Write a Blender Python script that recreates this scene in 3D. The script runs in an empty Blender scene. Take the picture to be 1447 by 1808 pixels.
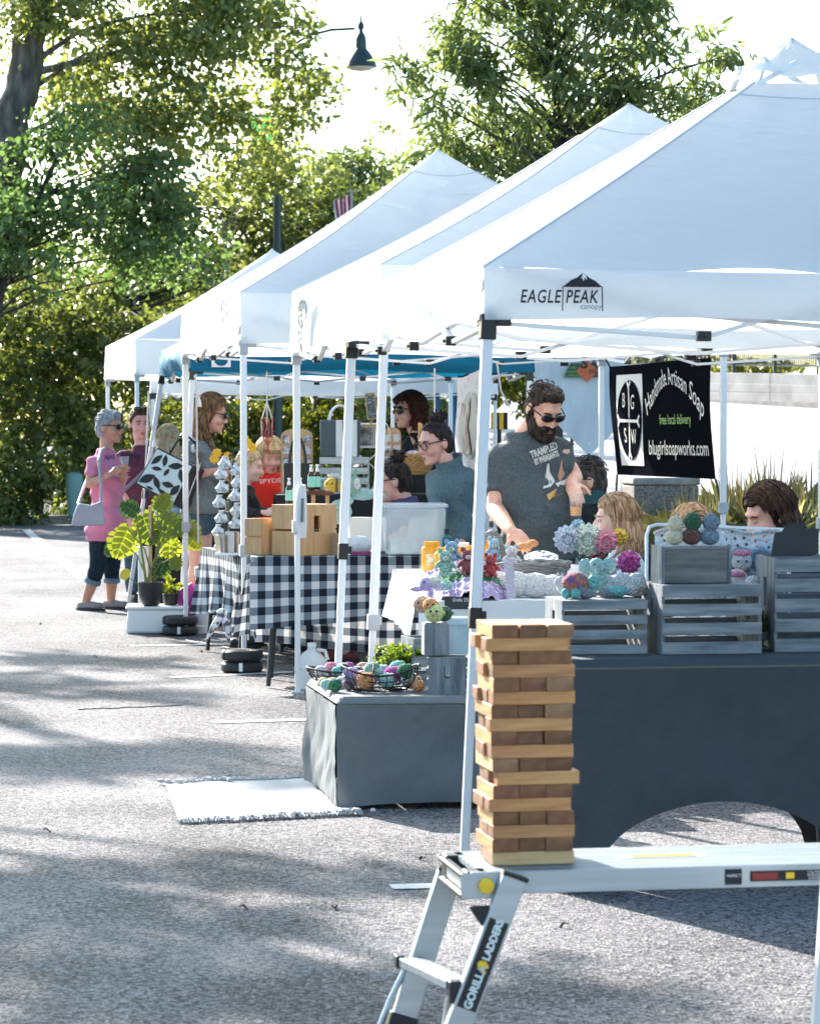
import bpy, math, random
import numpy as np
from mathutils import Vector, Matrix, noise
from mathutils.bvhtree import BVHTree
SC = bpy.context.scene
# ---------------------------------------------------------------- camera
F = 5300.0                       # focal length in photo pixels (1447 x 1808)
PITCH = math.atan(159 / F)
cam = bpy.data.cameras.new('camera'); camo = bpy.data.objects.new('camera', cam)
SC.collection.objects.link(camo); SC.camera = camo
cam.sensor_fit = 'HORIZONTAL'; cam.sensor_width = 36; cam.lens = 36 * F / 1447
cam.clip_start = .1; cam.clip_end = 2000
camo.location = (0, 0, 1.5); camo.rotation_euler = (math.pi / 2 - PITCH, 0, 0)
cam.dof.use_dof = True; cam.dof.focus_distance = 14.0; cam.dof.aperture_fstop = 13
# ---------------------------------------------------------------- light
SUN_EL = math.radians(28.6); SUN_H = Vector((-.5, .866, 0)).normalized()
SUN = (SUN_H * math.cos(SUN_EL) + Vector((0, 0, math.sin(SUN_EL)))).normalized()
w = bpy.data.worlds.new('World'); SC.world = w; w.use_nodes = True
nt = w.node_tree; bg = nt.nodes['Background']
sky = nt.nodes.new('ShaderNodeTexSky'); sky.sky_type = 'NISHITA'; sky.sun_disc = False
sky.sun_elevation = SUN_EL; sky.sun_rotation = math.atan2(SUN_H.x, SUN_H.y)
sky.air_density = 1.0; sky.dust_density = 2.2; sky.ozone_density = 1.6
tm = nt.nodes.new('ShaderNodeMix'); tm.data_type = 'RGBA'; tm.blend_type = 'MULTIPLY'; tm.inputs[0].default_value = 1; tm.inputs[7].default_value = (.81, .995, 1.02, 1)
nt.links.new(sky.outputs[0], tm.inputs[6]); nt.links.new(tm.outputs[2], bg.inputs[0]); bg.inputs[1].default_value = .118
sl = bpy.data.lights.new('sun', 'SUN'); sl.energy = 5.0; sl.angle = math.radians(.55); sl.color = (1, .925, .87)
so = bpy.data.objects.new('sun', sl); SC.collection.objects.link(so)
so.rotation_euler = SUN.to_track_quat('Z', 'Y').to_euler(); so.location = (-10, 20, 15)
SC.view_settings.view_transform = 'Standard'; SC.view_settings.look = 'None'
SC.view_settings.gamma = 1; SC.view_settings.exposure = 1.72
SC.cycles.max_bounces = 8; SC.cycles.transparent_max_bounces = 12
SC.cycles.use_denoising = True
# ---------------------------------------------------------------- pixel -> point at a depth
CP, SP = math.cos(PITCH), math.sin(PITCH)
def P(px, py, Z):
    xc = (px - 723.5) / F; yc = (904 - py) / F
    d = Vector((xc, CP + yc * SP, -SP + yc * CP)); d *= Z / d.y
    return Vector((d.x, d.y, 1.5 + d.z))
def X(px, Z): return P(px, 745, Z).x
def H(py, Z): return P(723, py, Z).z
def gz(py): return 1.5 * F / (py - 745)          # depth of a ground pixel row
def G(px, py): return Vector((P(px, py, gz(py)).x, gz(py), 0))
U = Vector((-.17, .985, 0)).normalized(); V = Vector((.985, .17, 0)).normalized()   # the row's own directions
# ---------------------------------------------------------------- materials
MATS = {}
def rgb(h):
    if isinstance(h, str):
        c = [int(h[i:i+2], 16) / 255 for i in (0, 2, 4)]
        return tuple(((x + .055) / 1.055) ** 2.4 if x > .04045 else x / 12.92 for x in c) + (1,)
    return tuple(h) + (1,) if len(h) == 3 else tuple(h)
def M(name, col, rough=.6, metal=0, col2=None, scale=8, stretch=(1, 1, 1), detail=4, bump=0, bscale=60, bkind='noise',
      trans=0, transmission=0, alpha=1, lo=.35, hi=.65, sheen=0, spec=.5, coord='Object'):
    if name in MATS: return MATS[name]
    m = bpy.data.materials.new(name); m.use_nodes = True; MATS[name] = m
    t = m.node_tree; N = t.nodes; L = t.links; b = N['Principled BSDF']
    b.inputs['Base Color'].default_value = rgb(col); b.inputs['Roughness'].default_value = rough
    b.inputs['Metallic'].default_value = metal; b.inputs['Specular IOR Level'].default_value = spec
    b.inputs['Transmission Weight'].default_value = transmission; b.inputs['Alpha'].default_value = alpha
    if sheen: b.inputs['Sheen Weight'].default_value = sheen
    tc = N.new('ShaderNodeTexCoord'); src = tc.outputs[coord]
    if col2 is not None:
        mp = N.new('ShaderNodeMapping'); mp.inputs['Scale'].default_value = stretch; L.new(src, mp.inputs[0])
        nz = N.new('ShaderNodeTexNoise'); nz.inputs['Scale'].default_value = scale; nz.inputs['Detail'].default_value = detail
        L.new(mp.outputs[0], nz.inputs['Vector'])
        cr = N.new('ShaderNodeValToRGB'); cr.color_ramp.elements[0].position = lo; cr.color_ramp.elements[1].position = hi
        cr.color_ramp.elements[0].color = rgb(col); cr.color_ramp.elements[1].color = rgb(col2)
        L.new(nz.outputs[0], cr.inputs[0]); L.new(cr.outputs[0], b.inputs['Base Color'])
    if bump:
        if bkind == 'noise':
            z = N.new('ShaderNodeTexNoise'); z.inputs['Detail'].default_value = 3; o = 0
        else:
            z = N.new('ShaderNodeTexVoronoi'); o = 0
        z.inputs['Scale'].default_value = bscale; L.new(src, z.inputs['Vector'])
        bp = N.new('ShaderNodeBump'); bp.inputs['Strength'].default_value = min(1, bump); bp.inputs['Distance'].default_value = .01 * max(1, bump)
        L.new(z.outputs[o], bp.inputs['Height']); L.new(bp.outputs[0], b.inputs['Normal'])
    if trans:
        tr = N.new('ShaderNodeBsdfTranslucent'); mx = N.new('ShaderNodeMixShader'); mx.inputs[0].default_value = trans
        tr.inputs[0].default_value = rgb(col)
        if col2 is not None: L.new(cr.outputs[0], tr.inputs[0])
        L.new(b.outputs[0], mx.inputs[1]); L.new(tr.outputs[0], mx.inputs[2]); L.new(mx.outputs[0], N['Material Output'].inputs[0])
    return m
def leafmat(name, dark, light, trans=.45, tcol=None, gloss=.35):
    if name in MATS: return MATS[name]
    m = bpy.data.materials.new(name); m.use_nodes = True; MATS[name] = m
    t = m.node_tree; N = t.nodes; L = t.links; b = N['Principled BSDF']
    a = N.new('ShaderNodeAttribute'); a.attribute_name = 'tint'
    cr = N.new('ShaderNodeValToRGB'); cr.color_ramp.elements[0].color = rgb(dark); cr.color_ramp.elements[1].color = rgb(light)
    L.new(a.outputs['Fac'], cr.inputs[0]); L.new(cr.outputs[0], b.inputs['Base Color'])
    b.inputs['Roughness'].default_value = gloss; b.inputs['Specular IOR Level'].default_value = .5
    tr = N.new('ShaderNodeBsdfTranslucent'); mx = N.new('ShaderNodeMixShader'); mx.inputs[0].default_value = trans
    hs = N.new('ShaderNodeMix'); hs.data_type = 'RGBA'; hs.blend_type = 'MULTIPLY'; hs.inputs[0].default_value = 1
    L.new(cr.outputs[0], hs.inputs[6]); hs.inputs[7].default_value = rgb(tcol or (1.9, 1.7, .55)); hs.clamp_result = False
    L.new(hs.outputs[2], tr.inputs[0])
    L.new(b.outputs[0], mx.inputs[1]); L.new(tr.outputs[0], mx.inputs[2]); L.new(mx.outputs[0], N['Material Output'].inputs[0])
    return m
# ---------------------------------------------------------------- things and parts
MW = {}
def _tag(o, label, cat, group=None, kind=None):
    if label: o['label'] = label
    if cat: o['category'] = cat
    if group: o['group'] = group
    if kind: o['kind'] = kind
def thing(name, label, cat, loc=(0, 0, 0), rz=0, group=None):
    o = bpy.data.objects.new(name, None); SC.collection.objects.link(o)
    o.empty_display_size = .05
    o.location = loc; o.rotation_euler = (0, 0, rz); _tag(o, label, cat, group)
    MW[o.name] = Matrix.Translation(Vector(loc)) @ Matrix.Rotation(rz, 4, 'Z')
    return o
def R3(rx=0, ry=0, rz=0):
    return (Matrix.Rotation(rz, 3, 'Z') @ Matrix.Rotation(ry, 3, 'Y') @ Matrix.Rotation(rx, 3, 'X'))
def frame(d, up=Vector((0, 0, 1))):
    d = Vector(d).normalized(); s = up.cross(d)
    if s.length < 1e-4: s = Vector((1, 0, 0)).cross(d)
    if s.length < 1e-4: s = Vector((0, 1, 0)).cross(d)
    s.normalize(); u = d.cross(s)
    return s, u, d
class MB:
    def __init__(s): s.v = []; s.f = []; s.m = []; s.uv = {}; s.mi = 0
    def add(s, vs, fs, mi=None):
        n = len(s.v); s.v += [tuple(p) for p in vs]
        for f in fs: s.f.append(tuple(i + n for i in f)); s.m.append(s.mi if mi is None else mi)
        return s
    def box(s, c, size, R=None, mi=None, taper=1.0):
        c = Vector(c); hx, hy, hz = [d / 2 for d in size]; vs = []
        for z in (-1, 1):
            k = taper if z > 0 else 1
            for x, y in ((-1, -1), (1, -1), (1, 1), (-1, 1)):
                p = Vector((x * hx * k, y * hy * k, z * hz)); vs.append(c + (R @ p if R else p))
        return s.add(vs, [(3, 2, 1, 0), (4, 5, 6, 7), (0, 1, 5, 4), (1, 2, 6, 5), (2, 3, 7, 6), (3, 0, 4, 7)], mi)
    def bar(s, p, q, w, h, up=Vector((0, 0, 1)), mi=None):
        p = Vector(p); q = Vector(q); a, b, d = frame(q - p, up); vs = []
        for e in (p, q):
            for x, y in ((-1, -1), (1, -1), (1, 1), (-1, 1)): vs.append(e + a * (x * w / 2) + b * (y * h / 2))
        return s.add(vs, [(3, 2, 1, 0), (4, 5, 6, 7), (0, 1, 5, 4), (1, 2, 6, 5), (2, 3, 7, 6), (3, 0, 4, 7)], mi)
    def tube(s, pts, r, n=8, mi=None, caps=True, closed=False):
        pts = [Vector(p) for p in pts]; k = len(pts); rs = r if isinstance(r, (list, tuple)) else [r] * k
        vs = []; up = None
        for i, p in enumerate(pts):
            if closed: d = pts[(i + 1) % k] - pts[i - 1]
            else: d = pts[min(i + 1, k - 1)] - pts[max(i - 1, 0)]
            if d.length < 1e-9: d = Vector((0, 0, 1))
            d.normalize()
            if up is None:
                up = Vector((0, 0, 1)) if abs(d.z) < .9 else Vector((1, 0, 0))
            a = up - d * up.dot(d)
            if a.length < 1e-5: a = Vector((1, .3, 0)) - d * d.x
            a.normalize(); up = a; b = d.cross(a)
            for j in range(n):
                t = 2 * math.pi * j / n; vs.append(p + (a * math.cos(t) + b * math.sin(t)) * rs[i])
        fs = []
        for i in range(k if closed else k - 1):
            i2 = (i + 1) % k
            for j in range(n):
                j2 = (j + 1) % n; fs.append((i * n + j, i * n + j2, i2 * n + j2, i2 * n + j))
        if caps and not closed:
            fs.append(tuple(range(n))[::-1]); fs.append(tuple((k - 1) * n + j for j in range(n)))
        return s.add(vs, fs, mi)
    def cap(s, p, q, r1, r2, n=12, mi=None):       # tapered capsule
        p = Vector(p); q = Vector(q); d = q - p
        if d.length < 1e-6: return s.ell(p, (r1, r1, r1), n=n, mi=mi)
        d.normalize(); pts = []; rs = []
        for t in (-1, -.86, -.5): pts.append(p + d * r1 * t); rs.append(r1 * math.sqrt(max(0.0025, 1 - t * t)))
        pts.append(p); rs.append(r1); pts.append(q); rs.append(r2)
        for t in (.5, .86, 1): pts.append(q + d * r2 * t); rs.append(r2 * math.sqrt(max(0.0025, 1 - t * t)))
        return s.tube(pts, rs, n, mi)
    def chain(s, pts, rs, n=12, mi=None):
        for i in range(len(pts) - 1): s.cap(pts[i], pts[i + 1], rs[i], rs[i + 1], n, mi)
        return s
    def ell(s, c, r, R=None, n=14, mi=None):
        c = Vector(c); k = max(4, n // 2); vs = []; r = (r, r, r) if isinstance(r, (int, float)) else r
        def put(p): p = Vector((p[0] * r[0], p[1] * r[1], p[2] * r[2])); vs.append(c + (R @ p if R else p))
        put((0, 0, -1))
        for i in range(1, k):
            a = -math.pi / 2 + math.pi * i / k
            for j in range(n):
                t = 2 * math.pi * j / n; put((math.cos(a) * math.cos(t), math.cos(a) * math.sin(t), math.sin(a)))
        put((0, 0, 1)); fs = []
        for j in range(n): fs.append((0, 1 + (j + 1) % n, 1 + j))
        for i in range(k - 2):
            for j in range(n):
                a = 1 + i * n; fs.append((a + j, a + (j + 1) % n, a + n + (j + 1) % n, a + n + j))
        T = len(vs) - 1; a = 1 + (k - 2) * n
        for j in range(n): fs.append((a + j, a + (j + 1) % n, T))
        return s.add(vs, fs, mi)
    def lathe(s, prof, c=(0, 0, 0), n=20, R=None, mi=None, caps=True):
        c = Vector(c); vs = []
        for r, z in prof:
            for j in range(n):
                t = 2 * math.pi * j / n; p = Vector((r * math.cos(t), r * math.sin(t), z)); vs.append(c + (R @ p if R else p))
        fs = []; k = len(prof)
        for i in range(k - 1):
            for j in range(n): fs.append((i * n + j, i * n + (j + 1) % n, (i + 1) * n + (j + 1) % n, (i + 1) * n + j))
        if caps: fs.append(tuple(range(n))[::-1]); fs.append(tuple((k - 1) * n + j for j in range(n)))
        return s.add(vs, fs, mi)
    def loft(s, rings, n=20, mi=None, caps=True):  # rings: (centre, axis a, axis b)
        vs = []
        for c, a, b in rings:
            for j in range(n):
                t = 2 * math.pi * j / n; vs.append(c + a * math.cos(t) + b * math.sin(t))
        fs = []; k = len(rings)
        for i in range(k - 1):
            for j in range(n): fs.append((i * n + j, i * n + (j + 1) % n, (i + 1) * n + (j + 1) % n, (i + 1) * n + j))
        if caps: fs.append(tuple(range(n))[::-1]); fs.append(tuple((k - 1) * n + j for j in range(n)))
        return s.add(vs, fs, mi)
    def prism(s, poly, o, ux, uy, th, mi=None):
        o = Vector(o); ux = Vector(ux); uy = Vector(uy); nz = ux.cross(uy).normalized() * th; n = len(poly)
        vs = [o + ux * x + uy * y for x, y in poly]; vs += [p + nz for p in vs]
        fs = [tuple(range(n))[::-1], tuple(range(n, 2 * n))] + [(i, (i + 1) % n, n + (i + 1) % n, n + i) for i in range(n)]
        return s.add(vs, fs, mi)
    def grid(s, nx, ny, fn, mi=None, uvf=None):
        n0 = len(s.v); vs = [fn(i / nx, j / ny) for j in range(ny + 1) for i in range(nx + 1)]
        fs = [(j * (nx + 1) + i, j * (nx + 1) + i + 1, (j + 1) * (nx + 1) + i + 1, (j + 1) * (nx + 1) + i) for j in range(ny) for i in range(nx)]
        s.add(vs, fs, mi)
        for j in range(ny + 1):
            for i in range(nx + 1): s.uv[n0 + j * (nx + 1) + i] = (uvf or (lambda a, b: (a, b)))(i / nx, j / ny)
        return s
    def build(s, name, mat, parent=None, smooth=True, world=True, bevel=0, seg=2, sharp=.6):
        me = bpy.data.meshes.new(name); me.from_pydata(s.v, [], s.f)
        for m in (mat if isinstance(mat, (list, tuple)) else [mat]): me.materials.append(m)
        if any(s.m): me.polygons.foreach_set('material_index', s.m)
        if s.uv:
            uv = me.uv_layers.new(name='UVMap'); ix = np.empty(len(me.loops), 'i'); me.loops.foreach_get('vertex_index', ix)
            ar = np.array([s.uv.get(i, (0, 0)) for i in range(len(s.v))], 'f'); uv.data.foreach_set('uv', ar[ix].ravel())
        return finish(me, name, parent, smooth, world, bevel, seg, sharp)
def finish(me, name, parent=None, smooth=True, world=True, bevel=0, seg=2, sharp=.6):
    o = bpy.data.objects.new(name, me); SC.collection.objects.link(o)
    if parent is not None:
        o.parent = parent; m = MW[parent.name]; MW[o.name] = m
        if world: me.transform(m.inverted())
    else: MW[o.name] = Matrix.Identity(4)
    if smooth:
        me.polygons.foreach_set('use_smooth', [True] * len(me.polygons))
        try: me.set_sharp_from_angle(angle=sharp)
        except Exception: pass
    me.update()
    if bevel:
        b = o.modifiers.new('bevel', 'BEVEL'); b.width = bevel; b.segments = seg; b.limit_method = 'ANGLE'; b.angle_limit = .6
    return o
def solo(mb, name, mat, label, cat, group=None, base=None, kind=None, **k):   # a thing that is one mesh, origin at its base
    if base is None:
        a = np.array(mb.v); base = Vector(((a[:, 0].min() + a[:, 0].max()) / 2, (a[:, 1].min() + a[:, 1].max()) / 2, a[:, 2].min()))
    o = mb.build(name, mat, None, **k); b = Vector(base)
    o.data.transform(Matrix.Translation(-b)); o.location = b; MW[o.name] = Matrix.Translation(b)
    _tag(o, label, cat, group, kind); return o
def struct(mb, name, mat, kind='structure', label=None, **k):
    o = mb.build(name, mat, None, **k); o['kind'] = kind
    if label: o['label'] = label
    return o
def dup(root, loc=None, rz=None, label=None, group=None, scale=None):
    def cp(o, par):
        c = o.copy(); SC.collection.objects.link(c)
        if par is not None: c.parent = par
        for ch in list(o.children): cp(ch, c)
        return c
    r = cp(root, None)
    if loc is not None: r.location = loc
    if rz is not None: r.rotation_euler = (0, 0, rz)
    if scale is not None: r.scale = (scale,) * 3
    if label: r['label'] = label
    if group: r['group'] = group
    MW[r.name] = Matrix.Translation(Vector(r.location)) @ Matrix.Rotation(r.rotation_euler.z, 4, 'Z')
    return r
TMP = bpy.data.scenes.new('tmp')
def bake(me, mods):
    o = bpy.data.objects.new('t', me); TMP.collection.objects.link(o)
    for kind, kw in mods:
        m = o.modifiers.new('m', kind)
        for a, b in kw.items(): setattr(m, a, b)
    vl = TMP.view_layers[0]; vl.update(); dg = vl.depsgraph; dg.update()
    r = bpy.data.meshes.new_from_object(o.evaluated_get(dg)); bpy.data.objects.remove(o); return r
def fused(mb, name, mat, parent, voxel=.008, smooth=6, fn=None, world=True):
    me = bpy.data.meshes.new(name); me.from_pydata(mb.v, [], mb.f)
    r = bake(me, [('REMESH', dict(mode='VOXEL', voxel_size=voxel)), ('SMOOTH', dict(factor=.5, iterations=smooth))])
    r.name = name; bpy.data.meshes.remove(me)
    if fn:
        for v in r.vertices: v.co = fn(v.co)
    r.materials.clear(); r.materials.append(mat)
    return finish(r, name, parent, True, world, sharp=3.2)
def text2d(s, size=1.0, shear=0, bold=0, align='CENTER', spacing=1.0):
    c = bpy.data.curves.new('t', 'FONT'); c.body = s; c.size = size; c.shear = shear; c.align_x = align; c.offset = bold; c.space_character = spacing; c.resolution_u = 3
    o = bpy.data.objects.new('t', c); TMP.collection.objects.link(o); vl = TMP.view_layers[0]; vl.update()
    me = bpy.data.meshes.new_from_object(o.evaluated_get(vl.depsgraph))
    v = [(p.co.x, p.co.y) for p in me.vertices]; f = [tuple(p.vertices) for p in me.polygons]
    bpy.data.objects.remove(o); bpy.data.meshes.remove(me); return v, f
def lettering(s, parent, mat, fn, size=1.0, name='lettering', sx=1.0, **k):     # fn maps (x, y) to a point
    v, f = text2d(s, size, **k); mb = MB(); mb.add([fn(x * sx, y) for x, y in v], f); return mb.build(name, mat, parent, smooth=False)
def fitted(s, parent, mat, fn, w, h, name='lettering', **k):      # text scaled to a width and a height, centred on its base line
    v, f = text2d(s, 1.0, **k); a = np.array(v); x0, x1 = a[:, 0].min(), a[:, 0].max(); c, _ = text2d('H', 1.0); H1 = max(q[1] for q in c)
    mb = MB(); mb.add([fn((x - (x0 + x1) / 2) / (x1 - x0) * w, y / H1 * h) for x, y in v], f); return mb.build(name, mat, parent, smooth=False)
def bvh(o):
    return BVHTree.FromPolygons([MW[o.name] @ v.co for v in o.data.vertices], [tuple(p.vertices) for p in o.data.polygons])
def onto(tree, c, ux, uy, d, off=.003):            # project plane points along d on to a surface
    c = Vector(c); d = Vector(d).normalized()
    def fn(x, y):
        p = c + ux * x + uy * y; h = tree.ray_cast(p - d * .5, d)
        return (h[0] if h[0] else p) - d * off
    return fn
rnd = random.Random(7)
# ================================================================ GROUND
def asphalt(name, dark, light, scale=1.0):
    m = bpy.data.materials.new(name); m.use_nodes = True; t = m.node_tree; N = t.nodes; L = t.links; b = N['Principled BSDF']
    tc = N.new('ShaderNodeTexCoord')
    vo = N.new('ShaderNodeTexVoronoi'); vo.inputs['Scale'].default_value = 95 * scale; L.new(tc.outputs['Object'], vo.inputs['Vector'])
    sp = N.new('ShaderNodeSeparateColor'); L.new(vo.outputs['Color'], sp.inputs[0])
    n1 = N.new('ShaderNodeTexNoise'); n1.inputs['Scale'].default_value = 1.1; n1.inputs['Detail'].default_value = 6; n1.inputs['Roughness'].default_value = .62
    L.new(tc.outputs['Object'], n1.inputs['Vector'])
    n2 = N.new('ShaderNodeTexNoise'); n2.inputs['Scale'].default_value = 55 * scale; n2.inputs['Detail'].default_value = 4; n2.inputs['Roughness'].default_value = .8
    L.new(tc.outputs['Object'], n2.inputs['Vector'])
    def mth(op, a, bb, c=None):
        x = N.new('ShaderNodeMath'); x.operation = op
        for i, q in enumerate((a, bb, c)):
            if q is None: continue
            if isinstance(q, (int, float)): x.inputs[i].default_value = q
            else: L.new(q, x.inputs[i])
        return x.outputs[0]
    n3 = N.new('ShaderNodeTexNoise'); n3.inputs['Scale'].default_value = .28; n3.inputs['Detail'].default_value = 5; L.new(tc.outputs['Object'], n3.inputs['Vector'])
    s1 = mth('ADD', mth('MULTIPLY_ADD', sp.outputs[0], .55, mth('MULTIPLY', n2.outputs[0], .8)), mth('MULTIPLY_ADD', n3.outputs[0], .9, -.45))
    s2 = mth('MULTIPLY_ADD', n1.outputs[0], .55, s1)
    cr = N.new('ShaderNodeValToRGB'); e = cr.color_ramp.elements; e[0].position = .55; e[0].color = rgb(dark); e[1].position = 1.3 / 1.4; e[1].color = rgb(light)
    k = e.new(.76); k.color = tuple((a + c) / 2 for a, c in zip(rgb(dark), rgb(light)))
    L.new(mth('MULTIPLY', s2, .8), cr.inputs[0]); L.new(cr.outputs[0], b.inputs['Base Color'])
    b.inputs['Roughness'].default_value = .82; b.inputs['Specular IOR Level'].default_value = .3
    bp = N.new('ShaderNodeBump'); bp.inputs['Strength'].default_value = 1.0; bp.inputs['Distance'].default_value = .009
    L.new(mth('ADD', vo.outputs['Distance'], mth('MULTIPLY', n2.outputs[0], 1.2)), bp.inputs['Height']); L.new(bp.outputs[0], b.inputs['Normal'])
    return m
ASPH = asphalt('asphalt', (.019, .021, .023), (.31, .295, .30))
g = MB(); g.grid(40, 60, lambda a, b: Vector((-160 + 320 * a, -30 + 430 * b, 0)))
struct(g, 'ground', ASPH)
PAINT = M('road_paint', (.62, .62, .60), .7, col2=(.36, .35, .35), scale=14, lo=.45, hi=.7)
def line(p, q, wd):
    a = G(*p); b = G(*q); s = (b - a).normalized().cross(Vector((0, 0, 1))) * wd / 2; m = MB(); n = 8
    m.grid(n, 1, lambda u, v: a.lerp(b, u) + s * (2 * v - 1) + Vector((0, 0, .004)))
    return struct(m, 'parking_line', PAINT, smooth=False)
line((375, 1278), (560, 1272), .10); line((600, 1112), (820, 1116), .09); line((690, 1571), (800, 1568), .10)
line((45, 935), (148, 1022), .12); line((230, 1142), (440, 1138), .08); line((300, 1198), (520, 1188), .09)
CRK = M('crack_fill', (.03, .03, .032), .6)
for pts in ([(140, 1254), (180, 1253), (250, 1250), (330, 1247)], [(310, 1128), (380, 1140), (440, 1152), (520, 1163)]):
    m = MB(); ps = [G(*p) + Vector((0, 0, .002)) for p in pts]
    pp = []
    for i in range(len(ps) - 1):
        for k in range(8): pp.append(ps[i].lerp(ps[i + 1], k / 8) + Vector((rnd.uniform(-.012, .012), rnd.uniform(-.025, .025), 0)))
    m.tube(pp, .0028, 5); struct(m, 'pavement_crack', CRK)
# dead leaves on the asphalt
DL = M('dry_leaf', (.11, .08, .05), .8)
for i, (px, py) in enumerate(((72, 1104), (168, 1162), (355, 1153), (590, 1610), (995, 1642), (83, 1472), (745, 1522), (430, 1610))):
    c = G(px, py); m = MB(); a = rnd.uniform(0, 6.28); R = R3(rnd.uniform(-.1, .1), .05, a)
    m.grid(4, 2, lambda u, v: c + Vector((0, 0, .005)) + R @ Vector(((u - .5) * .03, (v - .5) * .022 * math.sin(math.pi * min(max(u, .06), .94)), .01 * abs(v - .5) + .006 * math.sin(u * 5))))
    solo(m, 'dry_leaf', DL, 'small dark dry leaf lying on the sunlit asphalt', 'leaf', 'dry leaves lying on the asphalt')
# kerb and planting bed at the back left
CONC = M('concrete', (.38, .36, .34), .85, col2=(.24, .23, .22), scale=6, bump=.3, bscale=80)
k0 = P(-260, 944, 42.2); k1 = P(470, 944, 46.5); k0.z = k1.z = 0
m = MB(); d = (k1 - k0).normalized(); s = Vector((-d.y, d.x, 0))
m.bar(k0 + Vector((0, 0, .06)) - d * 30, k1 + Vector((0, 0, .06)) + d * 30, .18, .13)
struct(m, 'kerb', CONC, bevel=.02)
SOIL = M('soil', (.035, .028, .02), .95, col2=(.07, .06, .035), scale=3, bump=.6, bscale=12)
m = MB(); o0 = k0 - d * 30 + s * .09; o1 = k1 + d * 6 + s * .09
m.grid(30, 20, lambda a, b: o0.lerp(o1, a) + s * (b * 60) + Vector((0, 0, .1 + .5 * b + .06 * noise.noise(Vector((a * 40, b * 40, 0))))))
struct(m, 'planting_bed', SOIL)
# rising road behind, on the right
ROADM = asphalt('pale_road', (.28, .27, .265), (.46, .45, .44), .35)
m = MB(); m.grid(30, 40, lambda a, b: Vector((1.0 + 1.5 * b + 46 * a, 27 + 90 * b, .01 + 2.03 * (90 * b / 53) * min(1, .2 + b * 3) - .004 * (46 * a - 8) * min(1, b * 8))))
road = struct(m, 'road', ROADM)
def roadz(x, y):
    b = (y - 27) / 90; return .01 + 2.03 * (90 * b / 53) * min(1, .2 + b * 3) - .004 * (x + 1 - 8)
def rline(x0, y0, x1, y1, wd, name='road_line', mat=PAINT):
    m = MB(); a = Vector((x0, y0)); b = Vector((x1, y1)); s = Vector((-(b - a).y, (b - a).x)).normalized() * wd / 2
    def fn(u, v):
        p = a.lerp(b, u) + s * (2 * v - 1); return Vector((p.x, p.y, roadz(p.x, p.y) + .006))
    m.grid(30, 1, fn); struct(m, name, mat, smooth=False)
JOINT = M('road_joint', (.16, .16, .16), .9)
rline(2.8, 33, 5.4, 31, .12); rline(2.5, 46, 9, 50, .08, 'road_joint', JOINT); rline(2.0, 60, 12, 64, .09, 'road_joint', JOINT)
WK = M('wall_concrete', (.50, .46, .43), .85, col2=(.36, .32, .30), scale=1.5, bump=.2, bscale=30)
# retaining wall with fence
wa = Vector((4.2, 88, 0)); wb = Vector((14.5, 66, 0))
wt = thing('retaining_wall', 'long pale concrete retaining wall with joints beyond the road', 'wall', ((wa + wb) / 2)[:])
wd_ = (wb - wa).normalized(); wn = Vector((wd_.y, -wd_.x, 0));
if wn.y > 0: wn = -wn
def wallpt(t, z): p = wa.lerp(wb, t); return Vector((p.x, p.y, 0)) + Vector((0, 0, 1.55 + .55 * (1 - t) + z))
m = MB()
for t0, t1 in [(i / 6, (i + 1) / 6) for i in range(6)]:
    for j, (z0, z1) in enumerate(((-1, .2), (.2, .42), (.425, .64), (.645, .92))):
        p, q = wallpt(t0, (z0 + z1) / 2), wallpt(t1, (z0 + z1) / 2); m.bar(p + wd_ * .012, q - wd_ * .012, .3 - .004 * j, (z1 - z0) - .006)
m.build('wall_panel', WK, wt, smooth=False, bevel=.01)
m = MB(); m.bar(wallpt(0, -.02) + wn * .22, wallpt(1, -.02) + wn * .22, .14, .46); m.build('footing', M('footing_concrete', (.44, .38, .35), .9, col2=(.3, .27, .25), scale=3), wt, smooth=False)
FM = M('fence_metal', (.05, .055, .06), .5, .3)
ft = thing('picket_fence', 'dark metal picket fence standing on top of the concrete wall', 'fence', wallpt(.5, .92)[:])
m = MB(); m.bar(wallpt(0, 1.12), wallpt(1, 1.12), .05, .05); m.bar(wallpt(0, 1.9), wallpt(1, 1.9), .05, .05)
r_ = m.build('rail', FM, ft)
m = MB()
for i in range(250):
    t = (i + .5) / 250; m.bar(wallpt(t, 1.1), wallpt(t, 2.0), .03, .03)
m.build('pickets', FM, ft, smooth=False)
for i in range(13):
    m = MB(); m.bar(wallpt(i / 12, .9), wallpt(i / 12, 2.05), .09, .09); m.build('post', FM, ft)
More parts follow.
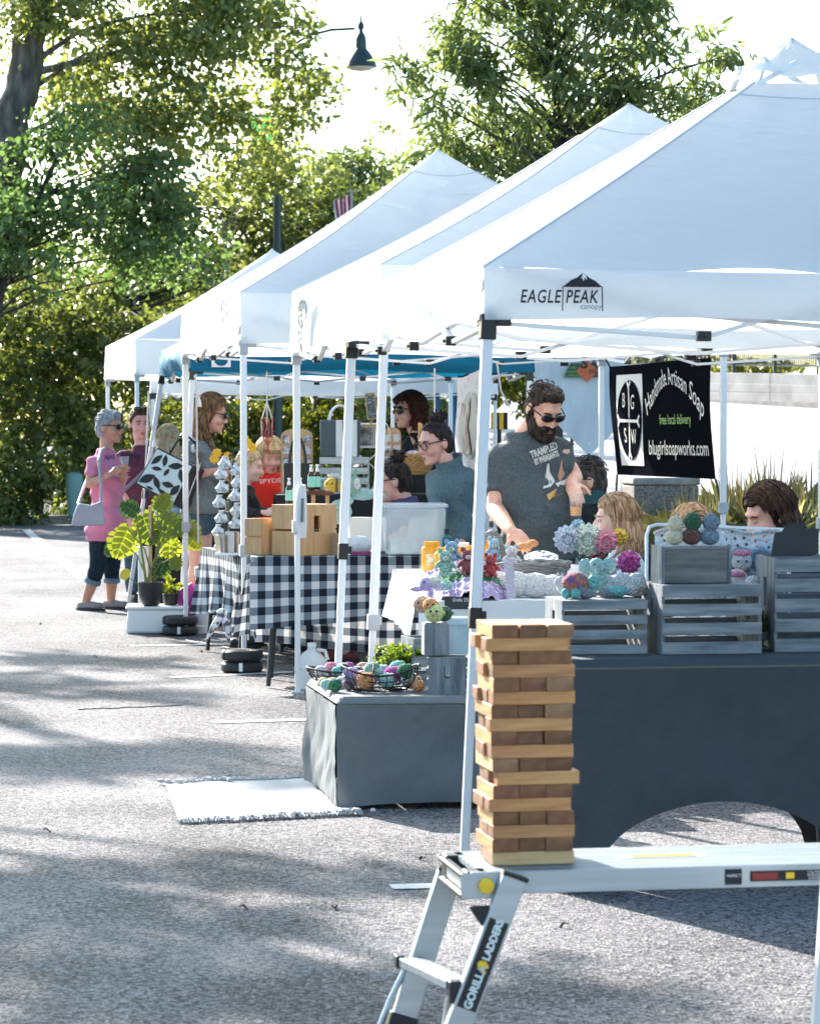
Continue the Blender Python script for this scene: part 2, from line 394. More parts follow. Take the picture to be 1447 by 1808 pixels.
# ================================================================ FOLIAGE
def leaves(cl, size, kind='broad', seed=1, droop=.3, aspect=.75, fold=.25, updir=.6, jit=.35):
    """cl: (centre, (rx, ry, rz), count). returns verts, faces, tint per face"""
    rg = np.random.default_rng(seed); VS = []; T = []
    for c, r, n in cl:
        n = max(1, int(n)); u = rg.normal(size=(n, 3)); u /= np.linalg.norm(u, axis=1)[:, None]
        rad = rg.random(n) ** .45; p = np.array(c) + u * rad[:, None] * np.array(r)
        out = u * [1, 1, .5]; nrm = out * .7 + rg.normal(size=(n, 3)) * .75 + np.array([0, 0, updir]); nrm /= np.linalg.norm(nrm, axis=1)[:, None]
        ax = out * .8 + rg.normal(size=(n, 3)) * .8 + np.array([0, 0, -droop]); ax -= nrm * (ax * nrm).sum(1)[:, None]; ax /= np.linalg.norm(ax, axis=1)[:, None] + 1e-9
        sd = np.cross(nrm, ax); s = size * (1 + jit * rg.normal(size=n)).clip(.45, 1.9)
        L_ = s[:, None]; W_ = (s * aspect / 2)[:, None]
        if kind == 'broad': prof = ((0, .0), (.28, .95), (.66, .72))
        else: prof = ((0, .0), (.3, 1.0), (.65, .7))
        base = p; tip = p + ax * L_ - nrm * L_ * .12
        l1 = p + ax * L_ * prof[1][0] + sd * W_ * prof[1][1] + nrm * W_ * fold; l2 = p + ax * L_ * prof[2][0] + sd * W_ * prof[2][1] + nrm * W_ * fold * .6
        r1 = p + ax * L_ * prof[1][0] - sd * W_ * prof[1][1] + nrm * W_ * fold; r2 = p + ax * L_ * prof[2][0] - sd * W_ * prof[2][1] + nrm * W_ * fold * .6
        VS.append(np.stack([base, l1, l2, tip, r2, r1], 1).reshape(-1, 3))
        ct = rg.normal() * .12; T.append((.5 + ct + rg.normal(size=n) * .22).clip(0, 1))
    return np.concatenate(VS), np.concatenate(T)
def leafmesh(name, vs, tint, mat, parent=None):
    n = len(vs) // 6; me = bpy.data.meshes.new(name); me.vertices.add(len(vs)); me.vertices.foreach_set('co', vs.astype('f').ravel())
    b = np.arange(n)[:, None] * 6; q = np.concatenate([b + [0, 3, 2, 1], b + [0, 5, 4, 3]], 1).reshape(-1)
    me.loops.add(len(q)); me.loops.foreach_set('vertex_index', q.astype('i')); me.polygons.add(2 * n)
    me.polygons.foreach_set('loop_start', np.arange(2 * n, dtype='i') * 4); me.polygons.foreach_set('loop_total', np.full(2 * n, 4, 'i'))
    at = me.attributes.new('tint', 'FLOAT', 'FACE'); at.data.foreach_set('value', np.repeat(tint, 2).astype('f'))
    me.materials.append(mat); me.validate(); me.update()
    return finish(me, name, parent, False)
def clumps(ells, dens, seed, csize=(.35, .6), Zspread=1.0):
    """ells: (centre, radii) crown masses -> leafy clumps spread through them"""
    rg = random.Random(seed); out = []
    for c, r in ells:
        vol = r[0] * r[1] * r[2]; n = max(5, int(dens * vol ** .75))
        for _ in range(n):
            while 1:
                u = Vector((rg.uniform(-1, 1), rg.uniform(-1, 1), rg.uniform(-1, 1)))
                if .25 < u.length < 1: break
            p = Vector(c) + Vector((u.x * r[0], u.y * r[1], u.z * r[2])); k = rg.uniform(*csize)
            out.append((p, k))
    return out
BARK = M('bark_grey', (.07, .06, .052), .9, col2=(.19, .17, .15), scale=9, stretch=(1, 1, .22), bump=.9, bscale=26)
BARKD = M('bark_dark', (.03, .025, .022), .9, col2=(.07, .058, .05), scale=12, stretch=(1, 1, .25), bump=.8, bscale=30)
def limb(mb, p, q, r0, r1, rg, bow=.12, n=6):
    p = Vector(p); q = Vector(q); L_ = (q - p).length; o1 = Vector((rg.uniform(-1, 1), rg.uniform(-1, 1), rg.uniform(0, 1))) * bow * L_
    pts = [p.lerp(q, i / n) + o1 * math.sin(math.pi * i / n) + Vector((rg.uniform(-1, 1), rg.uniform(-1, 1), rg.uniform(-1, 1))) * .015 * L_ for i in range(n + 1)]
    mb.tube(pts, [r0 + (r1 - r0) * i / n for i in range(n + 1)], 7); return pts
def tree(name, label, cat, trunk, radii, ells, leaf, lsize, mat, dens, per, seed, bark=BARK, group=None, csize=(.35, .6), flat=.6, limbs=40, lkw={}):
    rg = random.Random(seed); base = Vector(trunk[0]); t = thing(name, label, cat, base[:], group=group)
    mb = MB(); pts = []; rr = []
    for i in range(len(trunk) - 1):
        for k in range(5):
            f = k / 5; pts.append(Vector(trunk[i]).lerp(Vector(trunk[i + 1]), f)); rr.append(radii[i] + (radii[i + 1] - radii[i]) * f)
    pts.append(Vector(trunk[-1])); rr.append(radii[-1])
    for i in range(1, len(pts) - 1): pts[i] = pts[i] + Vector((rg.uniform(-1, 1), rg.uniform(-1, 1), 0)) * rr[i] * .3
    mb.tube(pts, rr, 12)
    cl = clumps(ells, dens, seed, csize)
    for c, k in rg.sample(cl, min(limbs, len(cl))):
        j = min(range(len(pts)), key=lambda i: (pts[i] - c).length + abs(pts[i].z - (c.z - .8)) * .7 + (3 if i < len(pts) // 3 else 0))
        limb(mb, pts[j], c, min(rr[j] * .4, .012 + .012 * (c - pts[j]).length), .006, rg)
    mb.build('trunk', bark, t)
    vs, ti = leaves([(c, (k, k, k * flat), per * (k / csize[1]) ** 2) for c, k in cl], lsize, leaf, seed, **lkw)
    leafmesh('crown', vs, ti, mat, t); return t
def pe(px, py, rx, ry, Z, rd=None):
    rd = rd or min(.75, (rx + ry) / 2 * Z / F)               # crown mass from a pixel ellipse at a real depth
    s = F / Z; return (P(px, py, Z), (rx / s, rd or (rx + ry) / 2 / s, ry / s))
def gp(px, Z, z=.1): p = P(px, 745, Z); return Vector((p.x, Z, z))
LA = leafmat('cottonwood_leaf', (.10, .14, .04), (.36, .40, .16), .55, (1.35, 1.3, .75))
LG = leafmat('green_leaf', (.065, .115, .04), (.23, .30, .14), .5, (1.2, 1.4, .7))
LD = leafmat('dark_leaf', (.04, .06, .02), (.21, .25, .09), .5, (1.5, 1.45, .7))
LB = leafmat('bush_leaf', (.04, .07, .022), (.28, .32, .12), .5, (1.45, 1.4, .7))
LS = leafmat('ash_leaf', (.065, .10, .035), (.30, .36, .16), .5, (1.35, 1.35, .75))
if 1:
    Z = 42
    tree('cottonwood_tree', 'tall tree with thick grey leaning trunk and yellow green heart shaped leaves', 'tree',
         [gp(-120, Z), P(-60, 600, Z), P(0, 320, Z), P(38, 130, Z), P(66, 0, Z), P(110, -200, Z)], [.36, .34, .28, .24, .21, .1],
         [pe(200, 20, 260, 130, Z), pe(390, 100, 170, 130, Z), pe(505, 20, 45, 70, Z + .5), pe(310, 250, 190, 110, Z), pe(470, 300, 90, 50, Z + 1), pe(555, 140, 45, 22, Z + .4), pe(530, 200, 45, 30, Z + .4), pe(160, 190, 110, 60, Z + 1.6),
          pe(250, -160, 420, 150, Z)],
         'broad', .088, LA, 74, 118, 3, csize=(.22, .55), limbs=13)
    tree('young_maple_tree', 'lower tree with bright deep green leaves in front of the grey leaning trunk', 'tree',
         [gp(-70, Z - 1), P(-60, 720, Z - 1), P(20, 450, Z - 1), P(100, 280, Z - 1)], [.08, .07, .05, .03],
         [pe(150, 320, 190, 130, Z - 1), pe(20, 430, 140, 110, Z - 1), pe(270, 430, 120, 90, Z - .5),],
         'broad', .088, LG, 60, 105, 4, BARKD, csize=(.22, .55), limbs=40)
    Z = 46
    tree('locust_tree', 'dark slim trunked tree curving up behind the farthest white tent', 'tree',
         [gp(180, Z), P(185, 640, Z), P(200, 520, Z), P(240, 440, Z), P(300, 380, Z), P(400, 300, Z)], [.11, .09, .085, .08, .05, .02],
         [pe(440, 420, 200, 110, Z), pe(600, 330, 80, 60, Z), pe(560, 440, 120, 70, Z), pe(330, 520, 150, 80, Z + 1), pe(120, 560, 140, 80, Z - 2), pe(210, 610, 130, 70, Z - 2), pe(10, 640, 120, 100, Z - 2)],
         'broad', .095, LD, 56, 85, 5, BARKD, csize=(.2, .45), limbs=60)
    tree('leaning_ash_tree', 'small tree with drooping feathery leaves behind the flag and the middle tents', 'tree',
         [gp(560, 48), P(565, 640, 48), P(580, 420, 48), P(610, 330, 48)], [.1, .09, .06, .03],
         [pe(590, 320, 80, 60, 48), pe(640, 300, 60, 45, 48), pe(560, 400, 80, 70, 48), pe(660, 370, 70, 70, 48)],
         'lance', .16, LS, 50, 80, 6, BARKD, csize=(.2, .4), limbs=40, lkw=dict(aspect=.3, droop=.7))
    Z = 30.5
    tree('street_ash_tree', 'street tree with slim dark trunk beside the blank diamond signs and drooping narrow leaves', 'tree',
         [gp(987, Z, 0), P(986, 700, Z), P(985, 500, Z), P(990, 300, Z), P(980, 150, Z), P(960, 0, Z)], [.062, .054, .05, .045, .035, .02],
         [pe(870, 210, 130, 90, Z), pe(800, 270, 90, 55, Z + .4), pe(890, 60, 130, 100, Z), pe(740, 130, 40, 40, Z), pe(820, 110, 60, 60, Z), pe(1040, 110, 120, 120, Z), pe(1130, 190, 100, 70, Z), pe(1110, 40, 90, 90, Z),
          pe(1235, 95, 55, 60, Z), pe(1215, 180, 60, 50, Z), pe(960, -60, 220, 80, Z), pe(960, 250, 120, 70, Z + .6), pe(860, 320, 50, 40, Z)],
         'lance', .135, LS, 118, 60, 7, BARKD, csize=(.13, .27), limbs=90, lkw=dict(aspect=.24, droop=1.0, updir=.3))
    # shrubs along the bed, each its own plant
    sh = [(-40, 760, 130, 160, 43.6, 0), (70, 760, 90, 140, 43.9, 0), (60, 620, 150, 110, 45.4, 1), (160, 790, 50, 100, 44.6, 0), (215, 730, 90, 150, 45.4, 0), (300, 740, 80, 110, 46.2, 1), (390, 760, 70, 90, 45.6, 0),
          (450, 720, 70, 80, 46.4, 1), (520, 740, 75, 100, 45.8, 1), (590, 710, 70, 80, 46.8, 1), (650, 740, 60, 95, 46.0, 0), (705, 700, 50, 80, 47.0, 0), (755, 750, 45, 90, 46.4, 0)]
    sl_ = ['dark green shrub at the kerb, the one reaching the photo edge', 'broad dark green shrub behind the bare asphalt, next to the edge shrub', 'tall shrub with sunlit tips rising behind the two edge shrubs',
           'narrow dark shrub right behind the green utility box', 'dark green shrub behind the two women by the tent leg', 'sunlit shrub behind the blonde head between tent legs', 'green shrub behind the young woman in sunglasses',
           'yellow green shrub above the fair haired child in red', 'yellow green sunlit shrub behind the earring boards', 'bright bushy shrub behind the striped bag', 'darker shrub with broad leaves behind the easel sign',
           'large leaved dark shrub behind the woman in the black cardigan', 'green shrub beside the blue steel frame']
    for i, (px, py, rx, ry, Z, lt) in enumerate(sh):
        lab = sl_[i]; b = gp(px, Z)
        tree('shrub', lab, 'shrub', [b, b + Vector((0, 0, .5)), P(px, py, Z)], [.06, .05, .02], [pe(px, py, rx, ry, Z, .6), pe(px - rx * .3, min(880, py + ry * .8), rx * .9, 60, Z - .2, .5)], 'broad', .085 if i < 11 else .12, (LB, leafmat('sunny_bush_leaf', (.045, .08, .012), (.17, .18, .035), .5))[lt], 62, 105, 20 + i, BARKD, csize=(.16, .34), limbs=16,
             group='shrubs along the back kerb')
    for i, (px, py, rx, ry, Z, lab) in enumerate(((925, 660, 60, 70, 60, 'yellow green bush beside the blank diamond sign across the road'), (1180, 640, 90, 40, 92, 'low green bush behind the fence just above the black banner'), (1330, 650, 90, 22, 90, 'low ivy along the foot of the picket fence'))):
        b = P(px, py + ry, Z)
        tree('bush', lab, 'bush', [b, b + Vector((0, 0, .2)), P(px, py, Z)], [.05, .04, .02], [pe(px, py, rx, ry, Z)], 'broad', .13, leafmat('sunny_bush_leaf', (0, 0, 0), (0, 0, 0)), 40, 90, 60 + i, BARKD, csize=(.2, .4), limbs=8)
    # far woodland that reads as one mass
    rg = np.random.default_rng(11); cl = []
    for i in range(300):
        px = rg.uniform(-150, 780); py = rg.uniform(430, 800); Z = rg.uniform(54, 66)
        cl.append((P(px, py, Z), (.75, .75, .55), 42))
    vs, ti = leaves(cl, .2, 'broad', 12); o = leafmesh('woodland', vs, ti, LD); _tag(o, 'dense far woodland behind the shrubs and trees', 'woodland', kind='stuff')
    # bare branches
    mb = MB(); rg = random.Random(5)
    def twig(p, d, L_, r, n):
        q = p + d * L_; limb(mb, p, q, r, r * .55, rg, .1, 4)
        if n:
            for _ in range(3):
                e = (d + Vector((rg.uniform(-1, 1), rg.uniform(-.5, .5), rg.uniform(-.4, .7))) * .75).normalized(); twig(p.lerp(q, rg.uniform(.45, 1)), e, L_ * rg.uniform(.5, .75), r * .55, n - 1)
    z0 = 44.5; b = gp(330, z0); mb.tube([b, P(345, 640, z0), P(390, 500, z0)], [.045, .04, .03], 7)
    for e in ((390, 500, .2, .9), (385, 520, -.5, .5), (370, 560, .8, .5), (390, 500, .8, .25), (380, 530, -.2, .8)): twig(P(e[0], e[1], z0), Vector((e[2], 0, e[3])).normalized(), .75, .018, 3)
    t = thing('bare_sapling', 'leafless grey sapling with twisting pale twigs among the green trees', 'sapling', b[:]); mb.build('branches', M('grey_twig', (.22, .20, .18), .9), t)
    for i, px in enumerate((640, 668, 705)):
        mb = MB(); z0 = 50; b = gp(px, z0); top = P(px + 10, 330, z0); mb.tube([b, P(px + 4, 520, z0), top], [.03, .025, .018], 6)
        for k in range(6): twig(b.lerp(top, .6 + .08 * k), Vector((rg.uniform(-.6, .6), 0, 1)).normalized(), .6, .01, 2)
        t = thing('thin_sapling', ('thin sapling with bare twigs against the sky just beside the lamp tree', 'thin middle sapling with bare twigs above the tent peak', 'thin sapling with bare twigs touching the big street tree')[i], 'sapling', b[:]); mb.build('branches', M('brown_twig', (.08, .06, .05), .9), t)
        vs, ti = leaves([(P(px + rg.uniform(-40, 40), rg.uniform(210, 330), z0), (.2, .2, .15), 9) for _ in range(9)], .09, 'broad', 70 + i); leafmesh('leaves', vs, ti, LA, t)
    # grass at the kerb
    mb = MB()
    for i in range(900):
        b = k0.lerp(k1, rg.uniform(-.1, 1)) + s * rg.uniform(.1, .9) + Vector((0, 0, .1)); h_ = rg.uniform(.08, .32); o_ = Vector((rg.uniform(-.1, .1), rg.uniform(-.1, .1), h_)); wv = Vector((.008, 0, 0))
        mb.add([b - wv, b + wv, b + o_], [(0, 1, 2)])
    o = struct(mb, 'kerb_grass', M('kerb_grass', (.03, .06, .012), .7, trans=.3), 'stuff', 'short dark grass along the kerb', smooth=False)
# trees on the left whose shade falls on the asphalt
def shade(label, blobs, t, trunk, seed, per=150, size=.16, dn=5.4):
    cl = []
    for px, py, rx, ry in blobs:
        c = G(px, py); s_ = F / c.y; rz_ = abs(gz(py - ry) - gz(py + ry)) / 2; n = max(3, int(dn * (rx / s_) * rz_ / .12))
        for _ in range(min(n, 110)):
            a = rnd.uniform(0, 6.28); r_ = math.sqrt(rnd.random()); tt = t + rnd.uniform(-2.2, 2.2)
            cl.append((c + Vector((math.cos(a) * r_ * rx / s_, math.sin(a) * r_ * rz_, 0)) + SUN * tt, (.30, .34, .2), per / 6))
    root = thing('shade_tree', label, 'tree', trunk); mb = MB(); rg = random.Random(seed); cen = sum((c[0] for c in cl), Vector()) / len(cl)
    b = Vector(trunk); tp = Vector((trunk[0] * .5 + cen.x * .5, trunk[1] * .5 + cen.y * .5, cen.z * .7)); mb.tube([b, b.lerp(tp, .5) + Vector((.2, 0, .4)), tp], [.25, .2, .12], 10)
    for c in rg.sample(cl, min(14, len(cl))): limb(mb, tp, c[0], .06, .015, rg)
    mb.build('trunk', BARK, root); vs, ti = leaves(cl, size, 'broad', seed); leafmesh('crown', vs, ti, leafmat('shade_leaf', (.02, .04, .01), (.05, .08, .02), .04), root)
shade('tall spreading tree standing beyond the bare asphalt, its shade falling across the foreground', [(60, 1345, 200, 34), (330, 1345, 220, 24), (500, 1375, 90, 18), (80, 1168, 200, 9), (60, 1222, 130, 14), (330, 1228, 130, 6)], 17, (-8.2, 26, 0), 81, dn=3.8)
shade('second spreading tree close to the market, its shade covering the nearest asphalt', [(90, 1600, 190, 56), (500, 1545, 170, 20), (660, 1565, 80, 12), (170, 1735, 300, 80), (600, 1775, 330, 55), (950, 1780, 240, 42), (330, 1640, 110, 22)], 15, (-7.6, 19, 0), 82, dn=5.0)
# ================================================================ BACKGROUND OBJECTS
GRN = M('lamp_green', (.04, .062, .062), .4, .2)
Z = 45; t = thing('street_lamp', 'dark green street lamp with bell shade on a curved arm', 'street lamp', gp(490, Z, 0)[:])
m = MB(); b = gp(490, Z, 0); m.lathe([(.16, 0), (.16, .5), (.1, .7), (.075, 1), (.055, H(75, Z))], b, 14); m.build('pole', GRN, t)
m = MB(); m.tube([P(490, 105, Z), P(515, 80, Z), P(545, 62, Z), P(585, 52, Z), P(626, 50, Z)], .022, 8)
m.tube([P(490, 160, Z), P(520, 100, Z), P(560, 60, Z)], .014, 8); m.build('arm', GRN, t)
c = P(637, 118, Z); k = 1.08 / (F / Z)
sh_ = MB().lathe([(.1 * 0 + 27 * k, 0), (26 * k, 2 * k), (24 * k, 8 * k), (19 * k, 18 * k), (13 * k, 26 * k), (9.5 * k, 30 * k), (9 * k, 45 * k), (7 * k, 52 * k), (4 * k, 56 * k), (3 * k, 60 * k), (5.5 * k, 64 * k), (5 * k, 70 * k), (2.2 * k, 74 * k), (1.2 * k, 82 * k), (.2 * k, 90 * k)], c, 20).build('lamp_shade', GRN, t)
MB().lathe([(25 * k, -.5 * k), (16 * k, -5 * k), (1 * k, -7 * k)], c, 20).build('glass', M('lamp_glass', (.7, .66, .62), .2), sh_)
BNR = M('green_banner', (.10, .42, .12), .6, trans=.35)
t2 = thing('lamp_banner', 'bright green banner hanging on the lamp pole among leaves', 'banner', P(462, 250, Z)[:])
m = MB(); m.grid(8, 8, lambda a, bb: P(440 + 42 * a, 205 + 46 * bb, Z) + Vector((0, .03 * math.sin(a * 5), 0))); m.build('banner', BNR, t2)
for py in (204, 251):
    m = MB(); m.tube([P(438, py, Z), P(490, py, Z)], .012, 6); m.build('rod', GRN, t2)
# flag
m = MB(); t = thing('flag', 'red and white striped flag hanging limp above the tent roof', 'flag', gp(620, 39, 0)[:])
m.tube([gp(620, 39, 0), P(620, 335, 39)], .018, 7); m.build('flagpole', M('flagpole', (.3, .3, .3), .4, .5), t)
def stripes(name, c1, c2, n, axis='U'):
    mt = bpy.data.materials.new(name); mt.use_nodes = True; N = mt.node_tree.nodes; L = mt.node_tree.links; bb = N['Principled BSDF']; bb.inputs['Roughness'].default_value = .8
    uv = N.new('ShaderNodeUVMap'); sp = N.new('ShaderNodeSeparateXYZ'); L.new(uv.outputs[0], sp.inputs[0])
    a = N.new('ShaderNodeMath'); a.operation = 'MULTIPLY'; a.inputs[1].default_value = n; L.new(sp.outputs[0 if axis == 'U' else 1], a.inputs[0])
    f_ = N.new('ShaderNodeMath'); f_.operation = 'FRACT'; L.new(a.outputs[0], f_.inputs[0]); g_ = N.new('ShaderNodeMath'); g_.operation = 'GREATER_THAN'; g_.inputs[1].default_value = .5; L.new(f_.outputs[0], g_.inputs[0])
    mx = N.new('ShaderNodeMix'); mx.data_type = 'RGBA'; mx.inputs[6].default_value = rgb(c1); mx.inputs[7].default_value = rgb(c2); L.new(g_.outputs[0], mx.inputs[0]); L.new(mx.outputs[2], bb.inputs['Base Color']); return mt
m = MB(); m.grid(14, 10, lambda a, bb: P(618 - 30 * a * (1 - .2 * bb), 345 + 48 * bb + 10 * a, 39) + Vector((0, .06 * math.sin(a * 16 + bb * 2), .02 * math.sin(a * 9))))
m.build('flag_cloth', stripes('flag_stripes', (.55, .02, .04), (.8, .8, .8), 4), t)
# green utility box by the kerb
Z = 43.5; t = thing('utility_box', 'pale green rounded utility box by the kerb behind the woman in pink', 'utility box', gp(131, Z, .1)[:])
m = MB(); c = gp(131, Z, .1); m.lathe([(.10, 0), (.10, .2), (.125, .33), (.132, .5), (.125, .6), (.10, .65), (.03, .68)], c, 18); m.build('body', M('pale_green', (.22, .36, .32), .5), t)
m = MB(); m.lathe([(.12, 0), (.12, .04)], c, 18); m.build('base', M('pale_green_dark', (.1, .16, .15), .6), t)
# diamond construction signs seen from behind
ALU = M('sign_back', (.66, .68, .69), .55, .05, col2=(.52, .55, .56), scale=5, stretch=(1, 1, .3), bump=.05)
def diamond(px, py, half, Z, label, stick=False, tilt=0):
    c = P(px, py, Z); h_ = half / (F / Z); t = thing('road_sign', label, 'sign', gp(px, Z, 0)[:]); m = MB(); n = 5; poly = []
    for q in range(4):
        a = q * math.pi / 2
        for i in range(n):
            b_ = a - .5 + i * 1.0 / (n - 1); rr = .1 * h_
            poly.append((math.cos(a) * (h_ - rr * 1.4) + math.cos(b_ * 1) * rr, math.sin(a) * (h_ - rr * 1.4) + math.sin(b_) * rr))
    ux = Vector((math.cos(tilt), math.sin(tilt), 0)); m.prism(poly, c, ux, Vector((0, 0, 1)), .004); m.build('plate', ALU, t, smooth=False)
    m = MB()
    for a in (-1, 1): m.bar(gp(px, Z, 0) + Vector((.35 * a, .1, .02)), gp(px, Z, .25) + Vector((0, .08, 0)), .03, .03)
    m.bar(gp(px, Z, .2) + Vector((0, .08, 0)), c + Vector((0, .08, h_ * .5)), .035, .035); m.build('stand', FM, t)
    for a in (-.8, .8): m = MB(); m.lathe([(.012, 0), (.012, .006)], c + Vector((0, -.004, a * h_)), 8, R3(math.pi / 2)); m.build('bolt_hole', M('white', (.8, .8, .8), .4), t)
    return t, c, ux, h_
diamond(1010, 640, 92, 31.5, 'blank grey diamond sign back half hidden behind the slim trunk'); t, c, ux, h_ = diamond(1040, 690, 116, 29.5, 'blank grey diamond sign back with the orange sticker', True)
s_ = F / 29.4; off = Vector((0, -.012, 0)); UZ = Vector((0, 0, 1))
st = P(1026, 654, 29.45)
m = MB(); m.prism([(-32 / s_, -12 / s_), (32 / s_, -12 / s_), (32 / s_, 13 / s_), (-20 / s_, 13 / s_)], st + off * .5, ux, UZ, .002); gl = m.build('sticker', M('sticker_green', (.02, .07, .03), .4), t, smooth=False)
m = MB(); q = 20 / s_; m.prism([(0, -q), (q, 0), (0, q), (-q, 0)], P(1036, 655, 29.45) + off * 1.0, ux, UZ, .002); m.build('sticker', M('sticker_orange', (.62, .12, .03), .4), t, smooth=False)
BLK = M('black', (.012, .012, .013), .5); WHT = M('white', (.8, .8, .8), .5)
c1 = P(1036, 650, 29.45) + off * 1.4; lettering('S', t, BLK, lambda x, y: c1 + ux * (x - .03) + UZ * y, .16, bold=.004); lettering('AFE', t, BLK, lambda x, y: c1 + ux * (x + .1) + UZ * (y + .03), .075, bold=.002); lettering('SIGNS', t, BLK, lambda x, y: c1 + ux * (x + .09) + UZ * (y - .05), .055, bold=.001)
for i, wd in enumerate(('Traffic', 'Control', '952-469-6700')): c2 = P(1009, 651 + 7 * i, 29.45) + off * 1.0; lettering(wd, t, M('lime', (.25, .5, .1), .5), lambda x, y: c2 + ux * x + UZ * y, .034)
# black and yellow barrier, blue frame
t = thing('road_barrier', 'small black and yellow striped barrier board by the road', 'barrier', gp(880, 36, .1)[:])
m = MB(); m.grid(2, 2, lambda a, b_: P(866 + 30 * a, 728 + 30 * b_, 36)); m.build('board', stripes('hazard', (.75, .45, .02), (.01, .01, .01), 2), t); m = MB(); m.bar(gp(881, 36.1, 0), P(881, 728, 36.1), .05, .05); m.build('post', BLK, t)
BLU = M('blue_steel', (.02, .10, .22), .45)
t = thing('steel_frame', 'blue steel frame of posts and beams behind the cat banner', 'frame', gp(780, 33, 0)[:])
for px, wd in ((797, .07), (772, .05), (806, .04)):
    m = MB(); m.bar(gp(px, 33, 0), P(px, 630, 33), wd, wd); m.build('post', BLU, t)
for px0, px1, py in ((750, 792, 681), (772, 806, 745), (772, 806, 650)):
    m = MB(); m.bar(P(px0, py, 33), P(px1, py, 33), .05, .09 if py == 681 else .04); m.build('beam', BLU, t)
# concrete planter block and tufts of ornamental grass
t = thing('planter_block', 'grey speckled concrete planter block under the black banner', 'planter', gp(1165, 24, 0)[:])
m = MB(); m.box(gp(1165, 24, .5), (.5, .5, 1.0), R3(0, 0, .12), taper=1.05); m.build('body', M('pebble_concrete', (.10, .095, .09), .9, col2=(.30, .28, .26), scale=70, detail=2, bump=.6, bscale=90), t, bevel=.02)
m = MB(); m.box(gp(1165, 24, 1.03), (.54, .54, .06), R3(0, 0, .12)); m.build('rim', CONC, t, bevel=.015)
GR = leafmat('grass_blade', (.24, .27, .12), (.58, .55, .32), .4, (1.3, 1.2, .8)); GR2 = leafmat('seed_blade', (.05, .045, .04), (.12, .10, .06), .2)
def tuft(b, n, h_, seed, label, sp=.3):
    rg = np.random.default_rng(seed); t = thing('ornamental_grass', label, 'grass', b[:], group='tufts of ornamental grass'); V_ = []; T = []
    for i in range(n):
        a = rg.uniform(0, 6.28); ln = h_ * rg.uniform(.6, 1.15); lean = rg.uniform(.05, .75); dirv = np.array([math.cos(a), math.sin(a), 0]); sd = np.array([-math.sin(a), math.cos(a), 0]) * .0022
        p0 = np.array(b) + dirv * rg.uniform(0, .06); pm = p0 + dirv * lean * ln * .35 + np.array([0, 0, ln * .62]); pt = p0 + dirv * lean * ln * .95 + np.array([0, 0, ln * (1.0 - .45 * lean)])
        p1 = (p0 + pm) / 2 + dirv * -.01; V_.append(np.stack([p0, p1 + sd, pm + sd, pt, pm - sd, p1 - sd])); T.append(rg.random())
    leafmesh('blades', np.concatenate(V_), np.array(T), GR, t)
    V_ = []
    for i in range(6):
        a = rg.uniform(0, 6.28); ln = h_ * rg.uniform(1.05, 1.35); dirv = np.array([math.cos(a), 0, 0]) * rg.uniform(.02, .3); sd = np.array([.005, 0, 0]); p0 = np.array(b, float); pt = p0 + dirv * ln + np.array([0, 0, ln]); q1 = p0 + (pt - p0) * .33; q2 = p0 + (pt - p0) * .7
        V_.append(np.stack([p0, q1 + sd * .4, q2 + sd * 1.3, pt, q2 - sd * 1.3, q1 - sd * .4]))
    leafmesh('seed_heads', np.concatenate(V_), np.full(6, .5), GR2, t)
tl = ['yellow green grass tuft beside the concrete planter, on its sunny side', 'pale grass tuft behind the fair haired child', 'tall grass tuft behind the granny square blanket', 'grass tuft just past the near banner leg', 'pale grass tuft behind the brunette', 'grass tuft with dark seed stalks above the brunette', 'grass tuft at the photo edge behind the black stand', 'thin grass tuft left of the planter under the banner corner', 'back row grass tuft by the banner leg', 'back row grass tuft against the pale road', 'back row dark stalked grass tuft at the photo edge', 'grass tuft hugging the foot of the planter']
for i, (px, Z, h_) in enumerate(((1225, 23.2, .42), (1262, 22.6, .45), (1295, 23.4, .46), (1330, 22.8, .42), (1372, 22.4, .48), (1400, 23.3, .44), (1436, 22.6, .46), (1100, 23.6, .40), (1310, 25.2, .5), (1365, 25.6, .5), (1430, 25.3, .5), (1205, 23.0, .36))):
    tuft(gp(px, Z, .12 if Z > 25 else .1), 420, h_ * 1.9, 90 + i, tl[i])
m = MB(); m.box((4.0, 24.2, .04), (6, 4.2, .1)); struct(m, 'grass_bed', SOIL, smooth=False)
m = MB(); m.bar((1.0, 26.4, .07), (7, 26.4, .07), .16, .16); m.bar((1.0, 22.0, .07), (7, 22.0, .07), .16, .16); struct(m, 'bed_kerb', CONC, bevel=.02)
# ================================================================ TENTS
def fabric(name, col, trans=.3):
    m = M(name, col, .75, trans=trans); t = m.node_tree; N = t.nodes; L = t.links; b = N['Principled BSDF']; b.inputs['Specular IOR Level'].default_value = .25
    tc = N.new('ShaderNodeTexCoord'); mp = N.new('ShaderNodeMapping'); mp.inputs['Rotation'].default_value = (.4, .3, .7); mp.inputs['Scale'].default_value = (1, 2.2, 1.2)
    nz = N.new('ShaderNodeTexNoise'); nz.inputs['Scale'].default_value = 2.6; nz.inputs['Detail'].default_value = 5; nz.inputs['Distortion'].default_value = .8; L.new(tc.outputs['Object'], mp.inputs[0]); L.new(mp.outputs[0], nz.inputs[0])
    bp = N.new('ShaderNodeBump'); bp.inputs['Strength'].default_value = .55; bp.inputs['Distance'].default_value = .035; L.new(nz.outputs[0], bp.inputs['Height'])
    for n in N:
        if n.type in ('BSDF_PRINCIPLED', 'BSDF_TRANSLUCENT'): L.new(bp.outputs[0], n.inputs['Normal'])
    return m
WF = fabric('white_canopy', (.80, .83, .835), .50); TEAL = fabric('teal_canopy', (.008, .16, .27), .25); WF2 = fabric('white_canopy_thin', (.80, .83, .86), .4)
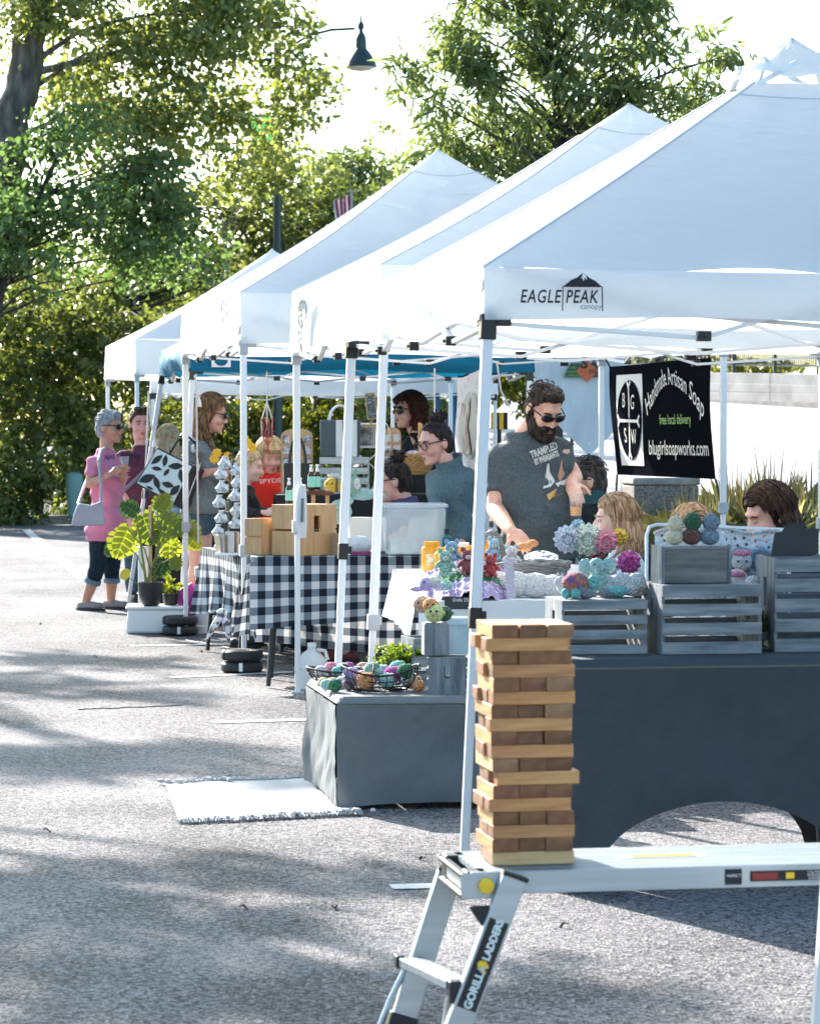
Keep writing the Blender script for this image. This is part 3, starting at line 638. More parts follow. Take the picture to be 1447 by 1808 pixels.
LEGM = M('white_steel', (.78, .79, .80), .4, .1); BRK = M('black_plastic', (.012, .012, .014), .45); GRYP = M('grey_plastic', (.42, .44, .46), .5)
def tent(label, nl, u=U, v=V, wid=3.05, dep=3.05, eave=1.85, vh=.26, apex=3.0, vent=False, mat=WF, top=None, feet=None, black=True, lev=(0, 0, 0, 0), truss=True, seed=1, lw=.036, legs=(0, 1, 2, 3), vin=0, sliders=None, sag=.10, curl=0, conc=.05):
    nl = Vector((nl[0], nl[1], 0)); rg = random.Random(seed)
    c = [nl, nl + v * wid, nl + v * wid + u * dep, nl + u * dep]; cen = sum(c, Vector()) / 4
    t = thing('canopy_tent', label, 'tent', cen[:])
    ev = [eave + l for l in lev]; ap = cen + UZ * apex
    E = [c[i] + UZ * (ev[i] + vh) for i in range(4)]; bt = .87 if vent else 1.0
    m = MB()
    for i in range(4):
        a, b = E[i], E[(i + 1) % 4]; ph = rg.uniform(0, 6)
        def fn(x, y, a=a, b=b, ph=ph):
            y2 = y * bt; p = a.lerp(b, x).lerp(ap, y2); e = 4 * x * (1 - x)
            z = -sag * e * math.sin(math.pi * min(1, y2 * .9 + .1)) * .8 - conc * math.sin(math.pi * y2)
            z += .012 * e * math.sin(x * 23 + ph + y * 7) * (1 - y) + .02 * noise.noise(Vector((x * 5 + ph, y * 4, i))) * e
            return p + UZ * z
        m.grid(28, 22, fn)
    m.build('canopy_top', top or mat, t, sharp=.5)
    for i in range(4):
        a, b = E[i], E[(i + 1) % 4]; no = (b - a).cross(UZ).normalized(); ph = rg.uniform(0, 6); m = MB(); za, zb = ev[i], ev[(i + 1) % 4]
        def fn(x, y, a=a, b=b, ph=ph, no=no):
            p = a.lerp(b, x); e = 4 * x * (1 - x); h_ = vh + .025 * e * math.sin(x * 9 + ph) * .6
            out = .016 * y + .02 * y * e * math.sin(x * 17 + ph) + .014 * noise.noise(Vector((x * 9, y * 3, ph))) * e + curl * math.sin(math.pi * y) * e
            return p - UZ * (y * h_ - .0) + no * out - UZ * (.012 * e * (1 - y))
        m.grid(40, 8, fn); m.build('valance', mat, t)
    if vent:
        m = MB(); k = 1 - bt
        for i in range(4):
            a = E[i].lerp(ap, bt - .025) + UZ * .055; b = E[(i + 1) % 4].lerp(ap, bt - .025) + UZ * .055
            m.grid(14, 10, lambda x, y, a=a, b=b: a.lerp(b, x).lerp(ap + UZ * .065, y) - UZ * (.02 * 4 * x * (1 - x) * (1 - y)) + UZ * .008 * math.sin(x * 14 + y * 5))
        m.build('vent_cap', mat, t, sharp=.5)
        for i in range(4):
            m = MB(); m.bar(E[i].lerp(ap, bt) - UZ * .02, E[i].lerp(ap, bt + .03) + UZ * .06, .02, .02); m.bar(E[i].lerp(ap, bt) - UZ * .02, E[i].lerp(E[(i + 1) % 4], .4).lerp(ap, bt) + UZ * .07, .02, .02); m.build('vent_strut', LEGM, t)
    for i in legs:
        f_ = (feet or {}).get(i); top_ = c[i] + (cen - c[i]).normalized() * .03 + UZ * (ev[i] + .05)
        foot = Vector((f_[0], f_[1], 0)) if f_ else Vector((top_.x, top_.y, 0)); d = foot - top_; ms = (sliders or {}).get(i, .52)
        m = MB(); m.bar(top_, top_ + d * (ms + .01), lw, lw, v); m.bar(top_ + d * ms, foot + UZ * .006, lw * .8, lw * .8, v); lg = m.build('leg', LEGM, t, bevel=.004)
        m = MB(); m.box(foot + UZ * .004, (.07, .07, .008)); m.build('foot', GRYP, lg)
        q = top_ + d * ms; m = MB(); kk_ = 1.15 if black else 1.5; m.bar(q - d.normalized() * .03, q + d.normalized() * .04, lw * kk_, lw * kk_, v); m.box(q + v * lw * .8, (.02, .03, .035)); m.build('height_catch', GRYP if not black else BRK, lg, bevel=.003)
        m = MB(); dn = d.normalized(); m.bar(top_ + dn * .03, top_ + dn * .115, lw * 1.45, lw * 1.45, v)
        for k in ((i + 1) % 4, (i - 1) % 4):
            e = (c[k] - c[i]).normalized(); m.box(top_ + dn * .055 + e * .05, (.05, .05, .03), frame_R(e))
        m.build('bracket', BRK if black else GRYP, lg, bevel=.004)
    if truss:
        for i in range(4):
            j = (i + 1) % 4; e = (c[j] - c[i]).normalized(); inn = (cen - (c[i] + c[j]) / 2).normalized() * .04
            def q(f_, z): return c[i].lerp(c[j], f_) + inn + UZ * (ev[i] + (ev[j] - ev[i]) * f_ + z)
            m = MB()
            for k, (f0, f1) in enumerate(((0.02, .25), (.25, .5), (.5, .75), (.75, .98))):
                hi, lo = .17, -.055
                za, zb = (-.01, lo) if k in (0,) else ((lo, -.01) if k == 3 else ((lo, hi) if k == 1 else (hi, lo)))
                m.bar(q(f0, za), q(f1, zb), .026, .014); o2 = inn.normalized() * .016
                zc, zd = (.19, .02) if k == 0 else ((.02, .19) if k == 3 else ((.02, -.04) if k == 1 else (-.04, .02)))
                m.bar(q(f0, zc) + o2, q(f1, zd) + o2, .026, .014)
            m.build('truss_bar', LEGM, t)
            for f_, z in ((.25, -.05), (.5, -.05), (.75, -.05)):
                m = MB(); m.box(q(f_, z) - inn * .3, (.046, .036, .034), frame_R(e)); m.lathe([(.006, 0), (.006, .004)], q(f_, z) - inn * .85, 8, R3(math.pi / 2)); m.build('joint', BRK, t, bevel=.004)
    return t, c, cen, E
def frame_R(e):
    e = Vector(e).normalized(); n = UZ.cross(e).normalized(); u_ = e.cross(n); return Matrix((e, n, u_)).transposed()
T1, c1_, cen1, E1 = tent('white pop up tent with a vent cap and mountain emblem, nearest in the row', (.245, 10.0), eave=1.84, vh=.175, apex=2.93, vent=True,
    feet={0: (.18, 10.02), 3: (-.33, 12.99)}, seed=1, sag=.03, conc=.015, lev=(0, 0, .0, -.0), sliders={0: .55, 3: .5}, curl=.02)
T2, c2_, cen2, E2 = tent('plain white pop up tent with a taped paper on its valance, second in the row', (-.13, 13.56), eave=1.88, vh=.33, apex=3.12, feet={0: (-.19, 13.56), 3: (-.62, 16.56)}, black=False, seed=2, sliders={0: .69, 3: .52})
T3, c3_, cen3, E3 = tent('broad plain white pop up tent over the checked tablecloth', (-1.02, 18.1), u=Vector((-.19, .982, 0)).normalized(), v=Vector((.982, .19, 0)).normalized(), eave=1.97, vh=.31, apex=3.30, black=False, seed=3, sliders={0: .64, 3: .62}, lw=.036)
T4, c4_, cen4, E4 = tent('pop up tent with teal and white canopy, behind the broad white one', (-1.60, 21.9), wid=2.55, dep=2.5, eave=1.87, vh=.2, apex=2.9, mat=TEAL, feet={0: (-1.66, 21.7), 3: (-2.27, 24.1), 1: (.86, 22.2)}, seed=4, curl=.05)
T5, c5_, cen5, E5 = tent('far white pop up tent at the end of the row, beside the trees', (-2.58, 28.2), u=Vector((-.19, .982, 0)).normalized(), v=Vector((.982, .19, 0)).normalized(), eave=1.94, vh=.34, apex=3.22, black=False, seed=5, truss=False)
T6, c6_, cen6, E6 = tent('low white tent standing far behind the teal one', (-2.88, 33.4), u=Vector((.08, .996, 0)), v=Vector((.98, -.2, 0)).normalized(), wid=3.75, dep=3.0, eave=1.82, vh=.22, apex=2.75, seed=6, truss=True)
T0, c0_, cen0, E0 = tent('white tent beside the photographer of which only one leg shows', (1.52, 3.62), eave=2.02, vh=.25, apex=3.1, feet={3: (.895, 6.62)}, seed=7, sliders={3: .56}, truss=False)
# seams of the nearest roof
for tt, EE, ce, ap_, cuts in ((T1, E1, cen1, 2.93, (.80,)), (T2, E2, cen2, 3.12, (.86,)), (T3, E3, cen3, 3.30, (.86,))):
    A_ = ce + UZ * ap_; m = MB(); sg, cc_ = (.03, .015) if tt is T1 else (.10, .05)
    for f_ in cuts:
        pts = []
        for i in range(4):
            for k in range(12):
                x = k / 12; e = 4 * x * (1 - x); y2 = f_
                pts.append(EE[i].lerp(EE[(i + 1) % 4], x).lerp(A_, y2) + UZ * (-sg * e * math.sin(math.pi * min(1, y2 * .9 + .1)) * .8 - cc_ * math.sin(math.pi * y2) + .004))
        m.tube(pts, .0035, 5, closed=True)
    m.build('seam', M('seam', (.60, .63, .65), .8), tt)
    for i in range(4):
        m = MB(); m.tube([EE[i].lerp(A_, k / 14 * .86) + UZ * (-cc_ * math.sin(math.pi * k / 14 * .86) + .002) for k in range(15)], .005, 5); m.build('hip_seam', M('seam', (0, 0, 0)), tt)
# emblem lettering on the near valance
INK = M('print_black', (.015, .015, .02), .7)
ea, eb = E1[0], E1[1]; nv = (eb - ea).cross(UZ).normalized(); ev_ = (eb - ea).normalized(); sv = 520.0
def onval(px, py): return (px - 912) / sv + .118, (py - 480) / sv       # pixels on the valance -> metres from its corner
x0, _ = onval(912, 0)
def vfn(ox, oz): return lambda x, y: ea + ev_ * (ox + x) - UZ * (oz - y) + nv * .042
fitted('EAGLE', T1, INK, vfn(.186, .118), .140, .042, shear=.2, spacing=1.12, bold=.014)
fitted('PEAK', T1, INK, vfn(.326, .118), .112, .042, shear=.2, spacing=1.1, bold=.014)
lettering('canopy', T1, M('print_blue', (.05, .16, .22), .7), vfn(.318, .138), .026, align='LEFT', shear=.2)
m = MB(); f_ = vfn(.328, .06)
mt_ = [(-.068, -.005), (-.04, .018), (-.02, .026), (0, .042), (.024, .024), (.042, .016), (.066, -.005)]
m.prism(mt_, f_(0, 0), ev_, UZ, .001)
for xx in (-.068, .066): m.bar(f_(xx, -.005), f_(xx * 1.02, -.085), .004, .003)
m.bar(f_(-.068, -.004), f_(.066, -.004), .006, .003); m.build('emblem', INK, T1, smooth=False)
m = MB(); m.prism([(-.012, .024), (-.004, .028), (0, .042), (.01, .032), (.014, .018), (.006, .026), (.002, .014), (-.004, .026)], f_(0, 0) + nv * .002, ev_, UZ, .001); m.build('emblem_snow', WHT, T1, smooth=False)
# paper taped to the second tent's side valance
a, b = E2[3], E2[0]; n2 = (b - a).cross(UZ).normalized(); d2 = (b - a).normalized()
t = thing('taped_paper', 'printed paper taped over the white valance of the second tent', 'paper', (a.lerp(b, .27) - UZ * .33)[:])
PAP = M('paper_blue', (.55, .62, .66), .7); pc = a.lerp(b, .275) + n2 * .05
m = MB(); m.grid(4, 6, lambda x, y: pc + d2 * ((x - .5) * .34) - UZ * (.06 + .30 * y) + n2 * .01 * math.sin(x * 5 + y * 3)); m.build('sheet', PAP, t)
m = MB(); rg = random.Random(3)
for k in range(46):
    x = rg.uniform(-.11, .12); y = rg.uniform(.1, .33); q = pc + d2 * x - UZ * y + n2 * .022; m.bar(q, q + d2 * rg.uniform(-.02, .02) - UZ * rg.uniform(.008, .02), .018, .002, n2)
m.build('print', INK, t, smooth=False)
m = MB()
for k in range(10): q = pc + d2 * (-.2 + .042 * k) - UZ * (.03 + rg.uniform(0, .015)) + n2 * .024; m.bar(q, q + d2 * .012 - UZ * rg.uniform(.03, .06), .03, .002, n2)
m.build('tape', M('tape', (.10, .13, .15), .3), t, smooth=False)
# marks on the third tent's side valance and the emblem inside the teal valance
a, b = E3[3], E3[0]; n3 = (b - a).cross(UZ).normalized(); d3 = (b - a).normalized(); m = MB()
for k in range(7): q = a.lerp(b, .80 + .022 * (k % 5)) - UZ * (.05 + .045 * (k // 2) * .6) + n3 * .04; m.bar(q, q + d3 * .05 - UZ * .03 * (-1) ** k, .02, .002, n3)
m.build('print', INK, T3, smooth=False)
a, b = E4[0], E4[1]; n4 = (b - a).cross(UZ).normalized(); d4 = (b - a).normalized(); q = a + d4 * .22 - UZ * .12 + n4 * .045
m = MB(); m.prism([(-.07, -.05), (.07, -.05), (.07, .05), (-.07, .05)], q, d4, UZ, .002); pl_ = m.build('emblem_patch', WHT, T4, smooth=False)
m = MB(); m.prism([(math.cos(k / 12 * 6.28) * .05, math.sin(k / 12 * 6.28) * .042) for k in range(12)], q + n4 * .004, d4, UZ, .002); m.build('emblem_ring', TEAL, T4, smooth=False)
# weights on the legs
def weight(px, py, label):
    b = G(px, py); t = thing('leg_weight', label, 'weight', b[:], group='stacked black leg weights')
    for k in range(2):
        m = MB()
        for a0, a1 in ((.06, 3.08), (3.2, 6.22)):
            prof = [(.05, .003), (.112, .0), (.125, .012), (.127, .03), (.125, .05), (.112, .062), (.05, .059)]; n = 16; vs = []
            for j in range(n + 1):
                an = a0 + (a1 - a0) * j / n + .6 * k
                for r_, z_ in prof: vs.append(b + Vector((r_ * math.cos(an), r_ * math.sin(an), z_ + .071 * k + .004)))
            p_ = len(prof); fs = []
            for j in range(n):
                for i in range(p_): fs.append((j * p_ + i, j * p_ + (i + 1) % p_, (j + 1) * p_ + (i + 1) % p_, (j + 1) * p_ + i))
            fs.append(tuple(range(p_))[::-1]); fs.append(tuple(n * p_ + i for i in range(p_))); m.add(vs, fs)
        m.build('plate', M('weight_black', (.018, .018, .02), .55, bump=.15, bscale=120), t, bevel=.003)
    m = MB(); m.box(b + Vector((.0, -.118, .04)), (.022, .02, .05)); m.build('pin', LEGM, t)
weight(427, 1188, 'black weight plates stacked round the tent leg before the checked tablecloth'); weight(318, 1122, 'black weight plates stacked round the tent leg beside the potted monstera')
# strap bundle tied to the second tent's far leg
t = thing('tie_strap', 'pale grey strap bundle tied round the tent leg before the wooden crates', 'strap', P(533, 960, 16.5)[:])
m = MB()
for k in range(3):
    m.tube([P(530 + 3 * k, 856, 16.47 - .02 * k), P(526 + 5 * k, 885, 16.45), P(527 + 5 * k, 920, 16.44), P(531 + 3 * k, 950, 16.45)], [.012, .017, .015, .01], 6)
m.build('strap', M('strap_white', (.7, .71, .72), .7), t)
m = MB(); m.tube([P(534, 880, 16.41), P(533, 922, 16.41)], .008, 6); m.build('strap_core', M('strap_dark', (.15, .17, .18), .8), t)
# cords hanging from the frames, macrame hangers
CORD = M('cord', (.72, .69, .64), .9)
def cord(pts, Z, label, r=.006, tassel=True):
    q = [P(x, y, Z) for x, y in pts]; t = thing('cord', label, 'cord', q[-1][:]); m = MB(); m.tube(q, r, 6); m.build('string', CORD, t)
    if tassel: m = MB(); m.tube([q[-1] + UZ * .01, q[-1] - UZ * .02, q[-1] - UZ * .055], [.006, .016, .02], 8); m.build('tassel', CORD, t)
cord([(346, 660), (348, 800), (350, 960)], 21.0, 'long white cord hanging before the young woman in sunglasses', tassel=False)
cord([(343, 662), (349, 690), (351, 704)], 20.9, 'short white cord with a knot end beside the sunglasses woman hair')
cord([(262, 690), (259, 780), (254, 880)], 22.6, 'white cord hanging before the maroon shirt', tassel=False)
cord([(262, 690), (266, 745), (273, 776)], 22.5, 'white cord with knot end beside the maroon shirt')
cord([(767, 650), (767, 740), (766, 770)], 20.6, 'thin white cord hanging beside the woman with a hair bun', tassel=False)
cord([(877, 640), (884, 690), (900, 720)], 20.6, 'white loose cord by the cat banner', tassel=False)
Z = 19.6; t = thing('macrame_hanger', 'red and cream macrame hanger with a small dark pot', 'plant hanger', P(472, 760, Z)[:])
m = MB()
for k in range(3): m.tube([P(471, 655, Z), P(471, 710, Z), P(461 + 10 * k, 742, Z + .04 * (k - 1)), P(462 + 9 * k, 770, Z)], .005, 5)
m.build('cords', CORD, t)
m = MB()
for k in range(4): m.tube([P(460 + 7 * k, 738, Z - .05), P(466 + 5 * k, 752, Z - .05), P(462 + 6 * k, 766, Z - .06), P(473, 790, Z - .05), P(470 + 2 * k, 800, Z - .05)], .0042, 5)
m.build('knots', M('red_cord', (.5, .09, .06), .9), t)
m = MB(); m.lathe([(.012, -.02), (.034, -.015), (.04, .02), (.036, .03)], P(472, 767, Z), 14); m.build('pot', M('dark_pot', (.03, .03, .06), .3), t)
# sales banner hung on the third tent's right side
A = P(1076, 647, 21.35); B = P(1251, 632, 18.95); D = P(1089, 838, 21.3); Cc = P(1263, 846, 18.9)
def bn(x, y): # x 0..1 left to right, y 0..1 bottom to top
    p = D.lerp(Cc, x).lerp(A.lerp(B, x), y); return p + Vector((-.9, -.4, 0)) * (.03 * math.sin(x * 7 + y * 3) * y)
t = thing('shop_banner', 'black vinyl banner with white soap maker lettering and oval crossed emblem', 'banner', ((D + Cc) / 2)[:])
m = MB(); m.grid(20, 14, bn); sheet = m.build('sheet', M('vinyl_black', (.008, .009, .013), 1.0, bump=.08, bscale=9, spec=.0), t); nb = (Cc - D).cross(A - D).normalized()
if nb.y > 0: nb = -nb
def bp_(k=.012): return lambda x, y: bn(x, y) + nb * k
bf = bp_()
m = MB(); m.grid(6, 6, lambda x, y: bp_(.008)(.075 + .245 * x, .09 + .825 * y)); m.build('panel', M('vinyl_grey', (.62, .66, .68), .5), t)
m = MB(); n = 40; vs = [bp_(.014)(.2, .50)] + [bp_(.014)(.2 + .115 * math.cos(k / n * 6.2832), .505 + .36 * math.sin(k / n * 6.2832)) for k in range(n)]; m.add(vs, [(0, 1 + k, 1 + (k + 1) % n) for k in range(n)]); m.build('oval', M('vinyl_black', (0, 0, 0)), t, smooth=False)
b3 = bp_(.02)
for s, x, y in (('B', .158, .62), ('G', .238, .60), ('S', .165, .30), ('W', .247, .29)): lettering(s, t, WHT, lambda a, c, x=x, y=y: b3(x + a * .42, y + c), .19, sx=.62)
m = MB()
def wb_(p, q, w_=.006): m.bar(b3(*p), b3(*q), .02, .004, nb)
wb_((.2, .2), (.2, .83)); wb_((.105, .5), (.298, .49))
for p, q in (((.2, .80), (.185, .85)), ((.2, .80), (.216, .85)), ((.2, .22), (.187, .16)), ((.2, .22), (.214, .155)), ((.115, .5), (.098, .55)), ((.115, .5), (.098, .45)), ((.288, .49), (.303, .54)), ((.288, .49), (.305, .44))): wb_(p, q)
m.build('crossed_bones', WHT, t, smooth=False)
def arch(x, y):
    u_ = x / .30; slope = -.62 * u_; return b3(.672 + x - y * .20 * slope * 1.3, .80 - .30 * u_ * u_ - .02 * u_ + y)
fitted('Handmade Artisan Soap', t, WHT, arch, .58, .145)
fitted('free local delivery', t, M('vinyl_green', (.30, .58, .16), .5), lambda x, y: b3(.675 + x, .46 + y), .34, .085)
fitted('blugirlsoapworks.com', t, WHT, lambda x, y: b3(.69 + x, .195 + y), .59, .125, bold=.004)
m = MB()
for p, q in ((A, P(1062, 622, 21.4)), (B, P(1253, 616, 19)), (D, P(1087, 880, 21.4)), (Cc, P(1283, 935, 18.8))): m.tube([p, q], .008, 6)
m.build('bungee', BRK, t)
# cat banner on the teal tent's right side
t = thing('cat_banner', 'white feather banner with a cat drawing in a grey oval', 'banner', P(825, 830, 19.5)[:])
a0, a1, a2, a3 = P(801, 672, 20.5), P(850, 648, 19.0), P(812, 838, 20.5), P(862, 845, 19.0)
def cb(x, y): return a2.lerp(a3, x).lerp(a0.lerp(a1, x), y) + Vector((-.02 * math.sin(y * 5), 0, 0))
nc = (a3 - a2).cross(a0 - a2).normalized(); nc = nc if nc.y < 0 else -nc
m = MB(); m.grid(8, 10, cb); m.build('sheet', M('banner_white', (.62, .60, .62), .7, trans=.3), t)
m = MB(); n = 30; vs = [cb(.52, .5) + nc * .012] + [cb(.52 + .34 * math.cos(k / n * 6.28), .5 + .33 * math.sin(k / n * 6.28)) + nc * .012 for k in range(n)]; m.add(vs, [(0, 1 + k, 1 + (k + 1) % n) for k in range(n)]); m.build('oval', M('oval_grey', (.32, .34, .33), .7), t, smooth=False)
m = MB(); cat = [(.36, .22), (.42, .5), (.30, .62), (.28, .76), (.38, .69), (.48, .70), (.58, .78), (.6, .62), (.56, .5), (.62, .36), (.66, .22)]; m.add([cb(*p) + nc * .02 for p in cat], [tuple(range(len(cat)))]); m.build('cat_drawing', M('cat_brown', (.10, .06, .055), .8, col2=(.5, .45, .42), scale=14), t, smooth=False)
for i, ch in enumerate('SASSY CAT'):
    an = math.pi * (.93 - .105 * i); lettering(ch, t, INK, lambda x, y, an=an: cb(.52 + .42 * math.cos(an) + x * .55, .5 + .41 * math.sin(an) + y * .5 + x * math.cos(an) * -.3) + nc * .016, .14)
lettering('CO', t, INK, lambda x, y: cb(.5 + x * .55, .1 + y * .5) + nc * .016, .14)
m = MB(); m.tube([a1 + Vector((.02, 0, .1)), a3 - UZ * .8], .012, 6); m.build('pole', LEGM, t)
# ================================================================ LADDER PLATFORM AND BLOCK TOWER
AL = M('aluminium', (.50, .53, .55), .42, .7, col2=(.42, .45, .47), scale=5, stretch=(.3, 8, 8), bump=.05)
AL2 = M('aluminium_worn', (.23, .27, .295), .55, .4, col2=(.16, .20, .225), scale=20, stretch=(.4, 3, 3), bump=.25, bscale=160)
PZ = .477; O = P(846, 1542, 6.80); O.z = PZ
t = thing('work_platform', 'aluminium step platform with a black sticker on its leg, carrying the wooden block tower', 'work platform', (O.x, O.y, 0), math.atan2(V.y, V.x))
def pl(a, b, z): return O + V * a + U * b + UZ * (z - PZ)
m = MB(); L_ = 1.62
for i in range(7): m.bar(pl(.0, .022 + .046 * i, PZ - .003), pl(L_, .022 + .046 * i, PZ - .003), .042, .006)
m.bar(pl(0, .16, PZ - .009), pl(L_, .16, PZ - .009), .31, .006); m.build('deck', AL2, t, smooth=False)
for b in (.0, .32):
    m = MB(); m.bar(pl(-.02, b, PZ - .026), pl(L_ + .02, b, PZ - .026), .012, .052); m.bar(pl(-.02, b + (.008 if b == 0 else -.008), PZ - .049), pl(L_ + .02, b + (.008 if b == 0 else -.008), PZ - .049), .03, .006); m.build('side_rail', AL, t, bevel=.002)
m = MB(); m.box(pl(.47, .16, PZ + .001), (.155, .03, .006), R3(0, 0, math.atan2(V.y, V.x))); m.build('level_insert', M('level_yellow', (.80, .50, .03), .4), t, bevel=.002)
m = MB(); m.box(pl(.47, .16, PZ - .001), (.21, .045, .006), R3(0, 0, math.atan2(V.y, V.x))); m.build('level_surround', M('pale_plastic', (.62, .64, .62), .5), t, bevel=.002)
m = MB()
for b in (0, .32): m.box(pl(-.005, b * 1.0 + (.03 if b == 0 else -.03), PZ - .03), (.05, .06, .06), R3(0, 0, math.atan2(V.y, V.x)))
m.bar(pl(-.03, .02, PZ - .012), pl(-.03, .30, PZ - .012), .02, .012); m.bar(pl(-.03, .02, PZ - .06), pl(-.03, .30, PZ - .06), .02, .014)
m.build('end_cap', BRK, t, bevel=.004)
m = MB(); m.bar(pl(-.018, .01, PZ - .036), pl(-.018, .31, PZ - .036), .02, .03); m.build('end_rail', AL, t, bevel=.003)
m = MB(); m.prism([(-.03, -.075), (.06, -.075), (.02, -.12), (-.0, -.12)], pl(.0, -.012, PZ), V, UZ, .02); m.build('hinge_cover', BRK, t, bevel=.003)
m = MB(); m.prism([(-.045, -.06), (.075, -.06), (.075, -.002), (-.045, -.002)], pl(-.0, -.009, PZ), V, UZ, .004); hp = m.build('hinge_plate', AL, t, bevel=.002)
m = MB(); m.lathe([(.001, .017), (.016, .016), (.018, .010), (.018, 0)], pl(.012, -.014, PZ - .03), 18, R3(math.pi / 2, 0, math.atan2(V.y, V.x))); m.build('release_pin', M('pin_yellow', (.85, .55, .02), .4), t)
def leg_(a0, b, a1, top, name, wd):
    p = pl(a0, b, top); q = pl(a1, b, .02); m = MB(); m.bar(p, q, wd, .03, -U); lg = m.build(name, AL, t, bevel=.003)
    d = (q - p).normalized(); m = MB(); m.bar(p - d * .006, p + d * .004, wd + .004, .034, -U); m.build('leg_cap', BRK, lg); m = MB(); m.bar(q - d * .07, q + d * .018, wd + .01, .04, -U); m.build('rubber_foot', BRK, lg, bevel=.004); return p, d, lg
p1, d1, lg1 = leg_(.075, -.030, -.098, PZ - .008, 'leg', .058)
p2, d2_, lg2 = leg_(-.004, .345, -.135, PZ - .05, 'leg', .058)
leg_(L_ - .075, -.030, L_ + .135, PZ - .008, 'leg', .058); leg_(L_ + .004, .345, L_ + .205, PZ - .05, 'leg', .058)
q1 = p1 + d1 * .265; q2 = p2 + d2_ * .222
m = MB(); m.bar(q1 + V * -.03 + U * .02, q2 + V * -.03 - U * .02, .06, .022); m.build('rung', AL2, t, bevel=.003)
m = MB(); m.bar(q1 + V * -.03 + U * .025 - UZ * .013, q1 + V * -.03 - U * .005 - UZ * .013, .05, .05); m.build('rung_bracket', BRK, t, bevel=.003); m = MB(); m.bar(q2 + V * -.055 - U * .02, q2 + V * -.055 + U * .02, .02, .03); m.build('rung_bracket', BRK, t, bevel=.003)
m = MB(); m.tube([q2 + V * -.04 - UZ * .02, q2 + V * -.075 - UZ * .09, q2 + V * -.12 - UZ * .2], .008, 8); m.build('brace', AL, t); m = MB(); m.tube([q1 + V * -.05 + U * .03 - UZ * .03, q1 + V * -.055 + U * .05 - UZ * .1, q1 + V * -.1 + U * .06 - UZ * .22], .009, 8); m.build('brace', AL, t)
fn_ = d1.cross(-U).normalized(); fn_ = fn_ if fn_.x > 0 else -fn_
m = MB(); m.bar(p1 + d1 * .105 - U * .0158, p1 + d1 * .318 - U * .0158, .046, .002, -U); m.build('sticker', M('sticker_black', (.01, .01, .012), .4), t, smooth=False)
sx_ = -d1; sy_ = fn_ * -1
def st(x, y, k=.0195): return p1 + d1 * .211 + sx_ * x + sy_ * y - U * k
lettering('GORILLA', t, M('sticker_white', (.66, .74, .74), .5), lambda x, y: st(x - .105, y - .009), .026, sx=.98, align='LEFT', bold=.0012)
lettering('LADDERS', t, M('sticker_white', (0, 0, 0)), lambda x, y: st(x + .012, y - .009), .024, sx=.96, align='LEFT', bold=.0012)
m = MB(); m.prism([(-.014, -.014), (-.006, -.006), (-.001, -.014), (.004, -.013), (.012, -.002), (.009, .010), (.001, .014), (-.008, .009), (-.014, .002)], st(-.002, 0, .0185), sx_, sy_, .001); m.build('emblem', M('pin_yellow', (0, 0, 0)), t, smooth=False)
for a0, a1, z0, z1, mt in ((.575, .615, -.044, -.008, INK), (.635, .86, -.038, -.014, INK), (.64, .70, -.034, -.018, M('sticker_red', (.25, .02, .02), .4)), (.72, .74, -.033, -.019, M('pin_yellow', (0, 0, 0)))):
    k = -.0075 - (.0015 if mt is not INK else 0); m = MB(); m.prism([(a0, z0), (a1, z0), (a1, z1), (a0, z1)], pl(0, k, PZ), V, UZ, .001); m.build('sticker', mt, t, smooth=False)
for i in range(3): lettering(('CAUTION', 'WARNING', 'DANGER')[i], t, WHT, lambda x, y, i=i: pl(.79 + .0 * i + x, -.010, PZ - .022 - .007 * i + y), .008)
lettering('INSPECT', t, WHT, lambda x, y: pl(.595 + x, -.010, PZ - .026 + y), .009)
# tower
WS = []
for i, (c1, c2) in enumerate((((.47, .215, .075), (.60, .33, .135)), ((.36, .155, .06), (.53, .265, .105)), ((.55, .32, .14), (.66, .44, .22)), ((.42, .18, .065), (.57, .29, .11)))):
    WS.append(M('pine_%d' % i, c1, .55, col2=c2, scale=7, stretch=(1.2, 14, 14), detail=5, bump=.15, bscale=60))
WE = [M('end_grain_%d' % i, c1, .75, col2=c2, scale=22, detail=3, bump=.2, bscale=80) for i, (c1, c2) in enumerate((((.15, .060, .024), (.24, .115, .052)), ((.105, .045, .020), (.20, .095, .045)), ((.22, .11, .055), (.31, .175, .095)), ((.13, .05, .026), (.26, .11, .055))))]
BL, BWd, BH = .193, .0635, .0309
T0_ = P(868, 1533, 6.88); T0_.z = PZ + .001; rz0 = math.atan2(V.y, V.x)
def block_mesh(k):
    m = MB(); m.box((0, 0, BH / 2), (BL, BWd - .0022, BH - .0006)); b = m.build('wooden_block', [WS[k], WE[k]], None, bevel=.0016, seg=2)
    for p in b.data.polygons:
        if abs(p.normal.x) > .9: p.material_index = 1
    return b
protos = [block_mesh(k) for k in range(4)]; first = [True] * 4; rb = random.Random(12)
ordn = ['top', 'second', 'third', 'fourth', 'fifth', 'sixth', 'seventh', 'eighth', 'ninth', 'tenth', 'eleventh', 'twelfth', 'thirteenth', 'fourteenth', 'fifteenth', 'sixteenth', 'seventeenth', 'bottom']
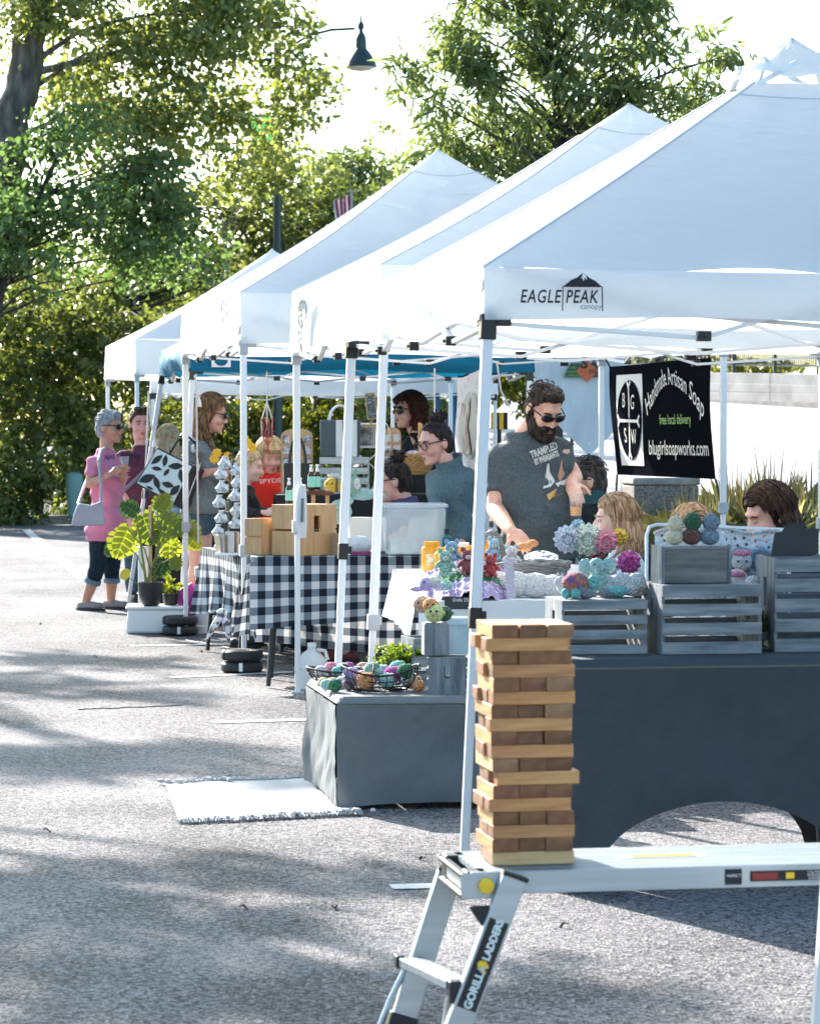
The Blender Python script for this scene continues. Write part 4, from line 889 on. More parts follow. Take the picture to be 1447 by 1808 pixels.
for row in range(18):
    z = T0_.z + BH * (17 - row); wob = rb.uniform(-.008, .008)
    for j in range(3):
        k = rb.choice((0, 0, 1, 1, 2, 3, 3)); b = protos[k] if first[k] else protos[k].copy()
        if not first[k]: SC.collection.objects.link(b)
        first[k] = False; push = rb.uniform(-.008, .008); rot = rz0 + rb.uniform(-.012, .012)
        if row % 2 == 0:     # ends to the front
            c = T0_ + V * (BWd * (j + .5) + rb.uniform(-.0015, .0015) + wob * .6) + U * (BL / 2 + push); rot += math.pi / 2
            lab = 'brown ended block, %s, %s row of the tower' % (('at the sunlit side', 'centred', 'at the shaded side')[j], ordn[row])
        else:
            c = T0_ + V * (BL / 2 + push * 1.6 + wob) + U * (BWd * (j + .5))
            if j == 0 and row in (13,): c -= V * .014
            lab = '%s of the tower' % (('long pale block lying in front in the %s row' % ordn[row]), ) if j == 0 else 'crosswise block %s in the %s row of the tower' % (('in front', 'in the middle', 'at the back')[j], ordn[row])
        b.location = (c.x, c.y, z); b.rotation_euler = (0, 0, rot + (math.pi if rb.random() < .5 else 0)); _tag(b, lab, 'wooden block', 'blocks of the tumbling tower')
# ================================================================ TABLES
GREYC = M('spandex_grey', (.13, .142, .150), .75, col2=(.14, .152, .16), scale=30, bump=2.2, bscale=4.5)
BLUC = M('spandex_slate', (.044, .051, .058), .75, col2=(.050, .057, .064), scale=20, bump=2.2, bscale=4.5)
TOPM = M('table_plastic', (.55, .55, .53), .5)
def table(name, label, o, u, v, ln, dp, h_, legs=True):
    t = thing(name, label, 'table', (o + v * ln / 2 + u * dp / 2)[:]); o = Vector((o.x, o.y, 0)); z = UZ
    m = MB(); n = o + v * ln / 2 + u * dp / 2 + z * (h_ - .02); m.box(n, (ln, dp, .035), Matrix((v, u, z)).transposed()); m.build('tabletop', TOPM, t, bevel=.01)
    if legs:
        for a in (.08, .92):
            for b in (.12, .88):
                p = o + v * ln * a + u * dp * b; m = MB(); m.tube([p + z * (h_ - .04), p + (v * (-.05 if a < .5 else .05)) + z * .01], .014, 8); m.build('leg', FM, t)
    return t
def stretch_cover(label, o, u, v, ln, dp, h_, mat, arch=None, hem=.03, front_only=False):
    o = Vector((o.x, o.y, 0)); t = None; m = MB(); r = .025
    def side(p, q, nrm, ar, nx=44, ny=18):
        dd_ = (q - p).normalized() * r; p = p - dd_; q = q + dd_
        def fn(a, b):
            e = 1 - (2 * a - 1) ** 2; bot = .008 + hem * e
            if ar: bot = max(bot, ar * math.sqrt(max(0, 1 - ((a - .47) / .40) ** 2)) if abs(a - .47) < .40 else bot)
            zz = (h_ - r) + (bot - h_ + r) * b; s_ = math.sin(math.pi * b) * .035 * e
            fold = .006 * math.sin(a * 60) * b * (1 - e) ** 3
            return p.lerp(q, a) + nrm * (.004 - s_ * .5 + fold + .02 * noise.noise(Vector((a * 5, b * 2, ln))) * e + .008 * noise.noise(Vector((a * 16 + b * 5, b * 3, ln))) + .022 * math.sin((a * 3.2 - b * .8) * 9) * b * math.exp(-a * 6) + .010 * math.sin((1 - a) * 30 + b * 4) * b * math.exp(-(1 - a) * 6)) + UZ * zz
        m.grid(nx, ny, fn)
    c = [o, o + v * ln, o + v * ln + u * dp, o + u * dp]; N_ = [-u, v, u, -v]
    for i in range(4):
        nrm = N_[i]; off = nrm * r; side(c[i] + off, c[(i + 1) % 4] + off, nrm, arch if i in (0, 2) else None)
    # top with rounded rim
    def top(a, b):
        x = (a - .5) * (ln + 2 * r); y = (b - .5) * (dp + 2 * r); ex = max(0, abs(x) - ln / 2 + .0) / r; ey = max(0, abs(y) - dp / 2) / r; e = min(1, math.hypot(ex, ey))
        return o + v * (ln / 2 + x) + u * (dp / 2 + y) + UZ * (h_ + .006 - r * (1 - math.sqrt(max(0, 1 - e * e))))
    m.grid(60, 40, top)
    return solo(m, 'table_cover', mat, label, 'table cover', base=(c[0] + c[2]) / 2, sharp=1.2)
TRo = Vector((X(1012, 9.52), 9.52, 0)); TRl, TRd = 1.03, .62
table('folding_table', 'folding table under the dark slate stretch cover with the arched opening', TRo, U, V, TRl, TRd, .735)
stretch_cover('dark slate stretch cover with an arched opening, on the table under the grey crates', TRo, U, V, TRl, TRd, .74, BLUC, arch=.285, hem=.0)
UL = Vector((-.165, .985, 0)).normalized(); LTo = Vector((X(603, 11.6), 11.6, 0)); LTl, LTd = .92, .84
VL = Vector((.985, .165, 0)).normalized()
VL = Vector((.998, .05, 0)).normalized()
table('low_table', 'low table under the grey stretch cover, holding baskets of crochet toys', LTo, UL, VL, LTl, LTd, .425)
stretch_cover('mid grey stretch cover over the low table beside the white rug', LTo, UL, VL, LTl, LTd, .43, GREYC, hem=.02)
# white cloth table
WCL = M('white_cloth', (.74, .74, .76), .85, bump=.2, bscale=14)
TBo = Vector((.035, 12.62, 0)); TBl, TBd = .86, 2.75; TBu = Vector((-.04, 1, 0)).normalized(); TBv = Vector((.995, .1, 0)).normalized()
table('long_table', 'long table under the white cloth with dolls and jars', TBo, TBu, TBv, TBl, TBd, .735)
def drape(label, o, u, v, ln, dp, h_, drops, mat, wav=.02, uvs=1.0, name='tablecloth', seed=1, extra=None):
    o = Vector((o.x, o.y, 0)); m = MB(); c = [o, o + v * ln, o + v * ln + u * dp, o + u * dp]; N_ = [-u, v, u, -v]; LN = [ln, dp, ln, dp]
    m.grid(10, 8, lambda a, b: o + v * ln * a + u * dp * b + UZ * (h_ + .006 + .002 * noise.noise(Vector((a * 9, b * 9, seed)))), uvf=lambda a, b: (ln * a * uvs, dp * b * uvs))
    for i in range(4):
        if drops[i] <= 0: continue
        p, q = c[i], c[(i + 1) % 4]; dr = drops[i]; ph = seed + i
        def fn(a, b, p=p, q=q, dr=dr, i=i, ph=ph):
            dd = dr * (1 + .06 * math.sin(a * 7 + ph)) * (extra(i, a) if extra else 1)
            w_ = wav * b ** 1.2 * (math.sin(a * LN[i] * 13 + ph) + .5 * math.sin(a * LN[i] * 31 + ph * 2))
            return p.lerp(q, a) + N_[i] * (.012 + w_ + .05 * b * (abs(2 * a - 1) ** 6)) + UZ * (h_ + .006 - .012 * min(1, b * 6) - dd * b)
        m.grid(70, 22, fn, uvf=lambda a, b, i=i, dr=dr: ((a if i < 2 else 1 - a) * LN[i] * uvs + (.3 if i % 2 else 0), -dr * b * uvs))
    return solo(m, name, mat, label, 'tablecloth', base=(c[0] + c[2]) / 2, sharp=1.3)
drape('plain white cloth hanging over the edge of the doll table', TBo, TBu, TBv, TBl, TBd, .74, (.34, .3, .2, .22), WCL, wav=.006, seed=4)
# gingham
def gingham():
    mt = bpy.data.materials.new('gingham'); mt.use_nodes = True; N = mt.node_tree.nodes; L = mt.node_tree.links; b = N['Principled BSDF']; b.inputs['Roughness'].default_value = .85; b.inputs['Specular IOR Level'].default_value = .2
    uv = N.new('ShaderNodeUVMap'); sp = N.new('ShaderNodeSeparateXYZ'); L.new(uv.outputs[0], sp.inputs[0]); o = []
    for i in range(2):
        a = N.new('ShaderNodeMath'); a.operation = 'MULTIPLY'; a.inputs[1].default_value = 1 / .086; L.new(sp.outputs[i], a.inputs[0]); f_ = N.new('ShaderNodeMath'); f_.operation = 'FRACT'; L.new(a.outputs[0], f_.inputs[0])
        g_ = N.new('ShaderNodeMath'); g_.operation = 'GREATER_THAN'; g_.inputs[1].default_value = .5; L.new(f_.outputs[0], g_.inputs[0]); o.append(g_.outputs[0])
    s_ = N.new('ShaderNodeMath'); s_.operation = 'ADD'; L.new(o[0], s_.inputs[0]); L.new(o[1], s_.inputs[1]); h_ = N.new('ShaderNodeMath'); h_.operation = 'MULTIPLY'; h_.inputs[1].default_value = .5; L.new(s_.outputs[0], h_.inputs[0])
    cr = N.new('ShaderNodeValToRGB'); cr.color_ramp.interpolation = 'CONSTANT'; e = cr.color_ramp.elements; e[0].color = (.74, .74, .75, 1); e[1].position = .75; e[1].color = (.018, .022, .034, 1); k = e.new(.25); k.color = (.21, .25, .29, 1)
    L.new(h_.outputs[0], cr.inputs[0]); L.new(cr.outputs[0], b.inputs['Base Color'])
    tr = N.new('ShaderNodeBsdfTranslucent'); L.new(cr.outputs[0], tr.inputs[0]); mx = N.new('ShaderNodeMixShader'); mx.inputs[0].default_value = .22; L.new(b.outputs[0], mx.inputs[1]); L.new(tr.outputs[0], mx.inputs[2]); L.new(mx.outputs[0], N['Material Output'].inputs[0]); return mt
GING = gingham()
TGo = Vector((X(441, 16.8), 16.8, 0)); TGl, TGd = 1.85, .74; UG = Vector((-.02, 1, 0)).normalized(); VG = Vector((.995, .1, 0)).normalized()
VG = Vector((.999, .03, 0)).normalized()
table('folding_table', 'folding table with dark tube legs under the black and white checked cloth', TGo, UG, VG, TGl, TGd, .735)
cl_ = drape('black and white checked cloth hanging in folds with its corner tied in a knot', TGo, UG, VG, TGl, TGd, .74, (.375, .33, .56, .46), GING, wav=.026, seed=2)
TG2 = Vector((X(431, 18.33), 18.33, 0)); U2 = Vector((-.245, .97, 0)).normalized(); table('folding_table', 'folding table joined behind the checked one, reaching to the white tube', TG2, U2, VG, .60, 1.42, .665)
drape('black and white checked cloth over the table end near the white tube', TG2, U2, VG, .60, 1.42, .67, (.42, .3, .4, .40), GING, wav=.034, seed=5)
t = thing('cloth_knot', 'tied knot of checked cloth at the table corner', 'knot', P(385, 1085, 18.4)[:])
k0_ = P(392, 1082, 18.45)
m = MB(); m.ell(k0_, (.035, .03, .028)); m.tube([k0_, P(378, 1106, 18.4), P(366, 1128, 18.4)], [.02, .022, .006], 8); m.tube([k0_, P(403, 1112, 18.4), P(404, 1136, 18.4)], [.02, .024, .008], 8); m.build('knot', M('check_dark', (.10, .11, .13), .9, col2=(.7, .7, .7), scale=22, lo=.48, hi=.52), t)
# back display table, side table with black cloth
TKo = Vector((X(486, 19.3), 19.3, 0)); table('display_table', 'raised display table with dark cloth behind the checked table', TKo, Vector((0, 1, 0)), Vector((1, 0, 0)), 1.04, .6, 1.02)
DKC = M('dark_cloth', (.015, .015, .018), .9, bump=.2, bscale=12)
drape('dark cloth on the raised display table', TKo, Vector((0, 1, 0)), Vector((1, 0, 0)), 1.04, .6, 1.025, (.95, .9, .9, .9), DKC, seed=6)
TSo = Vector((X(272, 22.7), 22.7, 0)); table('side_table', 'small table with black cloth behind the monstera', TSo, Vector((0, 1, 0)), Vector((1, 0, 0)), .5, .6, .755)
drape('black cloth on the small table behind the monstera', TSo, Vector((0, 1, 0)), Vector((1, 0, 0)), .5, .6, .76, (.7, .7, .7, .7), DKC, seed=8)
# rug
c = [G(292, 1389), G(560, 1379), G(640, 1441), G(316, 1457)]
RUG = M('rug_cotton', (.56, .56, .56), .95, col2=(.46, .46, .46), scale=60, stretch=(1, 4, 1), bump=.6, bscale=140)
t = thing('rug', 'white cotton rug with frayed edges on the asphalt beside the low table', 'rug', (sum(c, Vector()) / 4)[:])
def rg_(a, b): return c[3].lerp(c[2], a).lerp(c[0].lerp(c[1], a), b) + UZ * (.008 + .012 * max(0, noise.noise(Vector((a * 5, b * 6, 1)))) + .02 * max(0, a - .8) * abs(math.sin(b * 14 + a * 9)))
m = MB(); m.grid(50, 30, rg_); m.grid(50, 1, lambda a, b: rg_(a, 0) - UZ * (b * .01)); m.build('weave', RUG, t)
m = MB(); rg2 = random.Random(4)
for side in (0, 1):
    for k in range(190):
        a = k / 189; p = rg_(a, side); d = Vector((rg2.uniform(-.02, .02), (-1 if side == 0 else 1) * rg2.uniform(.015, .05), 0)); m.tube([p + UZ * .004, p + d * .5 + UZ * rg2.uniform(.0, .016), p + d + UZ * .004 - UZ * p.z * .5], [.0028, .0034, .0016], 5)
for a, b in ((.98, 0), (.88, 0), (.62, 0), (1, .2), (.35, 1), (.05, 1)):
    for k in range(3): m.ell(rg_(a, b) + Vector((rg2.uniform(-.06, .06), rg2.uniform(-.02, .02), .01)), (.022, .012, .009), R3(0, 0, rg2.uniform(0, 3)), 8)
m.build('frayed_edge', M('rug_fray', (.50, .50, .49), .95, bump=.5, bscale=90), t)
zT = .747
# ================================================================ CRATES
GW = M('grey_wood', (.14, .155, .165), .8, col2=(.30, .315, .325), scale=5, stretch=(1, 6, 9), detail=6, bump=.3, bscale=50)
GWv = M('grey_wood_upright', (.12, .135, .145), .8, col2=(.27, .285, .295), scale=5, stretch=(8, 8, 1), detail=6, bump=.3, bscale=50)
DW = M('driftwood_panel', (.10, .098, .09), .85, col2=(.22, .21, .195), scale=4, stretch=(1.2, 6, 12), detail=7, bump=.4, bscale=40)
def crate(label, c, rz, w_, d_, h_, n=4, mat=GW, matv=GWv, gap=.3, slot=True, cat='crate', name='wooden_crate', closed_top=False, th=.010, group=None, slat_sides=(-1, 1), solid=False):
    t = thing(name, label, cat, c[:], rz, group); R = R3(0, 0, rz)
    def L(x, y, z): return Vector(c) + R @ Vector((x, y, z))
    for sx in (-1, 1):
        m = MB()
        if slot:      # end board with a hand slot
            sw, sh, zc = d_ * .17, h_ * .32, h_ * .62
            outer = [(-d_ / 2, 0), (d_ / 2, 0), (d_ / 2, h_), (-d_ / 2, h_)]
            x0 = sx * (w_ / 2 - th / 2)
            for (ya, yb, za, zb) in ((-d_ / 2, -sw / 2, 0, h_), (sw / 2, d_ / 2, 0, h_), (-sw / 2, sw / 2, 0, zc - sh / 2), (-sw / 2, sw / 2, zc + sh / 2, h_)):
                m.box(L(x0, (ya + yb) / 2, (za + zb) / 2), (th, yb - ya, zb - za), R)
        else: m.box(L(sx * (w_ / 2 - th / 2), 0, h_ / 2), (th, d_, h_), R)
        m.build('end_board', matv, t, smooth=False)
    for sy in slat_sides:
        m = MB(); sh = h_ / n * (1 - gap * .0)
        for k in range(n):
            z0 = k * h_ / n + h_ / n * gap * .5; m.box(L(0, sy * (d_ / 2 + th * .45), (k + .5) * (h_ - h_ / n * (1 - gap)) / max(1, n - 1) - .0 if False else h_ / n * (1 - gap) / 2 + k * (h_ - h_ / n * (1 - gap)) / max(1, n - 1)), (w_ - .002, th * .9, h_ / n * (1 - gap)), R)
        m.build('slats', mat, t, bevel=.001)
    m = MB(); m.box(L(0, 0, th / 2 + .001), (w_ - 2 * th, d_ - .004, th), R); m.build('bottom', mat, t, smooth=False)
    if closed_top: m = MB(); m.box(L(0, 0, h_ - th / 2), (w_ - 2 * th - .001, d_ - .004, th), R); m.build('top_board', mat, t, smooth=False)
    return t
rzV = math.atan2(V.y, V.x)
def onTR(px, Z, z=zT): p = P(px, 745, Z); return Vector((p.x, p.y, z))
crate('grey slatted crate beside the block tower, toys standing on top', onTR(1052, 9.84), rzV, .285, .24, .175, 4, closed_top=True)
crate('large grey slatted crate with a smaller box standing on it', onTR(1238, 9.86), rzV, .335, .26, .225, 4, closed_top=True)
tb = thing('wooden_box', 'grey wooden box with a dark driftwood panel, on the large slatted crate', 'box', onTR(1220, 9.84, zT + .226)[:], rzV)
R = R3(0, 0, rzV); b0 = onTR(1220, 9.84, zT + .2262)
def L3(x, y, z): return b0 + R @ Vector((x, y, z))
for sx in (-1, 1): m = MB(); m.box(L3(sx * .112, 0, .061), (.010, .14, .122), R); m.build('end_board', GWv, tb, bevel=.001)
m = MB(); m.box(L3(0, -.062, .061), (.212, .008, .116), R); m.build('front_panel', DW, tb, smooth=False); m = MB(); m.box(L3(0, .066, .061), (.212, .008, .118), R); m.build('back_panel', GW, tb, smooth=False)
m = MB(); m.box(L3(0, 0, .005), (.212, .115, .008), R); m.box(L3(0, 0, .117), (.213, .138, .008), R); m.build('top_board', GW, tb, smooth=False)
crate('tall grey slatted crate under the black card stand at the photo edge', onTR(1422, 9.98), rzV - .1, .27, .32, .305, 5)
crate('small grey crate with a hand slot in its front, on the low table', P(790, 1228, 11.78) * 1, .0 + math.pi / 2 - .05, .145, .145, .155, 4, th=.009)
tb = thing('wooden_box', 'small upright grey box carrying crochet birds, on the small crate', 'box', P(768, 1157, 11.78)[:]); b0 = P(768, 1157, 11.80); m = MB(); m.box(b0 + UZ * .064, (.098, .098, .126), R3(0, 0, .12)); m.build('body', GWv, tb, bevel=.003)
m = MB(); m.box(b0 + UZ * .1285, (.088, .088, .003), R3(0, 0, .12)); m.build('lid', GW, tb)
crate('grey crate lying open sideways behind the two small grey boxes', P(745, 1206, 12.25) * 1, .3, .13, .16, .19, 3, slot=False)
# natural wood crates on the checked table
NW = M('pine_crate', (.48, .27, .12), .6, col2=(.58, .36, .18), scale=4, stretch=(9, 9, 1), detail=5, bump=.15, bscale=50)
def onG(px, Z, z=.749): p = P(px, 745, Z); return Vector((p.x, p.y, z))
crate('tall pine crate with rounded hand slots and bottles standing on it', onG(537, 17.0), math.radians(-42), .20, .30, .285, 2, NW, NW, gap=.04, closed_top=True, th=.014)
crate('lower pine crate at the end of the bottle crate', onG(470, 17.05), math.radians(-42), .13, .2, .205, 2, NW, NW, gap=.04, slot=False, th=.012)
WW = M('white_wash', (.52, .54, .53), .8, col2=(.36, .38, .37), scale=6, stretch=(1, 6, 8), bump=.3, bscale=40)
crate('whitewashed slatted crate under the striped bag', Vector((X(608, 19.5), 19.5, 1.035)), .0, .32, .26, .235, 4, WW, WW, slot=False, closed_top=True)
# ================================================================ POTS, TUBES, JUGS AT THE LEFT
t = thing('storage_box', 'low white box under the potted monstera', 'box', G(275, 1120)[:]); bz = G(275, 1120)
m = MB(); m.box(bz + Vector((0, .15, .09)), (.44, .34, .175), R3(0, 0, .06), taper=.94); m.build('body', M('white_plastic', (.78, .78, .77), .4), t, bevel=.02); m = MB(); m.box(bz + Vector((0, .15, .184)), (.445, .345, .022), R3(0, 0, .06)); m.build('lid', M('white_plastic', (0, 0, 0)), t, bevel=.008)
Zp = 21.25; zb = .197; POT = M('pot_black', (.022, .024, .026), .45)
t = thing('potted_plant', 'monstera with big split yellow green leaves in a black pot, tied to a wooden stake', 'plant', P(265, 745, Zp)[:2] + (zb,))
pc = Vector((X(265, Zp), Zp, zb)); m = MB(); m.lathe([(.05, 0), (.064, .01), (.085, .08), (.092, .16), (.092, .168), (.084, .168), (.08, .14), (.01, .135)], pc, 24); m.build('pot', POT, t)
m = MB(); m.bar(pc + Vector((.0, .0, .1)), P(265, 893, Zp), .055, .02); m.build('stake', M('stake_wood', (.55, .38, .20), .7, col2=(.62, .46, .27), scale=4, stretch=(8, 8, 1)), t, bevel=.003)
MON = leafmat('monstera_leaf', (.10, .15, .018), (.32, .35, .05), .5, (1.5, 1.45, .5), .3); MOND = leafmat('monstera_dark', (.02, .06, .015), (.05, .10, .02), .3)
def monstera(base, tip, size, rot, mat, seed, tilt=.2):
    rg = random.Random(seed); m = MB(); mid = base.lerp(tip, .5) + Vector((rg.uniform(-.04, .04), -.03, .06)); m.tube([base, mid, tip], [.006, .005, .004], 6); st = m
    def outline(a):        # a 0..1 round one half, tip at a = 1
        return .60 * math.sin(math.pi * a) ** .6 * (1.05 - .35 * a)
    lf = MB(); n = 5; ca, sa = math.cos(rot), math.sin(rot); nrm = Vector((0, -1, tilt)).normalized(); ux = Vector((ca, 0, sa)); uy = nrm.cross(ux).normalized(); ux = uy.cross(nrm)
    def pt(x, y): return tip + ux * (x * size) + uy * (y * size) - nrm * (.30 * size * (abs(y) ** 1.6) + .12 * size * x * x)
    for s_ in (-1, 1):
        for k in range(n):
            a0 = k / n + .01; a1 = (k + .86) / n; q = []
            for e, a in ((.03, a0 * .9), (1, a0 * .96 + .08), (1.06, (a0 + a1) / 2 + .06), (.96, a1 + .05), (.03, a1 * .9)):
                q.append(pt(-.12 + 1.12 * min(1, a), s_ * (outline(min(.97, max(.05, a))) * e if e > .1 else .015)))
            lf.add(q, [tuple(range(5)) if s_ > 0 else tuple(range(5))[::-1]])
        lf.add([pt(0, .0), pt(1.0, 0), pt(.95, s_ * .06), pt(.62, s_ * .30), pt(.15, s_ * .34), pt(-.12, s_ * .30), pt(-.2, s_ * .15)], [(0, 1, 2, 3, 4, 5, 6) if s_ > 0 else (6, 5, 4, 3, 2, 1, 0)])
    return st, lf
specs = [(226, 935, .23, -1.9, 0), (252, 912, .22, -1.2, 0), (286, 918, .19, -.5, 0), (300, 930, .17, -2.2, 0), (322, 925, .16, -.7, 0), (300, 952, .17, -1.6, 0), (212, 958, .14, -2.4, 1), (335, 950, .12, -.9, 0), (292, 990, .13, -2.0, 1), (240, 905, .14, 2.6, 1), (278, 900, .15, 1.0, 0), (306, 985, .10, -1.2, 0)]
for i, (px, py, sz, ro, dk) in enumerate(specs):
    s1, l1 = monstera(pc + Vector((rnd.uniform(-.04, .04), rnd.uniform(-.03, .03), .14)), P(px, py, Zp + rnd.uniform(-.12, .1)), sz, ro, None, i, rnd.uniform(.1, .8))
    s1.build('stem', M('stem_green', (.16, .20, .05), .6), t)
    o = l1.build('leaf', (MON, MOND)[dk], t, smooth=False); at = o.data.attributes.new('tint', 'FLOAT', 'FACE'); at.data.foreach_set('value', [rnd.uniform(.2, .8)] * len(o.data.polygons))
t = thing('potted_plant', 'small trailing plant in a little black pot beside the monstera', 'plant', (X(300, 21.5), 21.5, zb)); pc2 = Vector((X(300, 21.35), 21.35, zb)); m = MB(); m.lathe([(.04, 0), (.048, .005), (.056, .08), (.05, .082), (.045, .07), (.01, .068)], pc2, 18); m.build('pot', POT, t)
vs, ti = leaves([(pc2 + UZ * .13, (.09, .06, .05), 40)], .06, 'broad', 9); leafmesh('leaves', vs, ti, MON, t)
t = thing('bamboo_ball_leaf', 'round yellow leaf on a long stem beside the tent leg', 'leaf', P(222, 1018, 21.2)[:]); m = MB(); m.tube([pc + UZ * .14, P(240, 1030, 21.2), P(228, 1020, 21.2)], .003, 5); m.build('stem', M('stem_green', (0, 0, 0)), t); m = MB(); m.prism([(math.cos(k / 14 * 6.28) * .038, math.sin(k / 14 * 6.28) * .042) for k in range(14)], P(221, 1014, 21.2), Vector((1, 0, .1)), Vector((.1, .3, 1)).normalized(), .002); m.build('blade', M('yellow_leaf', (.50, .46, .06), .6, trans=.4), t)
PVC = M('pvc_white', (.66, .66, .68), .4)
for px, Z, y0, y1, r_, lab in ((252, 21.9, 966, 1100, .037, 'white plastic tube standing behind the wooden stake'), (356, 21.3, 1002, 1116, .045, 'white plastic tube standing beside the purple bag')):
    b = Vector((X(px, Z), Z, .0)); h1 = H(y0, Z); t = thing('plastic_tube', lab, 'tube', b[:]); m = MB(); m.lathe([(r_ * 1.18, 0), (r_ * 1.18, .05), (r_, .055), (r_, h1 - .05)], b, 20); m.build('pipe', PVC, t); m = MB(); m.lathe([(r_ * 1.2, h1 - .06), (r_ * 1.2, h1), (r_ * 1.05, h1 + .004)], b, 20); m.build('cap', PVC, t)
t = thing('carry_bag', 'pink and purple bag leaning on the tube under the checked table', 'bag', G(330, 1117)[:]); b = G(330, 1117)
m = MB(); m.prism([(-.09, 0), (.10, 0), (.11, .30), (.03, .36), (-.06, .30)], b + Vector((0, .06, 0)), Vector((1, .1, 0)), UZ, .09); m.build('body', M('bag_pink', (.52, .04, .26), .6, col2=(.38, .05, .32), scale=6), t, bevel=.02)
m = MB(); m.prism([(-.092, 0), (.03, 0), (.0, .12), (-.05, .17), (-.092, .14)], b + Vector((0, -.035, 0)), Vector((1, .1, 0)), UZ, .004); m.build('pocket', M('bag_purple', (.12, .03, .34), .6), t)
m = MB(); m.tube([b + Vector((-.06, -.04, .30)), b + Vector((0, -.05, .16)), b + Vector((.06, -.04, .30))], .006, 6); m.build('strap', M('bag_purple', (0, 0, 0)), t)
b = G(549, 1222); t = thing('water_jug', 'white plastic water jug strapped to the tent leg foot', 'jug', b[:]); b = b + Vector((.0, .12, 0)); m = MB(); m.lathe([(.085, 0), (.095, .01), (.098, .12), (.09, .155), (.055, .2), (.025, .225), (.022, .245)], b, 24); m.build('body', M('jug_white', (.78, .78, .78), .35, trans=.2), t); m = MB(); m.lathe([(.026, .24), (.026, .262), (.02, .264)], b, 16); m.build('cap', WHT, t); m = MB(); m.tube([b + Vector((.03, -.02, .225)), b + Vector((.075, -.03, .22)), b + Vector((.09, -.03, .17))], .011, 8); m.build('handle', M('jug_white', (0, 0, 0)), t)
m = MB(); m.tube([G(519, 1226) + UZ * .12, b + Vector((-.099, 0, .12)), b + Vector((-.07, -.07, .12)), b + Vector((.0, -.1, .12)), b + Vector((.07, -.07, .12))], .004, 5); m.build('strap', BRK, t)
# ================================================================ CROCHET TOYS
def yarn(name, col, c2=None, sc=30, lo=.45, hi=.55): return M('yarn_' + name, col, .95, col2=c2 or tuple(q * .82 if min(col) > .3 else min(1, q * 1.45 + .01) for q in col), scale=sc if c2 else 160, lo=lo - .1, hi=hi + .1, bump=1.0 if min(col) > .4 else 1.6, bscale=115, bkind='voronoi', sheen=.2)
Y = {n: yarn(n, c, c2) for n, c, c2 in (('mint', (.34, .62, .50), None), ('teal', (.16, .48, .44), None), ('seafoam', (.42, .66, .62), None), ('lilac', (.52, .42, .70), None), ('lavender', (.62, .58, .74), None), ('white', (.78, .76, .75), None), ('cream', (.78, .68, .46), None),
    ('blue', (.20, .33, .48), None), ('slate', (.16, .24, .30), None), ('red', (.40, .03, .03), None), ('maroon', (.26, .05, .06), None), ('brown', (.13, .045, .03), None), ('orange', (.80, .30, .10), None), ('peach', (.84, .56, .40), None), ('yellow', (.80, .50, .04), None), ('lime', (.60, .68, .26), None),
    ('green', (.02, .16, .06), None), ('darkgreen', (.012, .09, .03), None), ('magenta', (.42, .04, .28), None), ('pink', (.75, .24, .34), None), ('purple', (.16, .05, .26), None), ('variegated', (.70, .24, .05), (.22, .08, .32)), ('grey', (.32, .34, .37), None), ('rainbow', (.65, .2, .3), (.15, .4, .55)), ('sky', (.42, .60, .74), None), ('paleblue', (.52, .64, .72), (.62, .58, .74)), ('palemint', (.66, .76, .66), None))}
EYE = M('bead_black', (.008, .008, .008), .2)
def toy(name, label, c, parts, eyes=(), group='crochet toys on the stall', cat='crochet toy', extra=None):
    """parts: (material, [(dx, dy, dz, rx, ry, rz)]) ellipsoids fused in one body per colour"""
    c = Vector(c); t = thing(name, label, cat, c[:], group=group); nm = ['body', 'trim', 'limbs', 'detail', 'patch']
    for i, (mt, es) in enumerate(parts):
        m = MB()
        for e in es: m.ell(c + Vector(e[:3]), e[3:6], R3(*(e[6:9] if len(e) > 6 else (0, 0, 0))), 12)
        m.build(nm[i], Y[mt], t)
    for e in eyes: m = MB(); m.ell(c + Vector(e[:3]), (e[3],) * 3, None, 8); m.build('eye', EYE, t)
    if extra: extra(t, c)
    return t
def bear(c, s, label, m1='blue', m2='white', kind='bear'):
    P1 = [(0, 0, .30 * s, .24 * s, .2 * s, .28 * s), (0, -.02 * s, .72 * s, .24 * s, .21 * s, .21 * s)]
    if kind == 'bunny': ears = [(x * s * .12, .02 * s, 1.05 * s, .06 * s, .04 * s, .22 * s, 0, x * .25, 0) for x in (-1, 1)]
    else: ears = [(x * s * .18, .0, .92 * s, .09 * s, .05 * s, .09 * s) for x in (-1, 1)]
    lim = [(x * s * .26, -.06 * s, .42 * s, .08 * s, .08 * s, .2 * s, 0, x * -.7, 0) for x in (-1, 1)] + [(x * s * .17, -.2 * s, .1 * s, .09 * s, .2 * s, .09 * s) for x in (-1, 1)]
    return toy('crochet_' + kind, label, c, [(m1, P1 + ears), (m2, [(0, -.2 * s, .66 * s, .1 * s, .07 * s, .08 * s)]), (m1, lim)], [(-.09 * s, -.21 * s, .77 * s, .022 * s), (.09 * s, -.21 * s, .77 * s, .022 * s), (0, -.275 * s, .69 * s, .025 * s)])
def bird(c, r, label, mt, beak='orange', rz=0):
    return toy('crochet_bird', label, c, [(mt, [(0, 0, r, r, r * .95, r), (math.cos(rz) * r * .8, math.sin(rz) * r * .5, r * 1.05, r * .4, r * .3, r * .25)]), (beak, [(-.15 * r, -.95 * r, r * .9, r * .2, r * .28, r * .15)])], [(-.4 * r, -.82 * r, 1.25 * r, r * .14), (.28 * r, -.86 * r, 1.25 * r, r * .14)])
